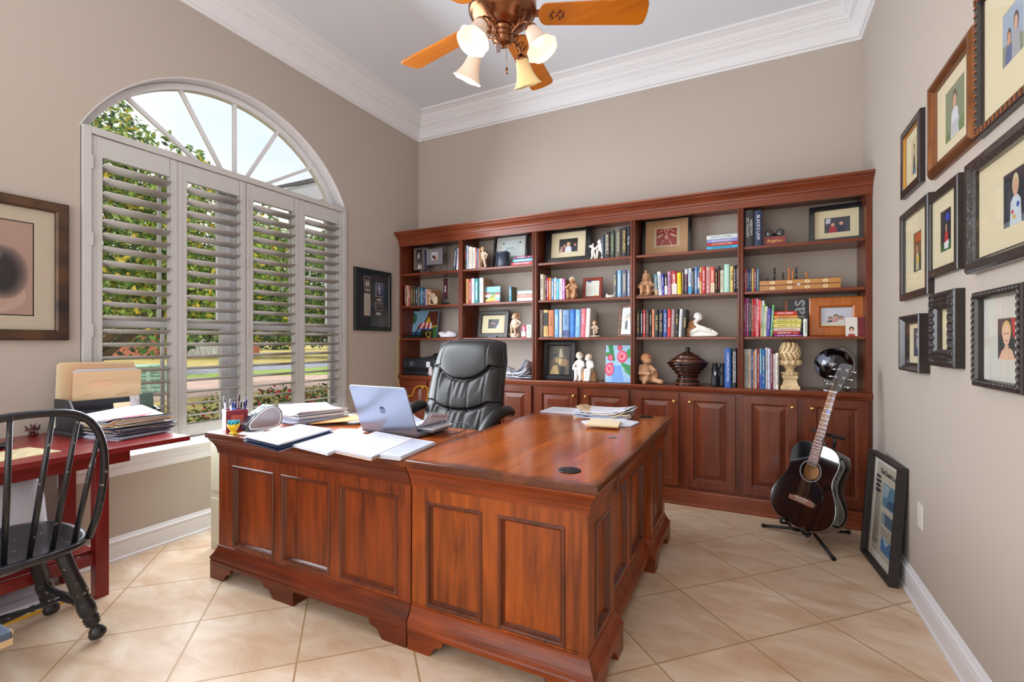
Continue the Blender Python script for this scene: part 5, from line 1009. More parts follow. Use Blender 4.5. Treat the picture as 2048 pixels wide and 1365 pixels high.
# upright atlas behind the flat stack
a = onY(1480+690/7.877, 600, 4.05).x; b_ = onY(1480+1075/7.877, 600, 4.05).x; h = onY(1480+870/7.877, 520+636/7.877, 4.05).z-SH[2]
t = thing('atlas', 'large dark atlas standing face out behind the flat stack of books', 'book', ((a+b_)/2, 4.06, SH[2]), rot=(-.05, 0, 0)); w2 = (b_-a)/2
m = MB(); m.box(-w2, w2, -.022, 0, 0, h); m.build('cover', mat('atlas_grey', (58, 62, 70), .35), t, .001)
m = MB(); m.box(-w2+.004, -w2+.024, -.0225, -.022, .0, h*.98); m.build('tan_strip', mat('atlas_tan', (170, 110, 70), .5), t)
text('title', 'atlas', h*.52, mat('atlas_white', (206, 206, 210), .5), t, (w2*.18, -.0228, h*.55), (R(90), R(-90), 0))
m = MB(); m.box(w2*.42, w2*.62, -.0225, -.022, h*.05, h*.95); m.build('grey_strip', mat('atlas_strip', (110, 112, 124), .5), t)
# ---------------------------------------------------------------- canister
a = onY(920+486/6.825, 520, 3.92).x; b_ = onY(920+668/6.825, 520, 3.92).x; h = onY(1004, 440+445/6.825, 3.92).z-SH[0]
t = thing('canister', 'dark blue-grey round canister with a small lid knob, top shelf of second bay', 'canister', ((a+b_)/2, 3.935, SH[0])); r = (b_-a)/2*.97
CM = mat('slate_enamel', (44, 54, 72), .32, coat=.3)
m = MB(); m.lathe([(0, 0), (r*.97, 0), (r, .003), (r, h*.86), (r*.97, h*.87), (0, h*.87)], seg=32); m.build('body', CM, t)
m = MB(); m.lathe([(0, h*.87), (r*1.0, h*.87), (r*1.01, h*.90), (r, h*.97), (r*.95, h), (0, h)], seg=32); m.build('lid', CM, t)
m = MB(); m.tube([(r*.2, 0, h), (r*.3, 0, h*1.10), (r*.65, 0, h*1.10), (r*.8, 0, h)], .005, 8); m.build('lid_handle', CM, t)
# album on stand in the first bay
YA = 4.0
def ax_(x): return onY(790+x/7.586, 500, YA).x
t = thing('photo_album_stand', 'black wire stand holding a pewter square album and photo page, leftmost bay', 'photo album', (ax_(510), YA, SH[0])); x0 = ax_(510)
WIRE = mat('black_wire', (16, 16, 18), .4)
def az(y): return onY(860, 440+y/7.586, YA).z-SH[0]
m = MB(); m.box(ax_(290)-x0, ax_(515)-x0, -.004, 0, az(745), az(405)); o = m.build('album_page', mat('taupe_page', (120, 108, 100), .7, noise=.2, nscale=30), t)
for (xa, ya, ww, hh, shp, bg) in ((370, 505, 85, 110, person_shapes(-.2, .2, .9, cloth=(210, 206, 206)) + person_shapes(.4, .1, .8, cloth=(60, 60, 90)), (40, 40, 60)), (378, 650, 95, 110, person_shapes(-.3, -.1, .9, cloth=(220, 214, 206)) + person_shapes(.35, -.1, .9, cloth=(200, 190, 190)), (70, 74, 80))):
    sc_ = (ax_(xa+10)-ax_(xa))/10; photo(t, ax_(xa)-x0, az(ya), ww*sc_, hh*sc_, -.005, bg, shp)
m = MB(); m.box(ax_(455)-x0, ax_(515)-x0, -.006, -.0045, az(740), az(450)); m.build('album_page', mat('navy_page', (44, 48, 90), .6, noise=.5, nscale=60), t)
m = MB(); m.box(ax_(518)-x0, ax_(758)-x0, -.045, -.035, az(698), az(455)); m.build('album_cover', mat('pewter', (150, 150, 158), .4, .4, bump=.6, bscale=160), t, .002)
sc_ = (ax_(650)-ax_(640))/10; photo(t, ax_(640)-x0, az(572), 95*sc_, 95*sc_, -.0455, (206, 206, 210), person_shapes(.3, .1, .9, cloth=(190, 60, 70)) + [((40, 44, 60), 'e', -.3, -.2, .4, .5)])
for (xx) in (545, 745):
    m = MB(); m.tube([(ax_(xx)-x0+.006*math.sin(2*PI*i/12), -.03, az(455)+.008+.016*math.cos(2*PI*i/12)) for i in range(12)], .0018, 6, closed=True); m.build('ring', WIRE, t)
m = MB()
m.tube([(ax_(300)-x0, -.006, az(400)), (ax_(420)-x0, -.006, az(420)), (ax_(540)-x0, -.02, az(410)), (ax_(700)-x0, -.02, az(415)), (ax_(880)-x0, -.02, az(425))], .0025, 6)
for q in range(5): cx_ = ax_(790+q*22)-x0; m.tube([(cx_+.007*math.cos(2*PI*i/10), -.02, az(420)+.007*math.sin(2*PI*i/10)) for i in range(10)], .0016, 5, closed=True)
for q in range(6): cx_ = ax_(330+q*60)-x0; m.tube([(cx_+.009*math.cos(2*PI*i/10), -.012, az(405)+.009*math.sin(2*PI*i/10)) for i in range(10)], .0016, 5, closed=True)
m.build('scroll_rail', WIRE, t)
for xs in (245, 775):
    m = MB(); m.tube([(ax_(xs)-x0, .02, az(400)), (ax_(xs)-x0, .01, .02), (ax_(xs)-x0, -.03, .003), (ax_(xs+20)-x0, -.06, .003)], .0022, 6); m.build('stand_leg', WIRE, t)
m = MB(); m.tube([(ax_(245)-x0, .0, .035), (ax_(480)-x0, -.02, .03), (ax_(500)-x0, -.05, .05), (ax_(620)-x0, -.05, .012), (ax_(760)-x0, -.05, .05), (ax_(790)-x0, -.055, .003)], .0022, 6); m.build('ledge', WIRE, t)
# maroon photo pendant stand, second shelf of first bay
p = onY(790+770/7.586, 560, 3.93)
t = thing('pendant_photo_frame', 'narrow maroon photo frame hung on a small black stand with a ring top', 'picture frame', (p.x, 3.93, SH[1]), R(-8))
def bz(y): return onY(891, 440+y/7.586, 3.93).z-SH[1]
m = MB(); m.ell((0, 0, .012), (.044, .026, .013), None, 24, 8); m.build('base', BLACK, t)
for s_ in (-1, 1): m = MB(); m.tube([(s_*.010, 0, .02), (s_*.010, 0, bz(880))], .0015, 6); m.build('rod', CHROME, t)
m = MB(); m.box(-.024, .024, -.006, .004, bz(1198), bz(905)); m.build('panel', mat('maroon_leather', (74, 22, 34), .5), t, .002)
photo(t, 0, bz(1050), .014, .060, -.0066, (210, 210, 214), [((110, 140, 200), 'e', 0, 0, .5, .7)])
for zz in (905, 1185): m = MB(); m.box(-.027, .027, -.008, .006, bz(zz)-.006, bz(zz)+.006); m.build('clamp', BLACK, t, .002)
m = MB(); m.tube([(.026*math.cos(2*PI*i/16), .01*math.sin(2*PI*i/16), bz(850)+.012*math.sin(2*PI*i/16)+.004*math.cos(2*PI*i/16)) for i in range(16)], .003, 6, closed=True); m.build('ring', BLACK, t)
# ---------------------------------------------------------------- printer
a = onY(790+62/5.25, 740, 3.90).x; b_ = onY(790+375/5.25, 740, 3.90).x; zt = onY(830, 600+612/5.25, 3.90).z-CT
t = thing('printer', 'black inkjet printer with small screen on the counter, leftmost bay', 'printer', ((a+b_)/2+.03, 3.885, CT)); w2 = (b_-a)/2+.03
PB_ = mat('printer_black', (28, 34, 42), .4)
m = MB(); m.box(-w2, w2, 0, .255, 0, zt); m.build('body', PB_, t, .006)
m = MB(); m.box(-w2+.008, w2-.04, -.004, .0, zt*.48, zt*.90); m.build('control_panel', mat('panel_grey', (40, 46, 56), .3), t, .002)
m = MB(); m.box(-w2+.13, -w2+.18, -.0055, -.004, zt*.52, zt*.80); m.build('screen', mat('screen_grey', (88, 92, 104), .2), t)
m = MB(); m.box(-w2+.05, w2-.07, -.001, .0, zt*.22, zt*.42); m.build('paper_slot', mat('void_black', (3, 3, 3), .9), t)
m = MB(); m.box(-w2+.10, w2-.12, -.006, -.0, zt*.08, zt*.20); m.build('tray_grip', PB_, t, .002)
m = MB(); m.box(w2-.10, w2-.055, -.005, -.0, zt*.48, zt*.80); m.build('white_label', PAPER, t)
m = MB(); m.box(w2-.08, w2-.055, -.001, -.0, zt*.06, zt*.16); m.build('white_label', PAPER, t)
m = MB(); m.box(-w2+.012, -w2+.04, -.0048, -.004, zt*.64, zt*.68); m.build('maker_mark', PAPER, t)
m = MB(); m.prism([(.03, zt), (.25, zt+.002), (.25, zt+.045), (.2, zt+.02), (.06, zt+.004)], .04, w2-.002, 'X'); m.build('lid_feeder', PB_, t)
for k in range(4): m = MB(); m.cyl((-w2+.075+(k % 2)*.13+.0, -.004, zt*(.60+.12*(k//2))), (-w2+.075+(k % 2)*.13, -.006, zt*(.60+.12*(k//2))), .004); m.build('button', mat('button_grey', (130, 134, 140), .4), t)
m = MB(); m.ell((0, 0, .045), (.024, .02, .05)); m.ell((.006, -.005, .03), (.022, .018, .034)); tag(blob('folded_cloth', m, mat('pink_grey_cloth', (206, 190, 196), .9, bump=.5, bscale=60), None, .004), 'pinkish white cloth bundle tucked beside the printer', 'cloth')
S.objects['folded_cloth'].location = (b_+.028, 3.86, CT); S.objects['folded_cloth'].location.y = 3.863
# router and its yellow cable
a = onY(790+70/5.25, 700, 3.90).x
t = thing('router', 'flat black wireless router with upright aerials, third shelf of leftmost bay', 'router', (a+.12, 3.90, SH[2]))
m = MB(); m.ring(-.12, .12, -.02, .10, [(-.004, 0), (0, .004), (0, .022), (-.01, .030)]); m.build('body', BLACK, t, .002)
for (x, dx, h_) in ((-.10, .01, .115), (.0, .085, .10), (.10, .05, .10)):
    m = MB(); m.tube([(x-.0, .05, .02), (x+dx*.2-.0, .05, .05), (x+dx, .045, h_+.03)], [.006, .009, .005], 8, flat=.5); m.build('aerial', BLACK, t)
YEL = mat('yellow_cable', (226, 178, 30), .45)
pts = [(802, 673, 3.89), (797, 680, 3.83), (792, 692, 3.82), (791, 706, 3.82), (794.5, 718, 3.82), (796, 735, 3.82), (795, 752, 3.805), (798, 765, 3.80), (804, 780, 3.80), (812, 787, 3.80), (820, 792.5, 3.80), (826, 790, 3.80), (830, 779, 3.80), (835, 773.5, 3.80), (843, 772.5, 3.80), (852, 773.5, 3.80), (857, 779, 3.80), (856, 795, 3.80), (854, 812, 3.80), (853, 850, 3.79)]
P_ = [onY(*p) for p in pts]
for q_ in P_:
    if q_.x < -3.214: q_.x = -3.214
    if q_.y < 3.88: q_.y -= .012
P_.append(Vector((P_[-1].x, 3.78, .02)))
def smooth_pts(P, k=4):
    out = []
    for i in range(len(P)-1):
        p0, p1, p2, p3 = P[max(i-1, 0)], P[i], P[i+1], P[min(i+2, len(P)-1)]
        for j in range(k):
            t_ = j/k; out.append(.5*((2*p1)+(p2-p0)*t_+(2*p0-5*p1+4*p2-p3)*t_*t_+(3*p1-p0-3*p2+p3)*t_**3))
    out.append(P[-1]); return out
m = MB(); m.tube(smooth_pts(P_), .0032, 8); tag(m.build('network_cable', YEL, None), 'yellow network cable looping from the router down over the cupboard knob', 'cable')
m = MB(); m.ell((0, 0, .03), (.09, .06, .025)); m.ell((-.06, 0, .045), (.04, .05, .02)); m.ell((.05, .01, .05), (.06, .05, .015), Euler((0, .3, 0))); m.ell((.02, -.01, .015), (.1, .06, .014))
tag(blob('crumpled_cloth', m, mat('white_cloth', (222, 216, 222), .9, bump=.5, bscale=50), None, .006), 'white folded cloth behind the top of the office chair, third shelf', 'cloth'); S.objects['crumpled_cloth'].location = (onY(895, 660, 3.95).x, 3.95, SH[2])
# loose paper heaps on shelves
def paper_pile(name, label, loc, n, w, d, group=None, spread=.02, rot=0, curl=.0, th=.0022, cols=None, cat='papers'):
    t = thing(name, label, cat, loc, rot, group); z = 0; rr = random.Random(hash(label) % 9999)
    rr = random.Random(sum(ord(c) for c in label))
    for i in range(n):
        a = rr.uniform(-spread*4, spread*4); dx, dy = rr.uniform(-spread, spread), rr.uniform(-spread, spread); s_ = rr.uniform(.9, 1.0)
        c_ = rr.choice(cols or [PAPER, PAPERB, PAPER]); m = MB(); nx = 6; h_ = th*rr.uniform(.6, 1.6); W_, D_ = w*s_/2, d*s_/2
        cu = rr.uniform(0, curl); sgn = rr.choice((-1, 1)); L0, L1 = [], []
        top = [[], []]
        lo_ = []
        for k in range(nx+1):
            u = k/nx; x = -W_+2*W_*u; e = cu*max(0, (u if sgn > 0 else 1-u)-.55)**2*6
            lo_.append([(x, -D_, z+e), (x, D_, z+e*.6), (x, D_, z+h_+e*.6), (x, -D_, z+h_+e)])
        m.M = Matrix.Translation((dx, dy, 0)) @ Matrix.Rotation(a, 4, 'Z'); m.loops(lo_); m.build('sheet', c_, t); z += h_
    return t, z
paper_pile('paper_pile', 'untidy heap of white papers on the counter of the second bay', (onY(1042, 750, 3.98).x, 3.99, CT), 16, .24, .22, curl=.10, th=.004, spread=.03)
row(T4, SH[2], 'right of the boy with the hat, second bay', 'booklets on the third shelf of the second bay', [(642, 690, 270, (206, 60, 90), WH, 'pink and white', {'label': 'thin pink and white booklet bundle beside the boy with the hat', 'slab': ((226, 226, 226), .1, .5)}), (692, 752, 262, (206, 212, 206), (90, 120, 110), 'pale', {'label': 'pale grey booklet right of the pink booklet, second bay'})], depth=.12)
tag(MB().box(-.055, .055, 0, .03, 0, .008).build('spectacle_case', mat('dark_case', (40, 50, 64), .3), None, .002, loc=(onY(1070+200/8.03, 670, 3.868).x, 3.862, SH[2])), 'slim dark case lying in front of the brown books, third shelf', 'case')
tag(MB().box(-.05, .05, 0, .035, 0, .016).build('spectacle_case', mat('dark_case', (40, 50, 64), .3), None, .004, loc=(onY(983, 670, 3.86).x, 3.862, SH[2])), 'dark spectacle case in front of the mounted photograph, just above the chair back', 'case')
# ================================================================= acoustic guitar and its stand
Tg, Ng = Vector((.222, 3.40, .108)), Vector((.436, 3.515, .927))
za_ = (Ng-Tg).normalized(); nrm = Vector((-.60, -.78, .25)); nrm = (nrm - za_*nrm.dot(za_)).normalized(); ya_ = -nrm; xa_ = ya_.cross(za_).normalized(); GS = 1.045
gt = thing('acoustic_guitar', 'glossy black acoustic guitar propped on a tripod stand before the bookcase', 'guitar'); 
gt.matrix_world = Matrix(((xa_.x, ya_.x, za_.x, Tg.x), (xa_.y, ya_.y, za_.y, Tg.y), (xa_.z, ya_.z, za_.z, Tg.z), (0, 0, 0, 1))) @ Matrix.Diagonal((GS, GS, GS, 1))
half = [(0, 0), (.05, .002), (.10, .012), (.15, .038), (.185, .08), (.198, .13), (.193, .18), (.172, .23), (.148, .275), (.137, .31), (.136, .335), (.141, .37), (.146, .405), (.142, .44), (.124, .475), (.09, .498), (.05, .506), (0, .507)]
def cat_(P, k=5):
    V_ = [Vector((x, z, 0)) for x, z in P]; return [(p.x, p.y) for p in smooth_pts(V_, k)]
rs_ = cat_(half); outl = rs_ + [(-x, z) for x, z in reversed(rs_[1:-1])]
BD = .115
def offs(o_, d): 
    n = len(o_); out = []
    for i in range(n):
        a, b_ = Vector(o_[i-1]), Vector(o_[(i+1) % n]); t_ = (b_-a).normalized(); out.append((o_[i][0]-t_.y*d, o_[i][1]+t_.x*d))
    return out
area_ = sum(outl[i-1][0]*outl[i][1]-outl[i][0]*outl[i-1][1] for i in range(len(outl)))
sg = 1 if area_ > 0 else -1
SC = (0, .338); SR = .051
inn = offs(outl, sg*.006)
hole = []
for x, z in inn: a = math.atan2(z-SC[1], x-SC[0]); hole.append((SC[0]+SR*math.cos(a), SC[1]+SR*math.sin(a)))
def L3(o_, y): return [(x, y, z) for x, z in o_]
m = MB(); m.loops([L3(offs(outl, sg*.006), BD), L3(offs(outl, sg*.002), BD-.002), L3(outl, BD-.006), L3(outl, .006), L3(offs(outl, sg*.002), .002), L3(inn, 0)], cap0=True, cap1=False, smooth=True)
m.loops([L3(inn, 0), L3(hole, 0), L3(hole, .003)], cap0=False, cap1=False, smooth=False); m.build('body', GLOSSB, gt)
m = MB(); m.prism(offs(outl, sg*.012), .004, .0045, 'Y')
m = MB(); m.disk(SC[0], SC[1], SR+.02, SR+.02, .05, 32, .001); m.build('inside_wood', wood('spruce_inside', (176, 128, 78), (140, 96, 54), 'Z', .7, 0), gt)
m = MB(); m.tube([(SC[0]+(SR+.010)*math.cos(2*PI*i/40), -.0005, SC[1]+(SR+.010)*math.sin(2*PI*i/40)) for i in range(40)], .0022, 6, closed=True, flat=1); m.build('rosette', mat('rosette_grey', (150, 160, 164), .3), gt)
m = MB(); 
pg = cat_([(.022, .30), (.050, .285), (.085, .262), (.105, .225), (.100, .19), (.07, .178), (.045, .20), (.030, .235), (.018, .268)], 4)
m.prism(pg, -.0014, -.0002, 'Y'); m.build('pickguard', mat('pickguard_black', (10, 14, 22), .05, coat=1), gt)
ROSE = wood('rosewood', (150, 100, 78), (96, 58, 44), 'Z', .4, .1, 2)
m = MB(); m.prism([(-.078, .150), (-.070, .142), (.070, .142), (.078, .150), (.076, .168), (.03, .178), (-.03, .178), (-.076, .168)], -.009, 0, 'Y'); m.build('bridge', ROSE, gt, .002)
m = MB(); m.box(-.038, .038, -.0115, -.009, .168, .171); m.build('saddle', CHALK, gt)
for k in range(6): m = MB(); x = -.027+.0108*k; m.ell((x, -.010, .156), (.0028, .0025, .0028)); m.build('bridge_pin', CHALK, gt)
m = MB(); m.loops([[(-w_, y0, z) for w_, y0 in ()] for z in ()]) if False else None
m = MB(); m.loops([[(-.027, .0, .507), (.027, .0, .507), (.02, .045, .507), (-.02, .045, .507)], [(-.027, .0, .53), (.027, .0, .53), (.016, .024, .53), (-.016, .024, .53)], [(-.0215, 0, .82), (.0215, 0, .82), (.013, .02, .82), (-.013, .02, .82)]]); m.build('neck', GLOSSB, gt, .003)
m = MB(); m.loops([[(-.028, -.006, .392), (.028, -.006, .392), (.028, 0, .392), (-.028, 0, .392)], [(-.0215, -.006, .82), (.0215, -.006, .82), (.0215, 0, .82), (-.0215, 0, .82)]]); m.build('fretboard', ROSE, gt)
m = MB()
for k in range(1, 21):
    z = .82 - .648*(1-2**(-k/12)); w_ = .0215+(.82-z)/.428*.0065; m.box(-w_, w_, -.0072, -.006, z-.0009, z+.0009)
m.build('frets', SILVER, gt)
m = MB()
for k in (3, 5, 7, 9, 15, 17): z = .82-.648*(1-(2**(-k/12)+2**(-(k-1)/12))/2); m.disk(0, z, .003, .003, -.0061, 10)
m.build('inlay_dots', CHALK, gt)
m = MB(); m.box(-.022, .022, -.009, 0, .818, .824); m.build('nut', CHALK, gt)
hM = Matrix.Translation((0, 0, .824)) @ Matrix.Rotation(R(-14), 4, 'X')
m = MB(); m.M = hM; m.prism([(-.0215, 0), (-.032, .03), (-.037, .17), (-.03, .185), (.0, .190), (.03, .185), (.037, .17), (.032, .03), (.0215, 0)], -.003, .012, 'Y'); m.build('headstock', GLOSSB, gt, .002)
for s_ in (-1, 1):
    for k in range(3):
        m = MB(); m.M = hM; z = .045+.05*k; m.cyl((s_*.022, -.003, z), (s_*.022, -.014, z), .004); m.cyl((s_*.022, -.0035, z), (s_*.022, -.0045, z), .0075); m.cyl((s_*.032, .006, z), (s_*.052, .006, z), .0025); m.ell((s_*.060, .006, z), (.009, .004, .0065)); m.build('tuning_peg', CHROME, gt)
for k in range(6):
    x0, x1 = -.027+.0108*k, -.017+.0068*k; m = MB(); s_ = -1 if k < 3 else 1; kk = (k if k < 3 else 5-k)
    hp = hM @ Vector((s_*.022, -.009, .045+.05*(kk))); m.tube([(x0, -.0118, .169), (x1, -.0098, .822), tuple(hp)], .0007 if k > 2 else .001, 5); m.build('string', mat('string_bronze', (196, 150, 100), .3, .8) if k < 4 else CHROME, gt)
m = MB(); m.disk(.006, .70, .012, .009, -.0085, 12, .001, .4); m.build('plectrum', mat('blue_plastic', (60, 96, 200), .3), gt)
# tripod stand
st = thing('guitar_stand', 'black tubular tripod stand with a padded neck yoke holding the guitar', 'guitar stand', (.34, 3.60, 0))
def sm(name, pts, r, k=0, mt=BLACK):
    m = MB(); m.M = Matrix.Translation(-Vector(st.location)); P = [Vector(p) for p in pts]; m.tube(smooth_pts(P, 6) if k else P, r, 10); return m.build(name, mt, st)
hub = Vector((.325, 3.53, .055))
for e in ((.048, 3.615, .012), (.405, 3.235, .012), (.55, 3.74, .012)):
    sm('leg', [hub, e], .0095); sm('leg_foot', [Vector(e)+(Vector(hub)-Vector(e))*.05, e], .0125)
top = Tg + za_*.60 + ya_*.14
sm('post', [hub, (.345, 3.60, .25), tuple(top-Vector((0, 0, .04)))], .009)
for s_ in (-1, 1):
    b0 = Tg + za_*.005 + xa_*(s_*.07); sm('cradle_arm', [hub, tuple(Tg+ya_*.08-za_*.035+xa_*(s_*.04)), tuple(b0+ya_*.05-za_*.016), tuple(b0-ya_*.022-za_*.014), tuple(b0-ya_*.030+za_*.02)], .008, 1)
yk = Tg+za_*.60+ya_*.055
sm('yoke', [tuple(top-Vector((0, 0, .04))), tuple(top), tuple(yk+xa_*.085+ya_*.03), tuple(yk+xa_*.05-ya_*.03)], .009, 1)
sm('yoke', [tuple(top), tuple(yk-xa_*.03+ya_*.015), tuple(yk-xa_*.11+ya_*.01)], .009, 1)
sm('strap', [tuple(yk+xa_*.05-ya_*.03), tuple(yk+xa_*.035-ya_*.072-za_*.03), tuple(yk+xa_*.03-ya_*.07-za_*.06), tuple(yk+xa_*.045-ya_*.02-za_*.05)], .0022, 1)
# ================================================================= framed newspaper leaning on the right wall
NW, NH, ND = .455, .605, .042
BWORN = mat('worn_black_frame', (40, 34, 32), .55, noise=.35, nscale=40)
lp = pframe('framed_newspaper', 'large framed newspaper page leaning against the right wall on the floor', NW, NH, .014, ND, BWORN, (.626, 3.245, .001), (R(-3.8), 0, R(-84.5)), cat='picture frame',
  mount=mat('offwhite_mount', (222, 216, 206), .8), ph=(.36, .50, .0, -.0, (200, 190, 172), [((96, 134, 156), 'p', [(-.35, .62), (.78, .62), (.78, .12), (-.35, .12)]), ((150, 176, 184), 'p', [(-.3, .6), (.2, .6), (.0, .35), (-.3, .3)]), ((60, 92, 116), 'p', [(.1, .3), (.75, .35), (.75, .15), (.0, .15)]), ((150, 160, 166), 'p', [(-.35, .0), (.78, .0), (.78, -.28), (-.35, -.28)]), ((80, 106, 124), 'p', [(-.1, -.02), (.6, -.02), (.7, -.26), (.0, -.26)]), ((60, 120, 170), 'p', [(-.2, -.55), (.78, -.55), (.78, -.85), (-.2, -.85)]), ((176, 196, 204), 'p', [(-.1, -.56), (.4, -.56), (.2, -.7)])] +
  [((110, 104, 98), 'p', [(-.88, .52-.045*i), (-.45, .52-.045*i), (-.45, .505-.045*i), (-.88, .505-.045*i)]) for i in range(30)] + [((140, 134, 126), 'p', [(-.3, -.33-.04*i), (.8, -.33-.04*i), (.8, -.34-.04*i), (-.3, -.34-.04*i)]) for i in range(5)]),
  prof=[(0, 0), (0, -ND), (.014, -ND), (.014, -.004)])
text('masthead', 'The Destin Log', .037, INK, lp, (.012, -.0105, NH*.5+.212), FRONT, bold=.0006)
m = MB()
for k_ in range(4): m.box(-.155, -.155+(.052, .062, .048, .058)[k_], -.0108, -.0104, NH*.5+.168-.026*k_, NH*.5+.182-.026*k_)
m.build('headline_block', INK, lp)
m = MB(); m.box(-.004, 0, -.035, .035, -.058, .058); o = m.build('wall_plate', mat('ivory_plate', (226, 222, 214), .35), None, .0015, loc=(XR, 2.84, .432)); o.name = 'light_switch_plate'; tag(o, 'ivory blank wall plate on the right wall above the leaning newspaper frame', 'wall plate')
# ================================================================= gallery wall (right)
BRNZ = mat('bronze_scoop', (128, 78, 40), .28, .6, noise=.3, nscale=10)
def wallframe(label, yn, yf, z0, z1, fw, D, mf, ph, prof=None, mount=CREAMM, extra=None):
    W_, H_ = yf-yn, z1-z0
    t = pframe('framed_photograph', label, W_, H_, fw, D, mf, (XR-.0006, (yn+yf)/2, z0), (0, 0, R(-90)), mount=mount, ph=(ph[0]*W_, ph[1]*H_, ph[2]*W_, ph[3]*H_, ph[4], ph[5]), prof=prof, group=None)
    if extra: extra(t, W_, H_)
    return t
DKB = mat('dark_ribbed_frame', (40, 32, 30), .35, coat=.2, noise=.3, nscale=30)
def inner_gold(t, W_, H_):
    m = MB(); f = .036; m.frame(-W_/2+f, W_/2-f, f, H_-f, [(0, -.012), (0, -.018), (.004, -.018), (.006, -.008)]); m.build('gold_lip', mat('gold_leaf', (196, 140, 60), .35, .7), t)
wallframe('dark wall frame with gold inner lip, photo of a person in a hat', 2.77, 3.087, 1.965, 2.30, .040, .022, DKB, (.30, .52, .02, 0, (206, 190, 150), [((50, 50, 54), 'e', 0, .5, .3, .1)] + person_shapes(0, .3, 1.0, cloth=(70, 64, 60)) + [((60, 110, 160), 'p', [(-.3, -1), (.4, -1), (.4, -.6), (-.3, -.6)])]), extra=inner_gold)
def ribs(n_w, n_h, f, D, mt, sx=.006):
    def fn(t, W_, H_):
        m = MB()
        for k in range(n_w):
            x = -W_/2+f*.3+(W_-f*.6)*k/(n_w-1)
            for z in (f*.5, H_-f*.5): m.box(x-sx*.5, x+sx*.5, -D-.003, -D+.002, z-f*.34, z+f*.34)
        for k in range(n_h):
            z = f*.3+(H_-f*.6)*k/(n_h-1)
            for x in (-W_/2+f*.5, W_/2-f*.5): m.box(x-f*.34, x+f*.34, -D-.003, -D+.002, z-sx*.5, z+sx*.5)
        m.build('rib_ornament', mt, t)
    return fn
wallframe('wall frame with rounded copper-bronze sides, photo of a person in white', 2.168, 2.637, 1.93, 2.33, .050, .032, BRNZ, (.42, .50, 0, 0, (120, 130, 100), [((90, 120, 60), 'p', [(-1, -1), (1, -1), (1, -.5), (-1, -.7)])] + person_shapes(0, .35, 1.1, cloth=(214, 214, 220)) + [((190, 190, 196), 'p', [(-.4, -.4), (.5, -.4), (.3, -.9), (-.3, -.9)])]),
  prof=[(0, 0), (0, -.012), (.006, -.024), (.018, -.032), (.030, -.032), (.042, -.024), (.048, -.012), (.050, -.004)])
wallframe('topmost wall frame with copper-ribbed dark border, photo of a couple', 1.72, 2.161, 1.925, 2.40, .032, .024, DKB, (.30, .34, .0, 0, (150, 168, 190), [((120, 130, 110), 'p', [(-1, -1), (1, -1), (1, -.4), (-1, -.2)])] + person_shapes(-.35, -.1, 1.0, cloth=(70, 90, 140), skin=(206, 150, 120)) + person_shapes(.3, .2, 1.1, cloth=(160, 160, 166))), extra=ribs(16, 18, .03, .024, mat('copper_rib', (176, 110, 66), .35, .6)))
wallframe('dark ribbed wall frame, middle row far left, photo with orange foliage', 2.649, 3.09, 1.446, 1.884, .036, .025, DKB, (.28, .42, 0, 0, (130, 84, 50), [((60, 60, 50), 'p', [(-1, -1), (1, -1), (1, -.1), (-1, -.3)]), ((190, 90, 40), 'e', .2, .7, .7, .25)] + person_shapes(0, .15, .9, cloth=(206, 190, 150)) + [((226, 190, 60), 'e', .1, -.4, .3, .2)]))
wallframe('dark ribbed wall frame in the middle row, photo of a child on grass', 2.326, 2.683, 1.51, 1.866, .036, .020, DKB, (.34, .46, .02, 0, (34, 34, 44), [((40, 90, 40), 'p', [(-1, -1), (1, -1), (1, -.6), (-1, -.7)]), ((50, 70, 190), 'e', .3, .6, .35, .2)] + person_shapes(.1, .1, .8, cloth=(206, 60, 60)) + [((226, 226, 230), 'p', [(-.3, -.6), (.6, -.5), (.5, -.9), (-.2, -.9)])]))
HAM = mat('hammered_black', (44, 38, 38), .3, coat=.4, bump=1.0, bscale=70, noise=.3, nscale=40)
wallframe('largest wall frame, hammered black, photo of a boy in a patterned shirt', 1.66, 2.218, 1.475, 1.86, .045, .034, HAM, (.26, .42, .02, .0, (40, 48, 60), [((96, 110, 120), 'p', [(-1, -1), (1, -1), (1, -.7), (-1, -.8)])] + person_shapes(.05, .35, 1.35, hair=(206, 190, 150), cloth=(200, 210, 216)) + [((200, 60, 50), 'e', -.2, -.5, .1, .08), ((60, 90, 170), 'e', .25, -.3, .12, .1), ((220, 170, 40), 'e', -.05, -.7, .1, .08)]),
  prof=[(0, 0), (0, -.026), (.008, -.034), (.030, -.034), (.040, -.022), (.045, -.020), (.045, -.004)])
wallframe('small plain dark wall frame, bottom row left, photo of a child in a striped hat', 2.704, 3.028, 1.100, 1.366, .040, .042, DKB, (.40, .50, .0, .02, (70, 74, 90), person_shapes(0, -.05, 1.6, hair=(60, 60, 110), cloth=(50, 60, 100), skin=(214, 190, 180)) + [((210, 206, 216), 'e', 0, .55, .3, .1)]),
  prof=[(0, 0), (0, -.038), (.004, -.042), (.010, -.040), (.030, -.022), (.040, -.020), (.040, -.004)])
def waves(t, W_, H_):
    m = MB()
    for rr_ in range(3):
        for side in (0, 1):
            z = (.014+.020*rr_) if side == 0 else H_-(.014+.020*rr_)
            m.tube([(-W_/2+.012+(W_-.024)*i/40, -.033-.003*0, z+.005*math.sin(i*1.25)) for i in range(41)], .0042, 6)
            x = (-W_/2+.014+.020*rr_) if side == 0 else W_/2-(.014+.020*rr_)
            m.tube([(x+.005*math.sin(i*1.25), -.033, .012+(H_-.024)*i/44) for i in range(45)], .0042, 6)
    m.build('carved_waves', HAM, t)
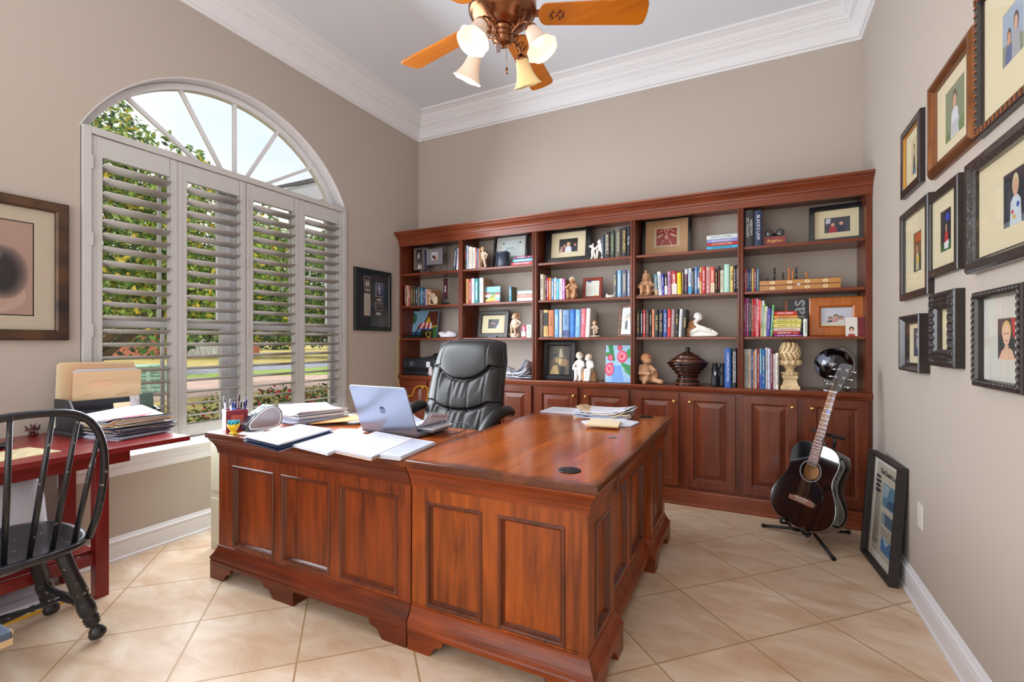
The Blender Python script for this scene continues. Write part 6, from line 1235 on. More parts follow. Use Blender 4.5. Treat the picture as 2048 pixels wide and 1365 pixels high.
wallframe('black wall frame carved with deep waves, small photo of a child in red', 2.314, 2.596, 1.141, 1.438, .068, .033, DKB, (.22, .30, .0, 0, (190, 120, 110), person_shapes(0, .3, 1.3, cloth=(196, 50, 50), hair=(170, 130, 90))), extra=waves)
def rope(t, W_, H_):
    m = MB(); f = .014
    P = [(-W_/2+f, f), (W_/2-f, f), (W_/2-f, H_-f), (-W_/2+f, H_-f)]
    for i in range(4):
        a, b_ = Vector(P[i]), Vector(P[(i+1) % 4]); L_ = (b_-a).length; n = int(L_/.020); d = (b_-a)/n; nn = Vector((-d.y, d.x)).normalized()
        for k in range(n): c_ = a+d*(k+.5); ang = math.atan2(d.y, d.x)+.6; m.ell((c_.x, -.030, c_.y), (.014, .006, .0065), Euler((0, -ang, 0)), 8, 6)
    m.build('rope_carving', HAM, t)
wallframe('rope-carved black wall frame, nearest in the bottom row, photo of a smiling boy', 1.823, 2.161, 1.091, 1.406, .026, .030, DKB, (.34, .40, .03, .0, (60, 64, 66), [((190, 60, 60), 'p', [(.5, 1), (1, 1), (1, -.1), (.7, .2)]), ((222, 180, 150), 'p', [(-.9, -1), (-.5, -.55), (-.15, -.4), (.2, -.4), (.6, -.5), (.95, -1)]), ((226, 184, 152), 'p', [(-.2, -.3), (.25, -.3), (.25, -.55), (-.2, -.55)]), ((206, 176, 110), 'e', .02, .38, .52, .5), ((230, 190, 160), 'e', .02, .2, .42, .50), ((40, 40, 50), 'e', -.15, .26, .06, .04), ((40, 40, 50), 'e', .2, .26, .06, .04), ((190, 90, 90), 'e', .03, -.08, .12, .035)]), mount=mat('pale_mount', (200, 196, 184), .85), extra=rope)
# ================================================================= left wall pictures
LWX = XL+.0006
GF = mat('aged_bronze_frame', (96, 70, 50), .35, .5, noise=.5, nscale=8, dark=(52, 44, 44))
W_, H_ = .66, .707
t = pframe('framed_portrait', 'pastel portrait print in a bronze frame hanging left of the window', W_, H_, .052, .030, GF, (LWX, 1.197-W_/2, 1.248), (0, 0, R(90)), mount=mat('taupe_mount', (190, 176, 156), .85), cat='picture',
  ph=(.40, .465, .0, .0, (170, 140, 128), [((24, 20, 22), 'p', [(-1, 1), (-.98, 1), (-.98, -1), (-1, -1)]), ((24, 20, 22), 'p', [(.97, 1), (1, 1), (1, -1), (.97, -1)]), ((24, 20, 22), 'p', [(-1, 1), (1, 1), (1, .975), (-1, .975)]), ((24, 20, 22), 'p', [(-1, -.975), (1, -.975), (1, -1), (-1, -1)]), ((184, 154, 140), 'e', .15, -.58, .7, .38), ((178, 148, 134), 'e', .2, -.52, .5, .34), ((149, 122, 114), 'e', 0.456, -0.103, 0.442, 0.560), ((136, 113, 106), 'e', 0.452, -0.105, 0.423, 0.540), ((125, 104, 98), 'e', 0.448, -0.108, 0.405, 0.520), ((115, 96, 91), 'e', 0.443, -0.110, 0.387, 0.500), ((105, 88, 85), 'e', 0.439, -0.113, 0.368, 0.480), ((95, 80, 78), 'e', 0.435, -0.115, 0.350, 0.460), ((86, 73, 72), 'e', 0.431, -0.118, 0.332, 0.440), ((77, 66, 66), 'e', 0.427, -0.120, 0.313, 0.420), ((69, 59, 60), 'e', 0.422, -0.122, 0.295, 0.400), ((60, 53, 55), 'e', 0.418, -0.125, 0.277, 0.380), ((52, 46, 49), 'e', 0.414, -0.128, 0.258, 0.360), ((44, 40, 44), 'e', 0.410, -0.130, 0.240, 0.340), ((96, 90, 84), 'e', .22, .30, .20, .28), ((150, 142, 126), 'e', .18, .34, .14, .22), ((196, 188, 168), 'e', .12, .36, .10, .16)]))
t = pframe('framed_memorial', 'dark green framed memorial with mounted portrait photos left of the bookcase', .485, .577, .040, .026, mat('green_black_frame', (22, 36, 38), .3, coat=.3), (LWX, 3.461, 1.344), (0, 0, R(90)), mount=None, cat='picture',
  ph=(.405, .497, 0, 0, (46, 50, 60), []))
def mp_(cx_, cz_, w_, h_, bg, shp, nm='photograph'):
    photo(t, cx_, cz_, w_+.008, h_+.008, -.0072, (196, 186, 170), [], 'photo_border'); photo(t, cx_, cz_, w_, h_, -.0085, bg, shp, nm)
mp_(-.075, .455, .075, .095, (60, 58, 56), person_shapes(-.35, .3, .9, cloth=(200, 196, 190), skin=(190, 186, 180)) + person_shapes(.35, .3, .9, cloth=(196, 190, 186), skin=(190, 186, 180)))
mp_(.085, .395, .090, .125, (76, 76, 130), [((26, 34, 60), 'p', [(-.9, -1), (-.7, -.4), (-.2, -.2), (.2, -.2), (.7, -.4), (.9, -1)]), ((226, 226, 230), 'p', [(-.2, -.2), (.2, -.2), (.05, -.9)]), ((206, 176, 170), 'e', 0, .35, .36, .45), ((40, 40, 44), 'p', [(-.32, .42), (.32, .42), (.32, .32), (-.32, .32)])])
mp_(-.072, .38, .065, .016, (150, 140, 130), [], 'caption'); mp_(.085, .30, .055, .012, (170, 160, 150), [], 'caption'); mp_(.072, .165, .055, .016, (190, 186, 180), [], 'caption')
mp_(-.075, .245, .072, .20, (196, 186, 176), [((150, 144, 140), 'p', [(-.8, .9-.14*i), (.8, .9-.14*i), (.8, .86-.14*i), (-.8, .86-.14*i)]) for i in range(13)], 'clipping')
mp_(.082, .235, .095, .068, (50, 54, 54), [((120, 120, 118), 'e', -.7, -.1, .1, .4), ((120, 120, 118), 'e', 0, .3, .08, .35), ((120, 120, 118), 'e', .65, -.1, .12, .4)])
# ================================================================= ceiling fan with lights
FX, FY = -1.023, 1.933; ZB = 2.73
fan = thing('ceiling_fan', 'bronze ceiling fan with golden oak blades and four frosted bell lights', 'ceiling fan', (FX, FY, ZB))
m = MB(); m.lathe([(0, .912), (.075, .912), (.075, .90), (.06, .86), (.03, .84), (.014, .83), (.014, .16), (0, .16)], seg=24); m.build('downrod', BRONZE, fan)
m = MB(); m.lathe([(0, .165), (.05, .165), (.07, .15), (.105, .135), (.125, .11), (.145, .10), (.152, .085), (.154, .06), (.150, .05), (.155, .04), (.155, .015), (.150, .005), (.142, 0), (.140, -.006), (.132, -.012), (.128, -.016), (.118, -.024), (.112, -.028), (.100, -.040), (.080, -.052), (.062, -.060), (.052, -.064), (0, -.064)], seg=48); m.build('motor_housing', BRONZE, fan)
m = MB(); m.lathe([(0, -.062), (.050, -.062), (.052, -.070), (.046, -.074), (.048, -.088), (.050, -.094), (.045, -.098), (.046, -.108), (.048, -.112), (.043, -.116), (.043, -.122), (.036, -.132), (.022, -.139), (.008, -.141), (.006, -.146), (0, -.147)], seg=32); m.build('light_hub', BRONZE, fan)
for k in range(5):
    a = R(24.5+72.2*k); Mb = Matrix.Rotation(a, 4, 'Z') @ Matrix.Rotation(R(-12), 4, 'X')
    m = MB(); m.M = Mb; n = 8
    o_ = [(.205, -.03), (.185, 0), (.205, .03)]
    o_ = [(.20+.03*math.cos(PI/2+PI*i/n)*1.2, .056*math.sin(PI/2+PI*i/n)) for i in range(n+1)] + [(.625, -.068), (.645, -.060), (.652, -.040), (.655, 0), (.652, .040), (.645, .060), (.625, .068)]
    m.prism(o_, -.004, .004, 'Z'); bl = m.build('blade', OAK, fan, .002)
    m = MB(); m.M = Mb; m.prism([(.12, -.014), (.20, -.022), (.27, -.020), (.285, 0), (.27, .020), (.20, .022), (.12, .014)], .004, .009, 'Z')
    for dx, dy in ((0, 0), (.012, .018), (.012, -.018), (-.022, .016), (-.022, -.016), (.026, .008), (.026, -.008), (-.03, 0)): m.ell((.245+dx, dy, -.006), (.009, .007, .004))
    m.build('blade_iron', BRONZE, fan)
FROST = mat('frosted_glass', (214, 196, 182), .4, trans=0.0, emit=(255, 226, 190), estr=.12)
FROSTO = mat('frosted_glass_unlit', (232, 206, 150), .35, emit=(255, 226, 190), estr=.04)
BULB = mat('lit_bulb', (255, 240, 210), .4, emit=(255, 236, 200), estr=2.2)
shade = [(.020, 0), (.026, .004), (.031, .014), (.034, .03), (.037, .05), (.042, .07), (.050, .09), (.060, .108), (.068, .118), (.0705, .121), (.068, .122), (.058, .109), (.048, .091), (.040, .07), (.035, .05), (.032, .03), (.028, .014), (.018, .006)]
for k, (ad, lit) in enumerate(((-98, 1), (-8, 1), (82, 0), (172, 1))):
    a = R(ad); RM = Matrix.Rotation(a, 4, 'Z')
    m = MB(); m.M = RM
    m.tube(smooth_pts([Vector(p) for p in ((.045, 0, -.10), (.085, 0, -.075), (.125, 0, -.075), (.150, 0, -.095), (.152, 0, -.118))], 5), .0045, 8)
    m.tube([(.075+.020*math.cos(t_)*(.3+t_*.11), 0, -.052+.020*math.sin(t_)*(.3+t_*.11)) for t_ in [i*.5 for i in range(15)]], .003, 6)
    m.tube([(.10+.03*math.sin(i*.45)*.8, 0, -.035+.03*math.cos(i*.45)) for i in range(12)], .0028, 6); arm = m.build('light_arm', BRONZE, fan)
    tilt = Matrix.Translation((.152, 0, -.116)) @ Matrix.Rotation(R(180-28), 4, 'Y')
    m = MB(); m.M = RM @ tilt; m.lathe([(0, -.012), (.016, -.012), (.019, -.004), (.027, 0), (.029, .008), (.024, .014), (0, .014)], seg=20); m.build('fitter', BRONZE, arm)
    m = MB(); m.M = RM @ tilt
    L = [[((r*(1+(.05*math.cos(8*2*PI*i/48) if r > .06 else 0)))*math.cos(2*PI*i/48), (r*(1+(.05*math.cos(8*2*PI*i/48)*0 if r > .06 else 0)))*math.sin(2*PI*i/48), z+.006+(.0012*math.cos(6*2*PI*i/48) if z > .1 else 0)) for i in range(48)] for r, z in shade]
    m.loops(L, cap0=False, cap1=False, smooth=True); m.build('glass_shade', FROST if lit else FROSTO, fan)
    m = MB(); m.M = RM @ tilt; m.lathe([(0, .01), (.013, .01), (.013, .03), (.020, .048), (.027, .066), (.026, .080), (.018, .092), (0, .096)], seg=20); m.build('bulb', BULB if lit else mat('unlit_bulb', (226, 222, 214), .3), fan)
    if lit:
        q = Matrix.Translation((FX, FY, ZB)) @ RM @ tilt @ Vector((0, 0, .22)); lamp('fan_bulb_light', 'POINT', q, (0, 0, 0), 1.0, (1.0, .86, .68), shadow_soft_size=.04)
m = MB(); m.tube([(.03, -.02, -.125), (.032, -.022, -.20), (.033, -.022, -.26)], .0012, 6); m.tube([(.033, -.022, -.26), (.033, -.022, -.285)], .005, 8); m.build('pull_chain', BRONZE, fan)
m = MB(); m.tube([(-.005, -.03, -.125), (-.006, -.032, -.16)], .0012, 6); m.box(-.014, .006, -.034, -.031, -.185, -.15); m.build('pull_fob', SILVER, fan)

# ================================================================= office chair
CX0, CY0 = -1.762, 2.80
oc = thing('office_chair', 'black leather executive office chair with padded arms behind the laptop', 'chair', (CX0, CY0, 0), R(2))
def backpt(u, v, side):
    """u -1..1 across, v 0..1 up; returns a point of the padded back, front (side 0) or rear (1)"""
    hw = .292 - .028*v - .02*max(0, v-.85)/.15 if True else 0
    z = .46 + .79*v - .03*abs(u)**3*(v > .8)*1.0
    ytilt = -.17 + .24*v
    sx = math.copysign(abs(u)**.9, u)
    x = sx*hw
    if side: return (x*.97, ytilt+.075+.02*(1-u*u), z)
    edge = 1-abs(u)**6; top_ = 1-max(0, (v-.88)/.12)**3
    y = ytilt - .055*edge*top_
    def seam(vv, dep, w_=.012): return dep*math.exp(-((v-vv)/w_)**2)
    a1 = .775 - .115*(1-min(1, abs(u)/.72)**2.2); a2 = .475 - .065*(1-min(1, abs(u)/.72)**2.2)
    seg = 0
    for (lo, hi, am) in ((a1, 1.02, .030), (a2, a1, .018), (0.02, a2, .022)):
        if lo <= v < hi: f = (v-lo)/(hi-lo); seg = am*math.sin(PI*min(1, max(0, f)))**.6 if 0 < f < 1 else 0
    y -= seg*edge
    y += seam(a1, .020, .010) + seam(a2, .018, .010)
    if v < a1:
        for uu in (-.62, .62, -.2, .2): y += .010*math.exp(-((u-uu)/.022)**2)
        for aa in (a1, a2):
            d = aa-v
            if 0 < d < .14 and abs(u) < .68: y += .0075*math.sin(u*30+math.sin(u*9)*2.5+d*14)*math.exp(-d/.09)*min(1, d/.02)
    else:
        for uu in (-.62, .62): y += .006*math.exp(-((u-uu)/.02)**2)
        if abs(u) > .62: y += .004*math.sin((v-a1)*90+u*20)*math.exp(-(v-a1)/.06)
    return (x, y, z)
m = MB(); nu, nv = 84, 96
g0 = [[backpt(-1+2*i/nu, j/nv, 0) for i in range(nu+1)] for j in range(nv+1)]
vs = [p for r_ in g0 for p in r_]; fs = [(j*(nu+1)+i, j*(nu+1)+i+1, (j+1)*(nu+1)+i+1, (j+1)*(nu+1)+i) for j in range(nv) for i in range(nu)]
m._add(vs, fs, True); m.build('backrest_cushion', LEATHER, oc)
m = MB(); rimf = [g0[0][i] for i in range(nu+1)] + [g0[j][nu] for j in range(1, nv+1)] + [g0[nv][i] for i in range(nu-1, -1, -1)] + [g0[j][0] for j in range(nv-1, 0, -1)]
rb_ = [backpt(-1+2*i/nu, 0, 1) for i in range(nu+1)] + [backpt(1, j/nv, 1) for j in range(1, nv+1)] + [backpt(-1+2*i/nu, 1, 1) for i in range(nu-1, -1, -1)] + [backpt(-1, j/nv, 1) for j in range(nv-1, 0, -1)]
mid = [((a[0]+b_[0])/2*1.03, (a[1]+b_[1])/2, (a[2]+b_[2])/2+(.012 if a[2] > 1.1 else 0)) for a, b_ in zip(rimf, rb_)]
m.loops([rimf, mid, rb_], cap0=False, cap1=True, smooth=True); m.build('backrest_shell', mat('black_leather_side', (18, 17, 19), .4, bump=.2, bscale=200), oc)
m = MB(); m.tube(rimf, .004, 6, closed=True); m.build('piping', LEATHER, oc)
m = MB(); m.ell((0, -.26, .47), (.27, .27, .065)); m.ell((0, -.42, .455), (.26, .10, .05)); m.ell((0, -.10, .47), (.26, .12, .055)); blob('seat_cushion', m, LEATHER, oc, .01, 8)
for s_ in (-1, 1):
    P = [Vector(p) for p in ((s_*.325, .02, .770), (s_*.33, -.06, .792), (s_*.325, -.18, .785), (s_*.32, -.30, .735), (s_*.315, -.38, .66), (s_*.30, -.36, .56), (s_*.27, -.28, .47))]
    m = MB(); q = smooth_pts(P, 5); n = len(q); m.tube(q, [.022+.016*math.sin(PI*min(1, .15+i/n*1.1)) if i < n*.65 else .018 for i in range(n)], 12, flat=1.15); m.build('armrest', LEATHER, oc)
m = MB(); m.cyl((0, -.25, .06), (0, -.25, .42), .028, .022, 16); m.build('gas_column', BLACK, oc)
for k in range(5):
    a = R(72*k+20); dx, dy = math.cos(a), math.sin(a)
    m = MB(); m.tube([(0, -.25, .11), (dx*.15, -.25+dy*.15, .095), (dx*.29, -.25+dy*.29, .065)], [.032, .026, .018], 8); o = m.build('base_leg', BLACK, oc)
    m = MB(); m.M = Matrix.Translation((dx*.29, -.25+dy*.29, .028)); m.cyl((-.02*dy, .02*dx, 0), (.02*dy, -.02*dx, 0), .028, .028, 16); m.build('caster', BLACK, o)

# ================================================================= red writing table
TZ = .775; TX0, TX1, TY1, TY0 = XL+.004, -2.492, 1.402, -.15
rd = thing('writing_table', 'red stained wooden writing table against the left wall below the portrait', 'table', (-2.85, .65, 0))
def rp(name, fn, mt=RED_W, bev=.003): m = MBr(rd); fn(m); return m.build(name, mt, rd, bev)
for k in range(4):
    x0 = TX0+(TX1-TX0)*k/4; rp('top_plank', lambda m: m.box(x0+.0006, x0+(TX1-TX0)/4-.0006, TY0, TY1, TZ-.023, TZ), bev=.0015)
rp('apron', lambda m: m.box(-2.85, -2.825, TY0+.1, 1.300, .635, TZ-.023)); rp('apron', lambda m: m.box(-3.20, -3.175, TY0+.1, 1.24, .655, TZ-.023)); rp('end_apron', lambda m: m.box(-3.15, -2.87, 1.16, 1.185, .655, TZ-.023), RED_W)
for (x, y) in ((-2.873, 1.155), (-3.205, 1.155), (-2.873, -.02), (-3.205, -.02)): rp('leg', lambda m: m.box(x, x+.050, y, y+.055, 0, TZ-.023), RED_Z)
rp('lower_rail', lambda m: m.box(-2.865, -2.84, .035, 1.155, .165, .215)); rp('lower_rail', lambda m: m.box(-3.20, -3.175, .035, 1.155, .165, .215)); rp('end_rail', lambda m: m.box(-3.155, -2.873, 1.165, 1.19, .165, .215), RED_W)
for k in range(3): rp('shelf_slat', lambda m: m.box(-3.17+.105*k, -3.08+.105*k, .035, 1.16, .215, .230), bev=.002)
# ================================================================= black spindle-back chair
wc = thing('windsor_chair', 'black painted spindle-back wooden chair with worn turned legs at the red table', 'chair', (-2.60, .744, 0))
SBZ = .45
def seatpt(a, rx, ry): 
    c_, s_ = math.cos(a), math.sin(a); return (math.copysign(abs(c_)**.66, c_)*rx, math.copysign(abs(s_)**.66, s_)*ry)
L = []
for (sc_, z) in ((.86, SBZ-.038), (.95, SBZ-.030), (1.0, SBZ-.015), (.995, SBZ-.004), (.97, SBZ), (.90, SBZ-.002), (.6, SBZ-.010), (.2, SBZ-.012)):
    L.append([(seatpt(2*PI*i/48, .262*sc_, .258*sc_)[0], seatpt(2*PI*i/48, .262*sc_, .258*sc_)[1], z) for i in range(48)])
m = MB(); m.loops(L, smooth=True); m.build('seat', BLACKP, wc)
def bowpt(t_):   # 0..1 from one foot over the top to the other
    a = PI*t_; yy = -.222*math.cos(a) if False else 0
    c_, s_ = math.cos(a), math.sin(a)
    z = SBZ-.01 + .545*(abs(s_)**.78); y = -math.copysign(abs(c_)**.62, c_)*(.222+.052*math.sin(min(PI, a)*1.0)**.5*(1 if 0 < t_ < 1 else 0))
    x = .185 + (z-SBZ)*.29
    return Vector((x, y, z))
bp2 = [bowpt(i/40) for i in range(41)]
m = MB(); L = []
for i, p in enumerate(bp2):
    t_ = (bp2[min(i+1, 40)]-bp2[max(i-1, 0)]).normalized(); nx = Vector((1, 0, .29)).normalized() if False else (Vector((.96, 0, -.28))); nn = t_.cross(nx).normalized(); w_, h_ = .011, .014
    L.append([tuple(p+nx*w_*math.cos(q)+nn*h_*math.sin(q)) for q in [2*PI*k/10 for k in range(10)]])
m.loops(L, smooth=True); m.build('bow', BLACKP, wc)
for k in range(6):
    y = -.1675+.067*k; x = .235-.02-abs(k-2.5)*.006
    yt = y*1.22; best = min(bp2, key=lambda p: abs(p.y-yt)+(0 if p.z > .7 else 9)); 
    m = MB(); m.tube([(x, y, SBZ-.012), (x+(best.x-x)*.5, y+(best.y-y)*.5, (SBZ+best.z)/2), tuple(best)], [.0095, .0098, .0075], 10); m.build('spindle', BLACKP, wc)
legp = [(0, .016), (.02, .024), (.05, .028), (.07, .022), (.09, .026), (.30, .024), (.50, .030), (.54, .024), (.56, .028), (.58, .024), (.60, .028), (.66, .031), (.72, .030), (.76, .022), (.775, .029), (.79, .022), (.805, .028), (.82, .021), (.835, .026), (.855, .017), (.875, .015), (.90, .024), (.94, .031), (.975, .029), (1.0, .014)]
tops, feet = {}, {}
for (nm, tx, ty, fx, fy_) in (('rr', .13, .15, .173, .262), ('fr', -.15, .15, -.24, .258), ('rl', .13, -.15, .173, -.262), ('fl', -.15, -.15, -.24, -.258)):
    a, b_ = Vector((tx, ty, SBZ-.03)), Vector((fx, fy_, .012)); m = MB(); m.tube([a+(b_-a)*f for f, r in legp], [r for f, r in legp], 14); m.build('leg', BLACKP, wc); tops[nm] = (a, b_)
def turned(name, p, q):
    pr = [(0, .009), (.08, .010), (.16, .013), (.20, .009), (.23, .014), (.26, .009), (.30, .013), (.42, .018), (.5, .019), (.58, .018), (.70, .013), (.74, .009), (.77, .014), (.80, .009), (.84, .013), (.92, .010), (1, .009)]
    m = MB(); m.tube([p+(q-p)*f for f, r in pr], [r for f, r in pr], 10); m.build(name, BLACKP, wc)
def on(nm, f): return tops[nm][0]+(tops[nm][1]-tops[nm][0])*f
turned('side_stretcher', on('rr', .66), on('fr', .66)); turned('side_stretcher', on('rl', .66), on('fl', .66))
turned('cross_stretcher', (on('rr', .66)+on('fr', .66))/2, (on('rl', .66)+on('fl', .66))/2)
# ================================================================= grey painted stool corner in the foreground
sl_ = onZ(25, 1262, .45)
gs = thing('side_stool', 'grey-blue painted stool with chipped edges, cut off by the lower left corner', 'stool', (sl_.x-.17, sl_.y-.16, 0))
GPA = mat('grey_blue_paint', (70, 84, 104), .45)
m = MB(); m.box(-.17, .17, -.16, .16, .415, .45); m.build('stool_top', GPA, gs, .004)
m = MB(); m.box(.1695, .1712, .135, .161, .412, .430); m.box(.150, .171, .1595, .1612, .44, .4505); m.build('bare_edge', WORN, gs, .001)
for x, y in ((-.14, -.13), (.125, -.13), (-.14, .125), (.125, .125)): m = MB(); m.box(x-.018, x+.018, y-.018, y+.018, 0, .415); m.build('leg', GPA, gs, .003)
# ================================================================= things on and under the red table
org = thing('desk_organizer', 'black wooden desk organizer holding folders at the back of the red table', 'organizer', (-3.04, 1.29, TZ))
OB = mat('organizer_black', (34, 38, 48), .4, coat=.2); y0, y1 = -.165, .185
m = MB(); m.ring(-.135, .145, y0-.005, y1+.005, [(.008, 0), (.008, .010), (0, .020)]); m.build('base', OB, org, .001)
sd = [(-.13, .02), (.14, .02), (.14, .100), (.07, .12), (.02, .175), (-.13, .175)]
for y in (y0, y1-.010): m = MB(); m.prism([(x, z) for x, z in sd], y, y+.010, 'Y'); m.build('side', OB, org, .001)
for x, h in ((-.13, .175), (-.02, .165), (.055, .12), (.128, .095)): m = MB(); m.box(x, x+.008, y0+.010, y1-.010, .02, h); m.build('divider', OB, org)
m = MB(); m.box(.138, .146, y0, y1, .055, .100); m.build('front_rail', OB, org, .001)
for k, (dx, ya, yb, h, c_, tl_) in enumerate(((-.115, -.17, .14, .33, PAPERC, -.02), (-.10, -.15, .17, .335, MANILA, .02), (-.085, -.13, .16, .315, mat('peach_card', (220, 176, 140), .8), -.03), (-.065, -.12, .165, .30, PAPER, .03), (-.045, -.125, .175, .29, MANILA, .06))):
    f = thing('file_folder', ['large cream folder at the very back of the organizer', 'manila folder with worn corner at the back of the organizer', 'peach card folder in the middle of the organizer', 'white paper sheaf just behind the front folder', 'wide manila folder with faint handwriting at the front of the organizer'][k], 'folder', (org.location.x+dx, org.location.y+(ya+yb)/2, TZ+.022), 0, rot=(R(-2+tl_*40), R(-3+k*1.5), 0))
    w_ = (yb-ya)/2; m = MB(); m.loops([[(0, -w_+.0, 0), (.002, -w_, 0), (.002, w_, 0), (0, w_, 0)], [(0, -w_, h*.96), (.004, -w_, h*.96), (.006, w_, h*.97), (0, w_, h*.97)], [(0, -w_+.012, h), (.003, -w_+.012, h), (.004, w_-.006, h), (0, w_-.006, h)]]); m.build('cover', c_, f)
    m = MB(); m.box(-.003, -.0008, -w_+.01, w_-.004, .002, h*.975); m.build('sheets', PAPER, f)
    if k == 4:
        for (yy, zz, ln_) in ((-.08, .240, .12), (-.085, .226, .10), (-.08, .212, .11), (.03, .16, .03), (.06, .165, .03), (-.11, .17, .04)):
            m = MB(); m.tube([(.0080, yy+ln_*q/24, zz+.0028*math.sin(q*2.3)+.002*math.sin(q*5.1)) for q in range(25)], .0004, 4); m.build('handwriting', mat('pencil_ink', (196, 130, 110), .9), f)
for k, (dx, y, w_, h, c_, lb, nm) in enumerate(((.085, .06, .06, .125, PAPERC, 'small cream card with red print standing in the organizer', 'note_card'), (.095, .125, .05, .155, mat('newsprint', (186, 186, 190), .8, noise=.4, nscale=60), 'grey printed leaflet standing in the organizer', 'leaflet'), (.10, .165, .045, .165, mat('green_folder', (70, 90, 80), .6), 'dark green envelope at the right end of the organizer', 'envelope'))):
    tag(MB().box(-.002, .002, -w_/2-.01, w_/2+.01, 0, h).build(nm, c_, None, .0005, loc=(org.location.x+dx, org.location.y+y-.02, TZ+.022), rot=(0, R(-6), 0)), lb, 'card')
t, z = paper_pile('mail_pile', 'tall untidy pile of mail and papers at the right end of the red table', (-2.80, 1.285, TZ), 26, .26, .27, curl=.03, th=.0030, spread=.016, rot=R(8), cols=[PAPER, PAPERB, mat('grey_envelope', (150, 154, 170), .8), MANILA, PAPERC, mat('dark_magazine', (60, 66, 84), .5)])
m = MB(); m.prism([(-.10, -.10), (.13, -.02), (.02, .13)], 0, .002, 'Z'); tag(m.build('red_envelope', mat('red_paper', (190, 34, 46), .6), None, loc=(-2.80, 1.25, TZ+z+.002), rot=(R(4), R(-4), 0)), 'red envelope lying on top of the mail pile', 'envelope')
m = MB(); m.box(-.10, .10, -.14, .15, 0, .002); tag(m.build('open_letter', mat('pinkish_paper', (222, 206, 204), .8), None, loc=(-2.86, 1.27, TZ+z+.010), rot=(R(5), R(12), R(5))), 'pinkish open letter propped behind the red envelope', 'letter')
# gargoyle figurine
t = thing('gargoyle_figurine', 'tiny dark red carved gargoyle at the back of the red table', 'figurine', (-3.17, 1.045, TZ), R(80)); Hh = .062
GR_ = mat('oxblood_resin', (74, 26, 28), .35, coat=.3)
solids(t, Hh, [('e', (0, 0, .10), (.34, .3, .10)), ('e', (0, 0, .38), (.26, .2, .28)), ('e', (0, -.1, .72), (.18, .17, .17)), ('e', (-.13, -.05, .9), (.05, .05, .12), (0, -.4, 0)), ('e', (.13, -.05, .9), (.05, .05, .12), (0, .4, 0)), ('l', [(-.2, .05, .5), (-.42, .1, .85), (-.36, .1, .5)], [.08, .05, .09]), ('l', [(.2, .05, .5), (.42, .1, .85), (.36, .1, .5)], [.08, .05, .09]), ('l', [(-.16, -.1, .45), (-.22, -.22, .2)], [.08, .08]), ('l', [(.16, -.1, .45), (.22, -.22, .2)], [.08, .08])], 'figure', GR_)
tag(MB().box(-.11, .11, -.14, .14, 0, .003).build('writing_mat', mat('map_print', (206, 190, 150), .6, noise=.3, nscale=30), None, loc=(-2.71, .80, TZ), rot=(0, 0, R(8))), 'cream patterned paper mat lying near the front edge of the red table', 'mat')
m = MB(); m.ell((0, 0, .012), (.03, .05, .012)); m.ell((.0, .03, .022), (.012, .03, .006), Euler((.3, 0, 0))); tag(m.build('computer_mouse', BLACK, None, loc=(-2.92, .845, TZ)), 'black computer mouse behind the patterned mat on the red table', 'computer mouse')
# plastic bag on the lower shelf
t = thing('plastic_bag', 'white plastic shopping bag with yellow lettering on the lower shelf of the table', 'bag', (-2.985, .78, .230))
m = MB(); L = []
for z, sx, sy in ((0, .105, .22), (.02, .12, .235), (.15, .13, .24), (.28, .12, .235), (.36, .09, .22), (.41, .05, .19), (.425, .02, .16)):
    L.append([(sx*math.copysign(abs(math.cos(q))**.6, math.cos(q))+.006*math.sin(q*7+z*30), sy*math.copysign(abs(math.sin(q))**.6, math.sin(q))+.005*math.sin(q*5+z*20), z) for q in [2*PI*i/40 for i in range(40)]])
m.loops(L, smooth=True); m.build('bag_body', mat('white_plastic', (216, 220, 232), .35, bump=.6, bscale=22), t)
text('yellow_letters', 'e', .24, mat('yellow_print', (230, 176, 30), .4), t, (.138, .015, .105), (R(90), 0, R(90)), .0012, bold=.006)
t = thing('flat_parcel', 'white flat parcel with a yellow edge on the floor under the red table', 'parcel', (-3.06, .78, 0))
m = MB(); m.box(-.10, .14, -.45, .30, 0, .055); m.build('parcel_body', PAPER, t, .006); m = MB(); m.box(.1395, .142, -.44, .29, .0, .012); m.build('yellow_edge', mat('yellow_print', (230, 176, 30), .4), t)

# ================================================================= on the desk
def px_stack(name, label, corners, n, th, cols, cat='papers', z0=D_T, group=None, lines=True, jit=.004, curl=0):
    P = [onZ(x, y, z0+n*th) for x, y in corners]; c0 = sum(P, Vector((0, 0, 0)))/len(P)
    t = thing(name, label, cat, (c0.x, c0.y, z0), 0, group); rr = random.Random(len(label)*7+n); z = 0
    for i in range(n):
        jx, jy = (rr.uniform(-jit, jit), rr.uniform(-jit, jit)) if i < n-1 else (0, 0); s_ = rr.uniform(.985, 1.0)
        q = [((p.x-c0.x)*s_+jx, (p.y-c0.y)*s_+jy) for p in P]; m = MB(); m.prism(q, z+.0002, z+th, 'Z'); m.build('sheet', cols[i % len(cols)], t); z += th
    if lines:
        u = Vector((P[1].x-P[0].x, P[1].y-P[0].y, 0)); v_ = Vector((P[-1].x-P[0].x, P[-1].y-P[0].y, 0)); m = MB()
        for k in range(12):
            if k in (4, 8): continue
            a = Vector((P[0].x-c0.x, P[0].y-c0.y, z+.0003))+v_*(.12+.065*k)+u*.1; b_ = a+u*rr.uniform(.4, .8); e = v_*.010; m.quad(tuple(a), tuple(b_), tuple(b_+e), tuple(a+e))
        m.build('print_lines', mat('print_grey', (170, 172, 186), .8), t)
    return t
NAVY = mat('navy_folder', (22, 38, 66), .4)
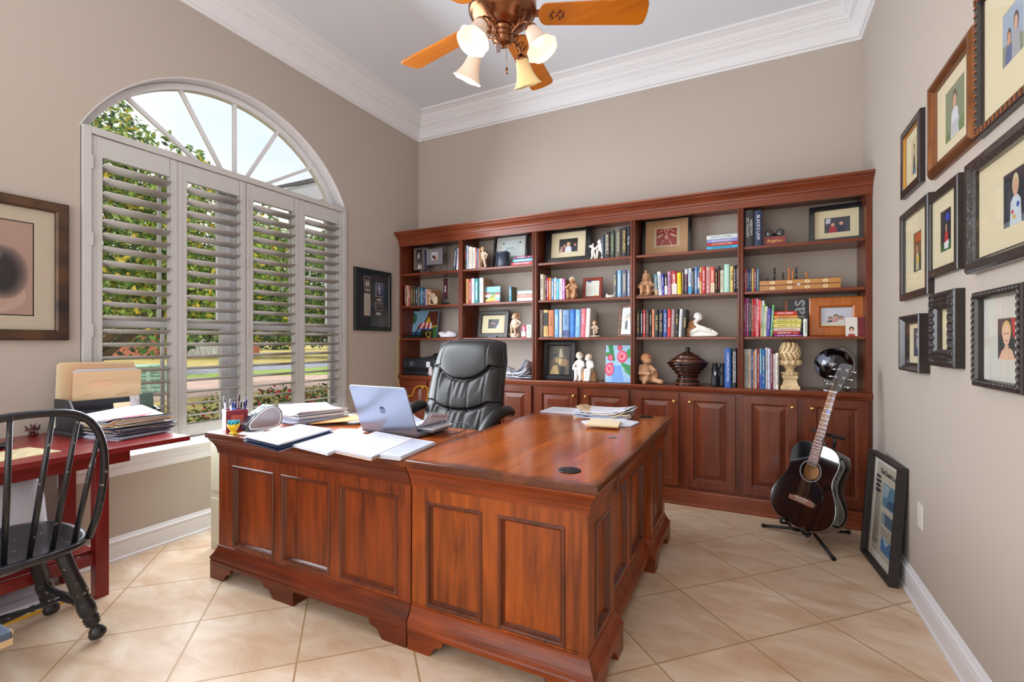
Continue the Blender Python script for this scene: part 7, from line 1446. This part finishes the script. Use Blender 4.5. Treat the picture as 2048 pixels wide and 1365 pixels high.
px_stack('document_folders', 'dark blue folders topped with white sheets, nearest the label printer', [(489, 873), (556, 889), (664, 858), (600, 849)], 9, .0036, [mat('pale_blue_folder', (150, 170, 200), .6), NAVY, NAVY, mat('blue_folder', (40, 70, 120), .4), NAVY, NAVY, NAVY, PAPERB, PAPER], jit=.010)
px_stack('paper_stack', 'low stack of white papers in front of the laptop, second from the left', [(582, 889), (655, 907), (745, 872), (683, 858)], 4, .003, [PAPERB, PAPER, PAPERB, PAPER])
px_stack('manila_file', 'open manila file with a printed form just before the laptop', [(662, 897), (744, 914), (828, 877), (752, 863)], 5, .0035, [PAPER, KRAFT, PAPERB, PAPERB, PAPER])
px_stack('paper_stack', 'narrow stack of white papers on the desk seam, right of the manila file', [(758, 909), (801, 914), (870, 884), (826, 877)], 5, .0032, [PAPER, PAPERB, PAPER, PAPER, PAPERB])
px_stack('paper_sheet', 'single white sheet peeking out left of the dark blue folders', [(473, 869), (520, 872), (530, 862), (490, 861)], 1, .001, [PAPER], lines=False)
px_stack('paper_sheet', 'long white sheets at the far left end of the main desk', [(1079, 823), (1160, 829), (1195, 819), (1105, 814)], 3, .0025, [PAPER, PAPERB, PAPER])
c_ = onZ(1212, 828, D_T+.02)
paper_pile('paper_pile', 'messy pile of opened letters at the far end of the main desk', (c_.x, c_.y, D_T), 12, .34, .24, curl=.05, th=.0034, spread=.02, rot=R(5), cols=[PAPER, PAPERB, PAPERC, PAPER, MANILA])
px_stack('envelope_stack', 'white envelopes sticking out beneath the cream notepad', [(1162, 842), (1180, 852), (1262, 852), (1279, 844), (1230, 836)], 3, .003, [PAPER, PAPERB, PAPER], lines=False)
px_stack('notepad', 'cream notepad lying on the white envelopes, main desk', [(1170, 849), (1237, 853), (1242, 842), (1182, 837)], 3, .004, [KRAFT, PAPERC, PAPERC], z0=D_T+.0095, lines=False)
c_ = onZ(620, 842, D_T+.02)
t, z = paper_pile('envelope_pile', 'heap of envelopes and folded papers beside the window, left of the laptop', (-2.36, 2.03, D_T), 12, .24, .32, curl=.04, th=.0048, spread=.012, rot=R(-12), cols=[PAPERB, PAPER, mat('grey_envelope', (150, 154, 170), .8), PAPER])
m = MB(); m.box(-.10, .17, -.115, .115, 0, .006); tag(m.build('padded_envelope', KRAFT, None, .002, loc=(-2.215, 2.06, D_T+.012), rot=(0, R(-4), R(28))), 'brown padded envelope sticking out of the envelope heap', 'envelope')
paper_pile('document_heap', 'curled white documents lying on the laptop keyboard', (-1.56, 2.03, D_T+.024), 7, .26, .2, curl=.08, th=.003, spread=.01, rot=R(6), cols=[PAPER, PAPERB, PAPER])
# laptop
lt = thing('laptop', 'open silver laptop seen from behind, its lid showing a round logo', 'laptop', (-1.655, 1.895, D_T), R(-2))
m = MB(); m.ring(-.187, .187, 0, .25, [(-.004, .004), (0, .008), (0, .020), (-.003, .023)]); m.build('keyboard_base', mat('laptop_base', (120, 126, 140), .35, .6), lt, .001)
m = MB()
for r_ in range(5):
    for k in range(14): m.box(-.165+.0236*k, -.146+.0236*k, .05+.021*r_, .067+.021*r_, .023, .0245)
m.build('keys', BLACK, lt)
m = MB(); m.M = Matrix.Translation((0, .004, .018)) @ Matrix.Rotation(R(21), 4, 'X'); W2, LH = .188, .256
pts = []
for cx_, cz_, a0 in ((W2-.016, .016, -90), (W2-.016, LH-.016, 0), (-W2+.016, LH-.016, 90), (-W2+.016, .016, 180)):
    for i in range(5): a = R(a0+22.5*i); pts.append((cx_+.016*math.cos(a), cz_+.016*math.sin(a)))
m.prism(pts, -.0075, 0, 'Y'); lid = m.build('lid', SILVER, lt, .002)
m = MB(); m.M = Matrix.Translation((0, .004, .018)) @ Matrix.Rotation(R(21), 4, 'X'); m.box(-W2+.008, W2-.008, .0002, .0012, .012, LH-.008); m.build('screen', mat('screen_black', (8, 8, 10), .1), lt)
m = MB(); m.M = Matrix.Translation((0, .004, .018)) @ Matrix.Rotation(R(21), 4, 'X'); m.disk(0, .128, .019, .019, -.0077, 28, .0004); m.build('logo_disc', mat('logo_navy', (20, 40, 84), .3), lt)
lg = text('logo_letters', 'hp', .036, SILVER, lt, (0, .004, .018), FRONT, .0003, bold=.0003)
lg.matrix_local = Matrix.Translation((0, .004, .018)) @ Matrix.Rotation(R(21), 4, 'X') @ Matrix.Translation((0, -.0086, .128)) @ Matrix.Rotation(R(90), 4, 'X')
m = MB(); P_ = [Vector(p) for p in ((-1.462, 1.98, D_T+.012), (-1.43, 1.985, D_T+.010), (-1.36, 2.05, D_T+.006), (-1.33, 2.14, D_T+.03), (-1.42, 2.215, D_T+.035), (-1.60, 2.235, D_T-.02), (-1.66, 2.26, D_T-.20))]
m.tube(smooth_pts(P_, 6), .0022, 8); tag(m.build('charging_cable', BLACK, None), 'thin black cable from the right side of the laptop over the desk edge', 'cable')
m = MB(); P_ = [Vector((-1.85, 2.09, D_T+.003)), Vector((-1.95, 2.12, D_T+.003)), Vector((-2.06, 2.04, D_T+.003)), Vector((-2.12, 1.96, D_T+.003)), Vector((-2.20, 1.86, D_T+.003)), Vector((-2.25, 1.78, D_T+.003))]
m.tube(smooth_pts(P_, 6), .0026, 8); tag(m.build('power_cable', BLACK, None), 'black cable running left from the laptop to the label printer', 'cable')
# pen holder
c_ = onZ(478, 866, D_T)
ph_ = thing('pen_holder', 'square red leather pen holder at the window end of the desk', 'pen holder', (-2.505, 1.640, D_T), R(68))
REDL = mat('red_leather', (128, 22, 40), .4); w_ = .052; Hh = .112
m = MB(); m.frame(-w_, w_, -w_, w_, [(0, 0), (0, -Hh), (.006, -Hh), (.006, -.006)], cap=True); m.v = [(x, z, -y) for x, y, z in m.v]; m.build('box', REDL, ph_, .002)
m = MB(); m.frame(-.034, .034, .022, .09, [(0, -w_), (0, -w_-.002), (.003, -w_-.002), (.003, -w_-.0004)]); m.build('tooled_border', mat('red_leather_dark', (96, 16, 30), .4), ph_)
m = MB(); m.box(-.031, .031, -w_-.0006, -w_, .025, .087); m.build('leather_panel', mat('terracotta_leather', (176, 76, 66), .5), ph_)
pens = [(-.03, .02, -.045, .0, .175, (180, 184, 196), 'silver pen leaning left in the pen holder'), (-.015, -.02, -.05, .01, .16, (214, 214, 220), 'white pen leaning far left in the pen holder'), (-.005, .01, -.01, .0, .14, (30, 90, 200), 'bright blue pen in the pen holder'), (.005, -.02, .0, -.01, .142, (40, 80, 170), 'darker blue pen beside the bright blue one'), (.012, .015, .008, .01, .182, (90, 20, 50), 'tall maroon pencil, highest in the pen holder'),
        (.02, -.01, .02, .0, .145, (30, 30, 34), 'black pen right of the maroon pencil'), (.028, .02, .03, .01, .150, (120, 170, 60), 'green pen in the pen holder'), (.032, -.02, .04, -.01, .155, (110, 60, 130), 'purple pen in the pen holder'), (.035, .0, .05, .0, .160, (60, 70, 150), 'navy pen leaning right in the pen holder'), (.022, .03, .045, .02, .165, (90, 90, 96), 'grey pen at the back right of the pen holder')]
for (x, y, dx, dy, ln, rgb, lb) in pens:
    t = thing('pen', lb, 'pen', ph_.matrix_basis @ Vector((x, y, .008)), 0, 'pens in the red holder'); d = Vector((dx*.8, dy, ln)).normalized()
    m = MB(); m.tube([d*0, d*ln*.8], .0042, 8); m.build('barrel', mat('pen_%d_%d_%d' % rgb, rgb, .3), t); m = MB(); m.tube([d*ln*.8, d*ln*.985, d*ln], [.0047, .0047, .003], 8); m.build('cap', mat('pencap_%d_%d_%d' % rgb, tuple(int(v*.7) for v in rgb), .3), t)
# yellow cup with teal flower
t = thing('novelty_cup', 'little yellow cup with a teal flower beside the red pen holder', 'cup', (-2.395, 1.560, D_T))
m = MB(); m.lathe([(0, 0), (.020, 0), (.018, .006), (.012, .012), (.016, .018), (.026, .034), (.030, .050), (.027, .050), (.022, .036), (0, .03)], seg=24); m.build('cup', mat('yellow_glaze', (230, 190, 30), .3), t)
m = MB()
for k in range(18): a = k*2.4; r_ = .006+.0012*k; m.ell((r_*math.cos(a), r_*math.sin(a), .058+.006*math.sin(k*1.7)), (.007, .007, .009))
m.build('flower', mat('teal_felt', (50, 150, 170), .8), t)
# label printer (teardrop cheek, dark arched shell)
t = thing('label_printer', 'rounded dark and silver label printer with an egg-shaped side, on the desk', 'label printer', (-2.345, 1.700, D_T), R(76))
tear = cat_([(-.082, .006), (-.092, .022), (-.086, .044), (-.055, .075), (-.015, .108), (.025, .126), (.062, .122), (.088, .098), (.096, .062), (.088, .026), (.060, .008), (0, .004), (-.082, .006)], 5)[:-1]
m = MB(); cc = Vector((.01, .06))
def sc2(P, s_): return [(cc.x+(x-cc.x)*s_, cc.y+(z-cc.y)*s_) for x, z in P]
m.loops([L3(sc2(tear, .96), -.004), L3(tear, .004), L3(tear, .082), L3(sc2(tear, .96), .090)], smooth=True); m.build('shell', mat('printer_shell', (36, 48, 58), .25, coat=.5), t)
tr2 = sc2(tear, .88)
for y, nm in ((-.0052, 'rim'),):
    m = MB(); m.tube([(x, y, z) for x, z in sc2(tear, .86)], .0042, 8, closed=True); m.build('rim', mat('pale_rim', (206, 206, 212), .3), t)
m = MB(); m.prism(sc2(tear, .83), -.0055, -.0035, 'Y'); m.build('side_panel', mat('brushed_silver', (178, 176, 180), .3, .7), t)
m = MB(); m.M = Matrix.Translation((-.088, .044, .035)) @ Matrix.Rotation(R(32), 4, 'Y'); m.box(-.006, .004, -.036, .036, -.002, .012); m.build('label_slot', SILVER, t, .002)
m = MB(); m.M = Matrix.Translation((-.0935, .044, .022)); m.ell((0, 0, 0), (.002, .007, .007)); m.build('badge', mat('badge_blue', (40, 110, 200), .4), t)
m = MB()
for k in range(7): m.box(-.045+.010*k, -.041+.010*k, .015, .075, .082+.0075*k, .088+.0075*k)
m.build('vent_ribs', mat('teal_plastic', (90, 120, 134), .3), t)
# ================================================================= outdoors
GZ = -.20
def leafmat(name, rgb):
    m = bpy.data.materials.new(name); m.use_nodes = True; nt = m.node_tree; b = nt.nodes['Principled BSDF']; b.inputs['Base Color'].default_value = C(*rgb); b.inputs['Roughness'].default_value = .45; m.diffuse_color = C(*rgb)
    o = nt.nodes['Material Output']; tr = nt.nodes.new('ShaderNodeBsdfTranslucent'); tr.inputs[0].default_value = C(*rgb); mx = nt.nodes.new('ShaderNodeMixShader'); mx.inputs[0].default_value = .35
    nt.links.new(b.outputs[0], mx.inputs[1]); nt.links.new(tr.outputs[0], mx.inputs[2]); nt.links.new(mx.outputs[0], o.inputs[0]); return m
def ground(name, pts, z, mt, label):
    m = MB(); m.prism(pts, z-.05, z, 'Z'); return struct(name, m, mt, label=label)
GR1 = mat('dry_lawn', (206, 184, 116), .95, noise=.3, nscale=1.5, dark=(176, 164, 96)); GR2 = mat('green_lawn', (150, 176, 86), .95, noise=.3, nscale=2)
ground('ground_lawn', [(XL-.17, -30), (-700, -300), (-700, 700), (XL-.17, 60)], GZ, GR1, 'dry yellow lawn outside the window')
ground('ground_green', [(-16.9, 5), (-21.9, 9.4), (-21.9, 60), (-14, 60), (-12, 14)], GZ+.008, GR2, 'green lawn strip before the street')
ground('ground_driveway', [(-13.6, -8), (-19.6, -8), (-21.5, 9.5), (-16.5, 15), (-12.5, 20), (-11.2, 20), (-12.6, 10)], GZ+.014, mat('pink_concrete', (206, 178, 166), .9, noise=.15, nscale=2), 'pale pink concrete driveway')
ground('ground_street', [(-22, -60), (-27.5, -60), (-27.5, 90), (-22, 90)], GZ+.012, mat('asphalt', (150, 154, 168), .9, noise=.1, nscale=4), 'grey street across the lawn')
def foliage(name, blobs, n, size, mats, parent, seed=1, wts=None):
    rr = random.Random(seed); v, f, mi = [], [], []
    tot = sum(b[3]*b[4]*b[5] for b in blobs)
    for b in blobs:
        k = int(n*b[3]*b[4]*b[5]/tot)
        for _ in range(k):
            while True:
                p = Vector((rr.uniform(-1, 1), rr.uniform(-1, 1), rr.uniform(-1, 1)))
                if .25 < p.length < 1: break
            p = p.normalized()*(p.length**.5)
            c_ = Vector((b[0]+p.x*b[3], b[1]+p.y*b[4], b[2]+p.z*b[5]))
            d = Vector((rr.gauss(0, 1), rr.gauss(0, 1), rr.gauss(-.2, .7))).normalized(); w_ = d.orthogonal().normalized(); w_ = (w_*math.cos(rr.uniform(0, 6.3)) + d.cross(w_)*math.sin(rr.uniform(0, 6.3))).normalized(); nn = d.cross(w_)
            s_ = size*rr.uniform(.6, 1.3); o = len(v)
            v += [tuple(c_), tuple(c_+d*s_*.5+w_*s_*.24+nn*s_*.06), tuple(c_+d*s_), tuple(c_+d*s_*.5-w_*s_*.24+nn*s_*.06)]
            q = rr.choices(range(len(mats)), wts)[0]; f += [(o, o+1, o+2), (o, o+2, o+3)]; mi += [q, q]
    me = bpy.data.meshes.new(name); me.from_pydata(v, [], f)
    for m_ in mats: me.materials.append(m_)
    me.polygons.foreach_set('material_index', mi); me.update()
    o = bpy.data.objects.new(name, me); COL.objects.link(o); o.parent = parent; return o
LG = [leafmat('leaf_green', (94, 132, 58)), leafmat('leaf_lime', (152, 182, 80)), leafmat('leaf_yellow', (222, 198, 70)), leafmat('leaf_dark', (58, 78, 44))]
BARK = mat('bark', (96, 82, 70), .9, noise=.4, nscale=8)
def tree(name, label, base, blobs, n, size, wts, limbs, seed, group=None):
    t = thing(name, label, 'tree', base, 0, group)
    m = MB()
    for P, r in limbs: m.tube(smooth_pts([Vector(p) for p in P], 4), [r[0]+(r[1]-r[0])*i/((len(P)-1)*4) for i in range((len(P)-1)*4+1)], 8)
    m.build('trunk', BARK, t); foliage('leaves', blobs, n, size, LG, t, seed, wts); return t
tree('garden_tree', 'leafy tree with yellowing leaves close outside the left of the window', (-8.3, 3.2, GZ),
  [(-.2, -.7, 4.1, 1.7, 1.4, 1.3), (1.5, .9, 3.2, .9, .8, .55), (.7, .3, 3.7, 1.1, 1.0, .7), (0, -.3, 3.0, 1.9, 1.7, 1.3), (1.1, .9, 2.7, 1.2, 1.1, .9), (.6, -1.2, 3.2, 1.3, 1.2, 1.2), (1.4, .3, 2.1, .9, 1.0, .5), (1.0, 1.9, 2.9, .8, .6, .6), (-.6, .8, 2.4, 1.5, 1.4, .8)], 30000, .10, (5, 5.5, 2.2, 2.5),
  [([(0, 0, 0), (.1, .1, 1.0), (0, .2, 2.0), (.2, 0, 3.2)], (.14, .05)), ([(0, .1, 1.1), (.8, .7, 1.9), (1.3, 1.4, 2.6)], (.08, .02)), ([(0, .1, 1.3), (.5, -.8, 2.2), (.9, -1.4, 3.0)], (.08, .02)), ([(.0, .1, 1.2), (.9, .2, 1.7), (1.8, .5, 2.0)], (.06, .02))], 3)
tree('shade_tree', 'darker green tree with a leaning trunk seen through the right shutters', (-9.4, 9.6, GZ),
  [(-.6, -1.2, 2.9, 2.2, 2.4, 1.3), (.4, -2.6, 2.6, 1.7, 1.6, 1.0), (-1.8, .4, 3.0, 2.0, 1.9, 1.3), (.8, .4, 2.8, 1.5, 1.6, 1.1), (-2.2, -2.8, 2.6, 1.6, 1.6, 1.0), (-1.0, -1.6, 1.95, 2.6, 2.6, .45)], 19000, .14, (5, 3.0, .4, 5),
  [([(.9, .1, 0), (.4, -.3, 1.0), (-.2, -1.0, 1.9), (-.5, -1.6, 2.8)], (.22, .08)), ([(.0, -.7, 1.5), (-1.2, -1.6, 1.9), (-2.4, -2.6, 2.0)], (.09, .03)), ([(.3, -.3, 1.1), (.8, .3, 2.2), (.9, .6, 3.0)], (.1, .03))], 5)
for i, (x, y, s_, lb) in enumerate(((-24, 8.5, 1.5, 'far dark tree beyond the driveway, left of the white garage door'), (-36.5, 29.6, 1.7, 'far tree across the street seen beyond the flowering shrub'), (-31.0, 32.5, 1.5, 'far tree across the street beside the window edge at right'), (-80, 12, 3.4, 'very distant tree rising behind the brick house'), (-41.5, 27.2, 1.9, 'far round tree across the street, right of the white garage door'), (-48, 46, 2.6, 'far tree furthest right across the street'), (-38, -8, 2.0, 'far tree across the street, furthest left'))):
    tree('distant_tree', lb, (x, y, GZ), [(0, 0, 2.6*s_*.8, 2.6*s_, 2.6*s_, 1.4*s_), (1.2*s_, 1.4*s_, 1.9*s_*.8, 1.6*s_, 1.8*s_, .9*s_), (.6*s_, -1.8*s_, 2.0*s_*.8, 1.6*s_, 1.6*s_, .9*s_)], 4500, .30*s_*.7, (4, 1.5, .2, 6), [([(0, 0, 0), (.1, 0, 1.0*s_), (0, .1, 2*s_)], (.2*s_, .1*s_))], 11+i, 'distant trees beyond the street')
t = foliage('distant_treeline', [(-75+3*math.sin(k*1.3), -25+9*k, GZ+2.2+.5*math.sin(k*2.1), 4.5, 6.5, 2.6+.6*math.sin(k*1.7)) for k in range(18)], 16000, .9, [LG[3], LG[0], BARK], None, 31, (6, 3, 1))
tag(t, 'long dark line of trees on the horizon beyond the street and lawns', 'trees', kind='stuff')
t = thing('flowering_shrub', 'low shrub with red flowers just outside the right part of the window', 'shrub', (-4.95, 3.85, GZ))
foliage('leaves', [(0, 0, .50, .55, .45, .42), (.7, .25, .48, .4, .4, .44), (-.65, -.3, .45, .45, .4, .38), (-.2, .7, .45, .7, .5, .42), (.2, .3, .25, .8, .7, .28)], 7000, .055, [LG[0], LG[3], leafmat('leaf_olive', (120, 116, 60))], t, 21, (4, 5, 3))
foliage('flowers', [(.1, -.05, .6, .5, .4, .36), (.7, .2, .55, .4, .36, .4), (-.6, -.3, .5, .45, .4, .36)], 260, .075, [leafmat('petal_red', (226, 40, 60))], t, 22)
m = MB(); 
for q in range(9): m.tube([(.1*q-.4, .05*q-.2, 0), (.13*q-.5, .06*q-.25, .45)], [.012, .005], 6)
m.build('stems', BARK, t)
tp = onZ(298, 787, GZ)
t = thing('utility_box', 'pale green utility cabinet with louvered sides standing on the lawn', 'utility box', (tp.x, tp.y, GZ), R(62))
UG = mat('pale_green_metal', (170, 206, 186), .5)
m = MB(); m.box(-.42, .42, -.36, .36, .06, .74); m.build('cabinet', UG, t, .02); m = MB(); m.box(-.46, .46, -.40, .40, .74, .80); m.build('lid', UG, t, .02); m = MB(); m.box(-.5, .5, -.45, .45, 0, .06); m.build('pad', mat('concrete_pad', (150, 150, 150), .9), t)
m = MB()
for k in range(5):
    for sx in (-.2, .2): m.box(sx-.15, sx+.15, -.385, -.36, .18+.10*k, .215+.10*k)
for k in range(5):
    for sy in (-.17, .17): m.box(.42, .445, sy-.13, sy+.13, .18+.10*k, .215+.10*k)
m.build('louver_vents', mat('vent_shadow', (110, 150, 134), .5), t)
hs = onZ(428, 713, GZ)
t = thing('neighbor_house', 'brick house with a white garage door across the street', 'house', (hs.x, hs.y, GZ), R(118))
BRK = mat('red_brick', (170, 104, 84), .9, noise=.2, nscale=3)
m = MB(); m.box(-8, 9, 0, 8, 0, 2.8); m.build('walls', BRK, t); m = MB(); m.prism([(-.6, 2.7), (8.6, 2.7), (4, 5.0)], -8.6, 9.6, 'X'); m.build('roof', mat('grey_shingle', (110, 104, 104), .9), t)
m = MB(); m.box(-4.0, .6, -.06, 0, .05, 2.3); m.build('garage_door', mat('white_garage', (226, 230, 238), .5), t); m = MB(); m.box(2.5, 4.0, -.05, 0, .9, 2.1); m.build('window', mat('dark_pane', (60, 70, 80), .1), t)
ev = onY(558, 377.6, 4.7)
t = thing('porch_roof', 'shingled porch roof corner of the same house, seen through the arch', 'roof', (XL-.2, 4.7, ev.z)); L_ = ev.x-(XL-.2)
m = MB(); m.prism([(0, 0), (0, .05), (2.6, 1.15), (2.6, 1.08)], L_-.05, 0, 'X'); m.build('shingles', mat('dark_shingle', (96, 96, 108), .9, noise=.2, nscale=20), t)
m = MB(); m.box(L_, 0, .02, .06, -.26, -.01); m.box(L_, L_+.04, .02, 2.4, -.26, -.01); m.build('fascia', mat('lavender_white_siding', (206, 208, 224), .6), t)
m = MB(); m.box(L_+.02, 0, .06, 2.5, -.26, -.24); m.build('soffit', mat('soffit_white', (196, 196, 206), .7), t)
m = MB(); m.box(L_+.35, 0, .5, .66, -.50, -.26); m.build('beam', mat('beam_taupe', (170, 160, 160), .7), t)
m = MB(); m.box(L_+.35, L_+.5, 2.2, 2.35, -ev.z+GZ, -.26); m.build('post', TRIM, t)
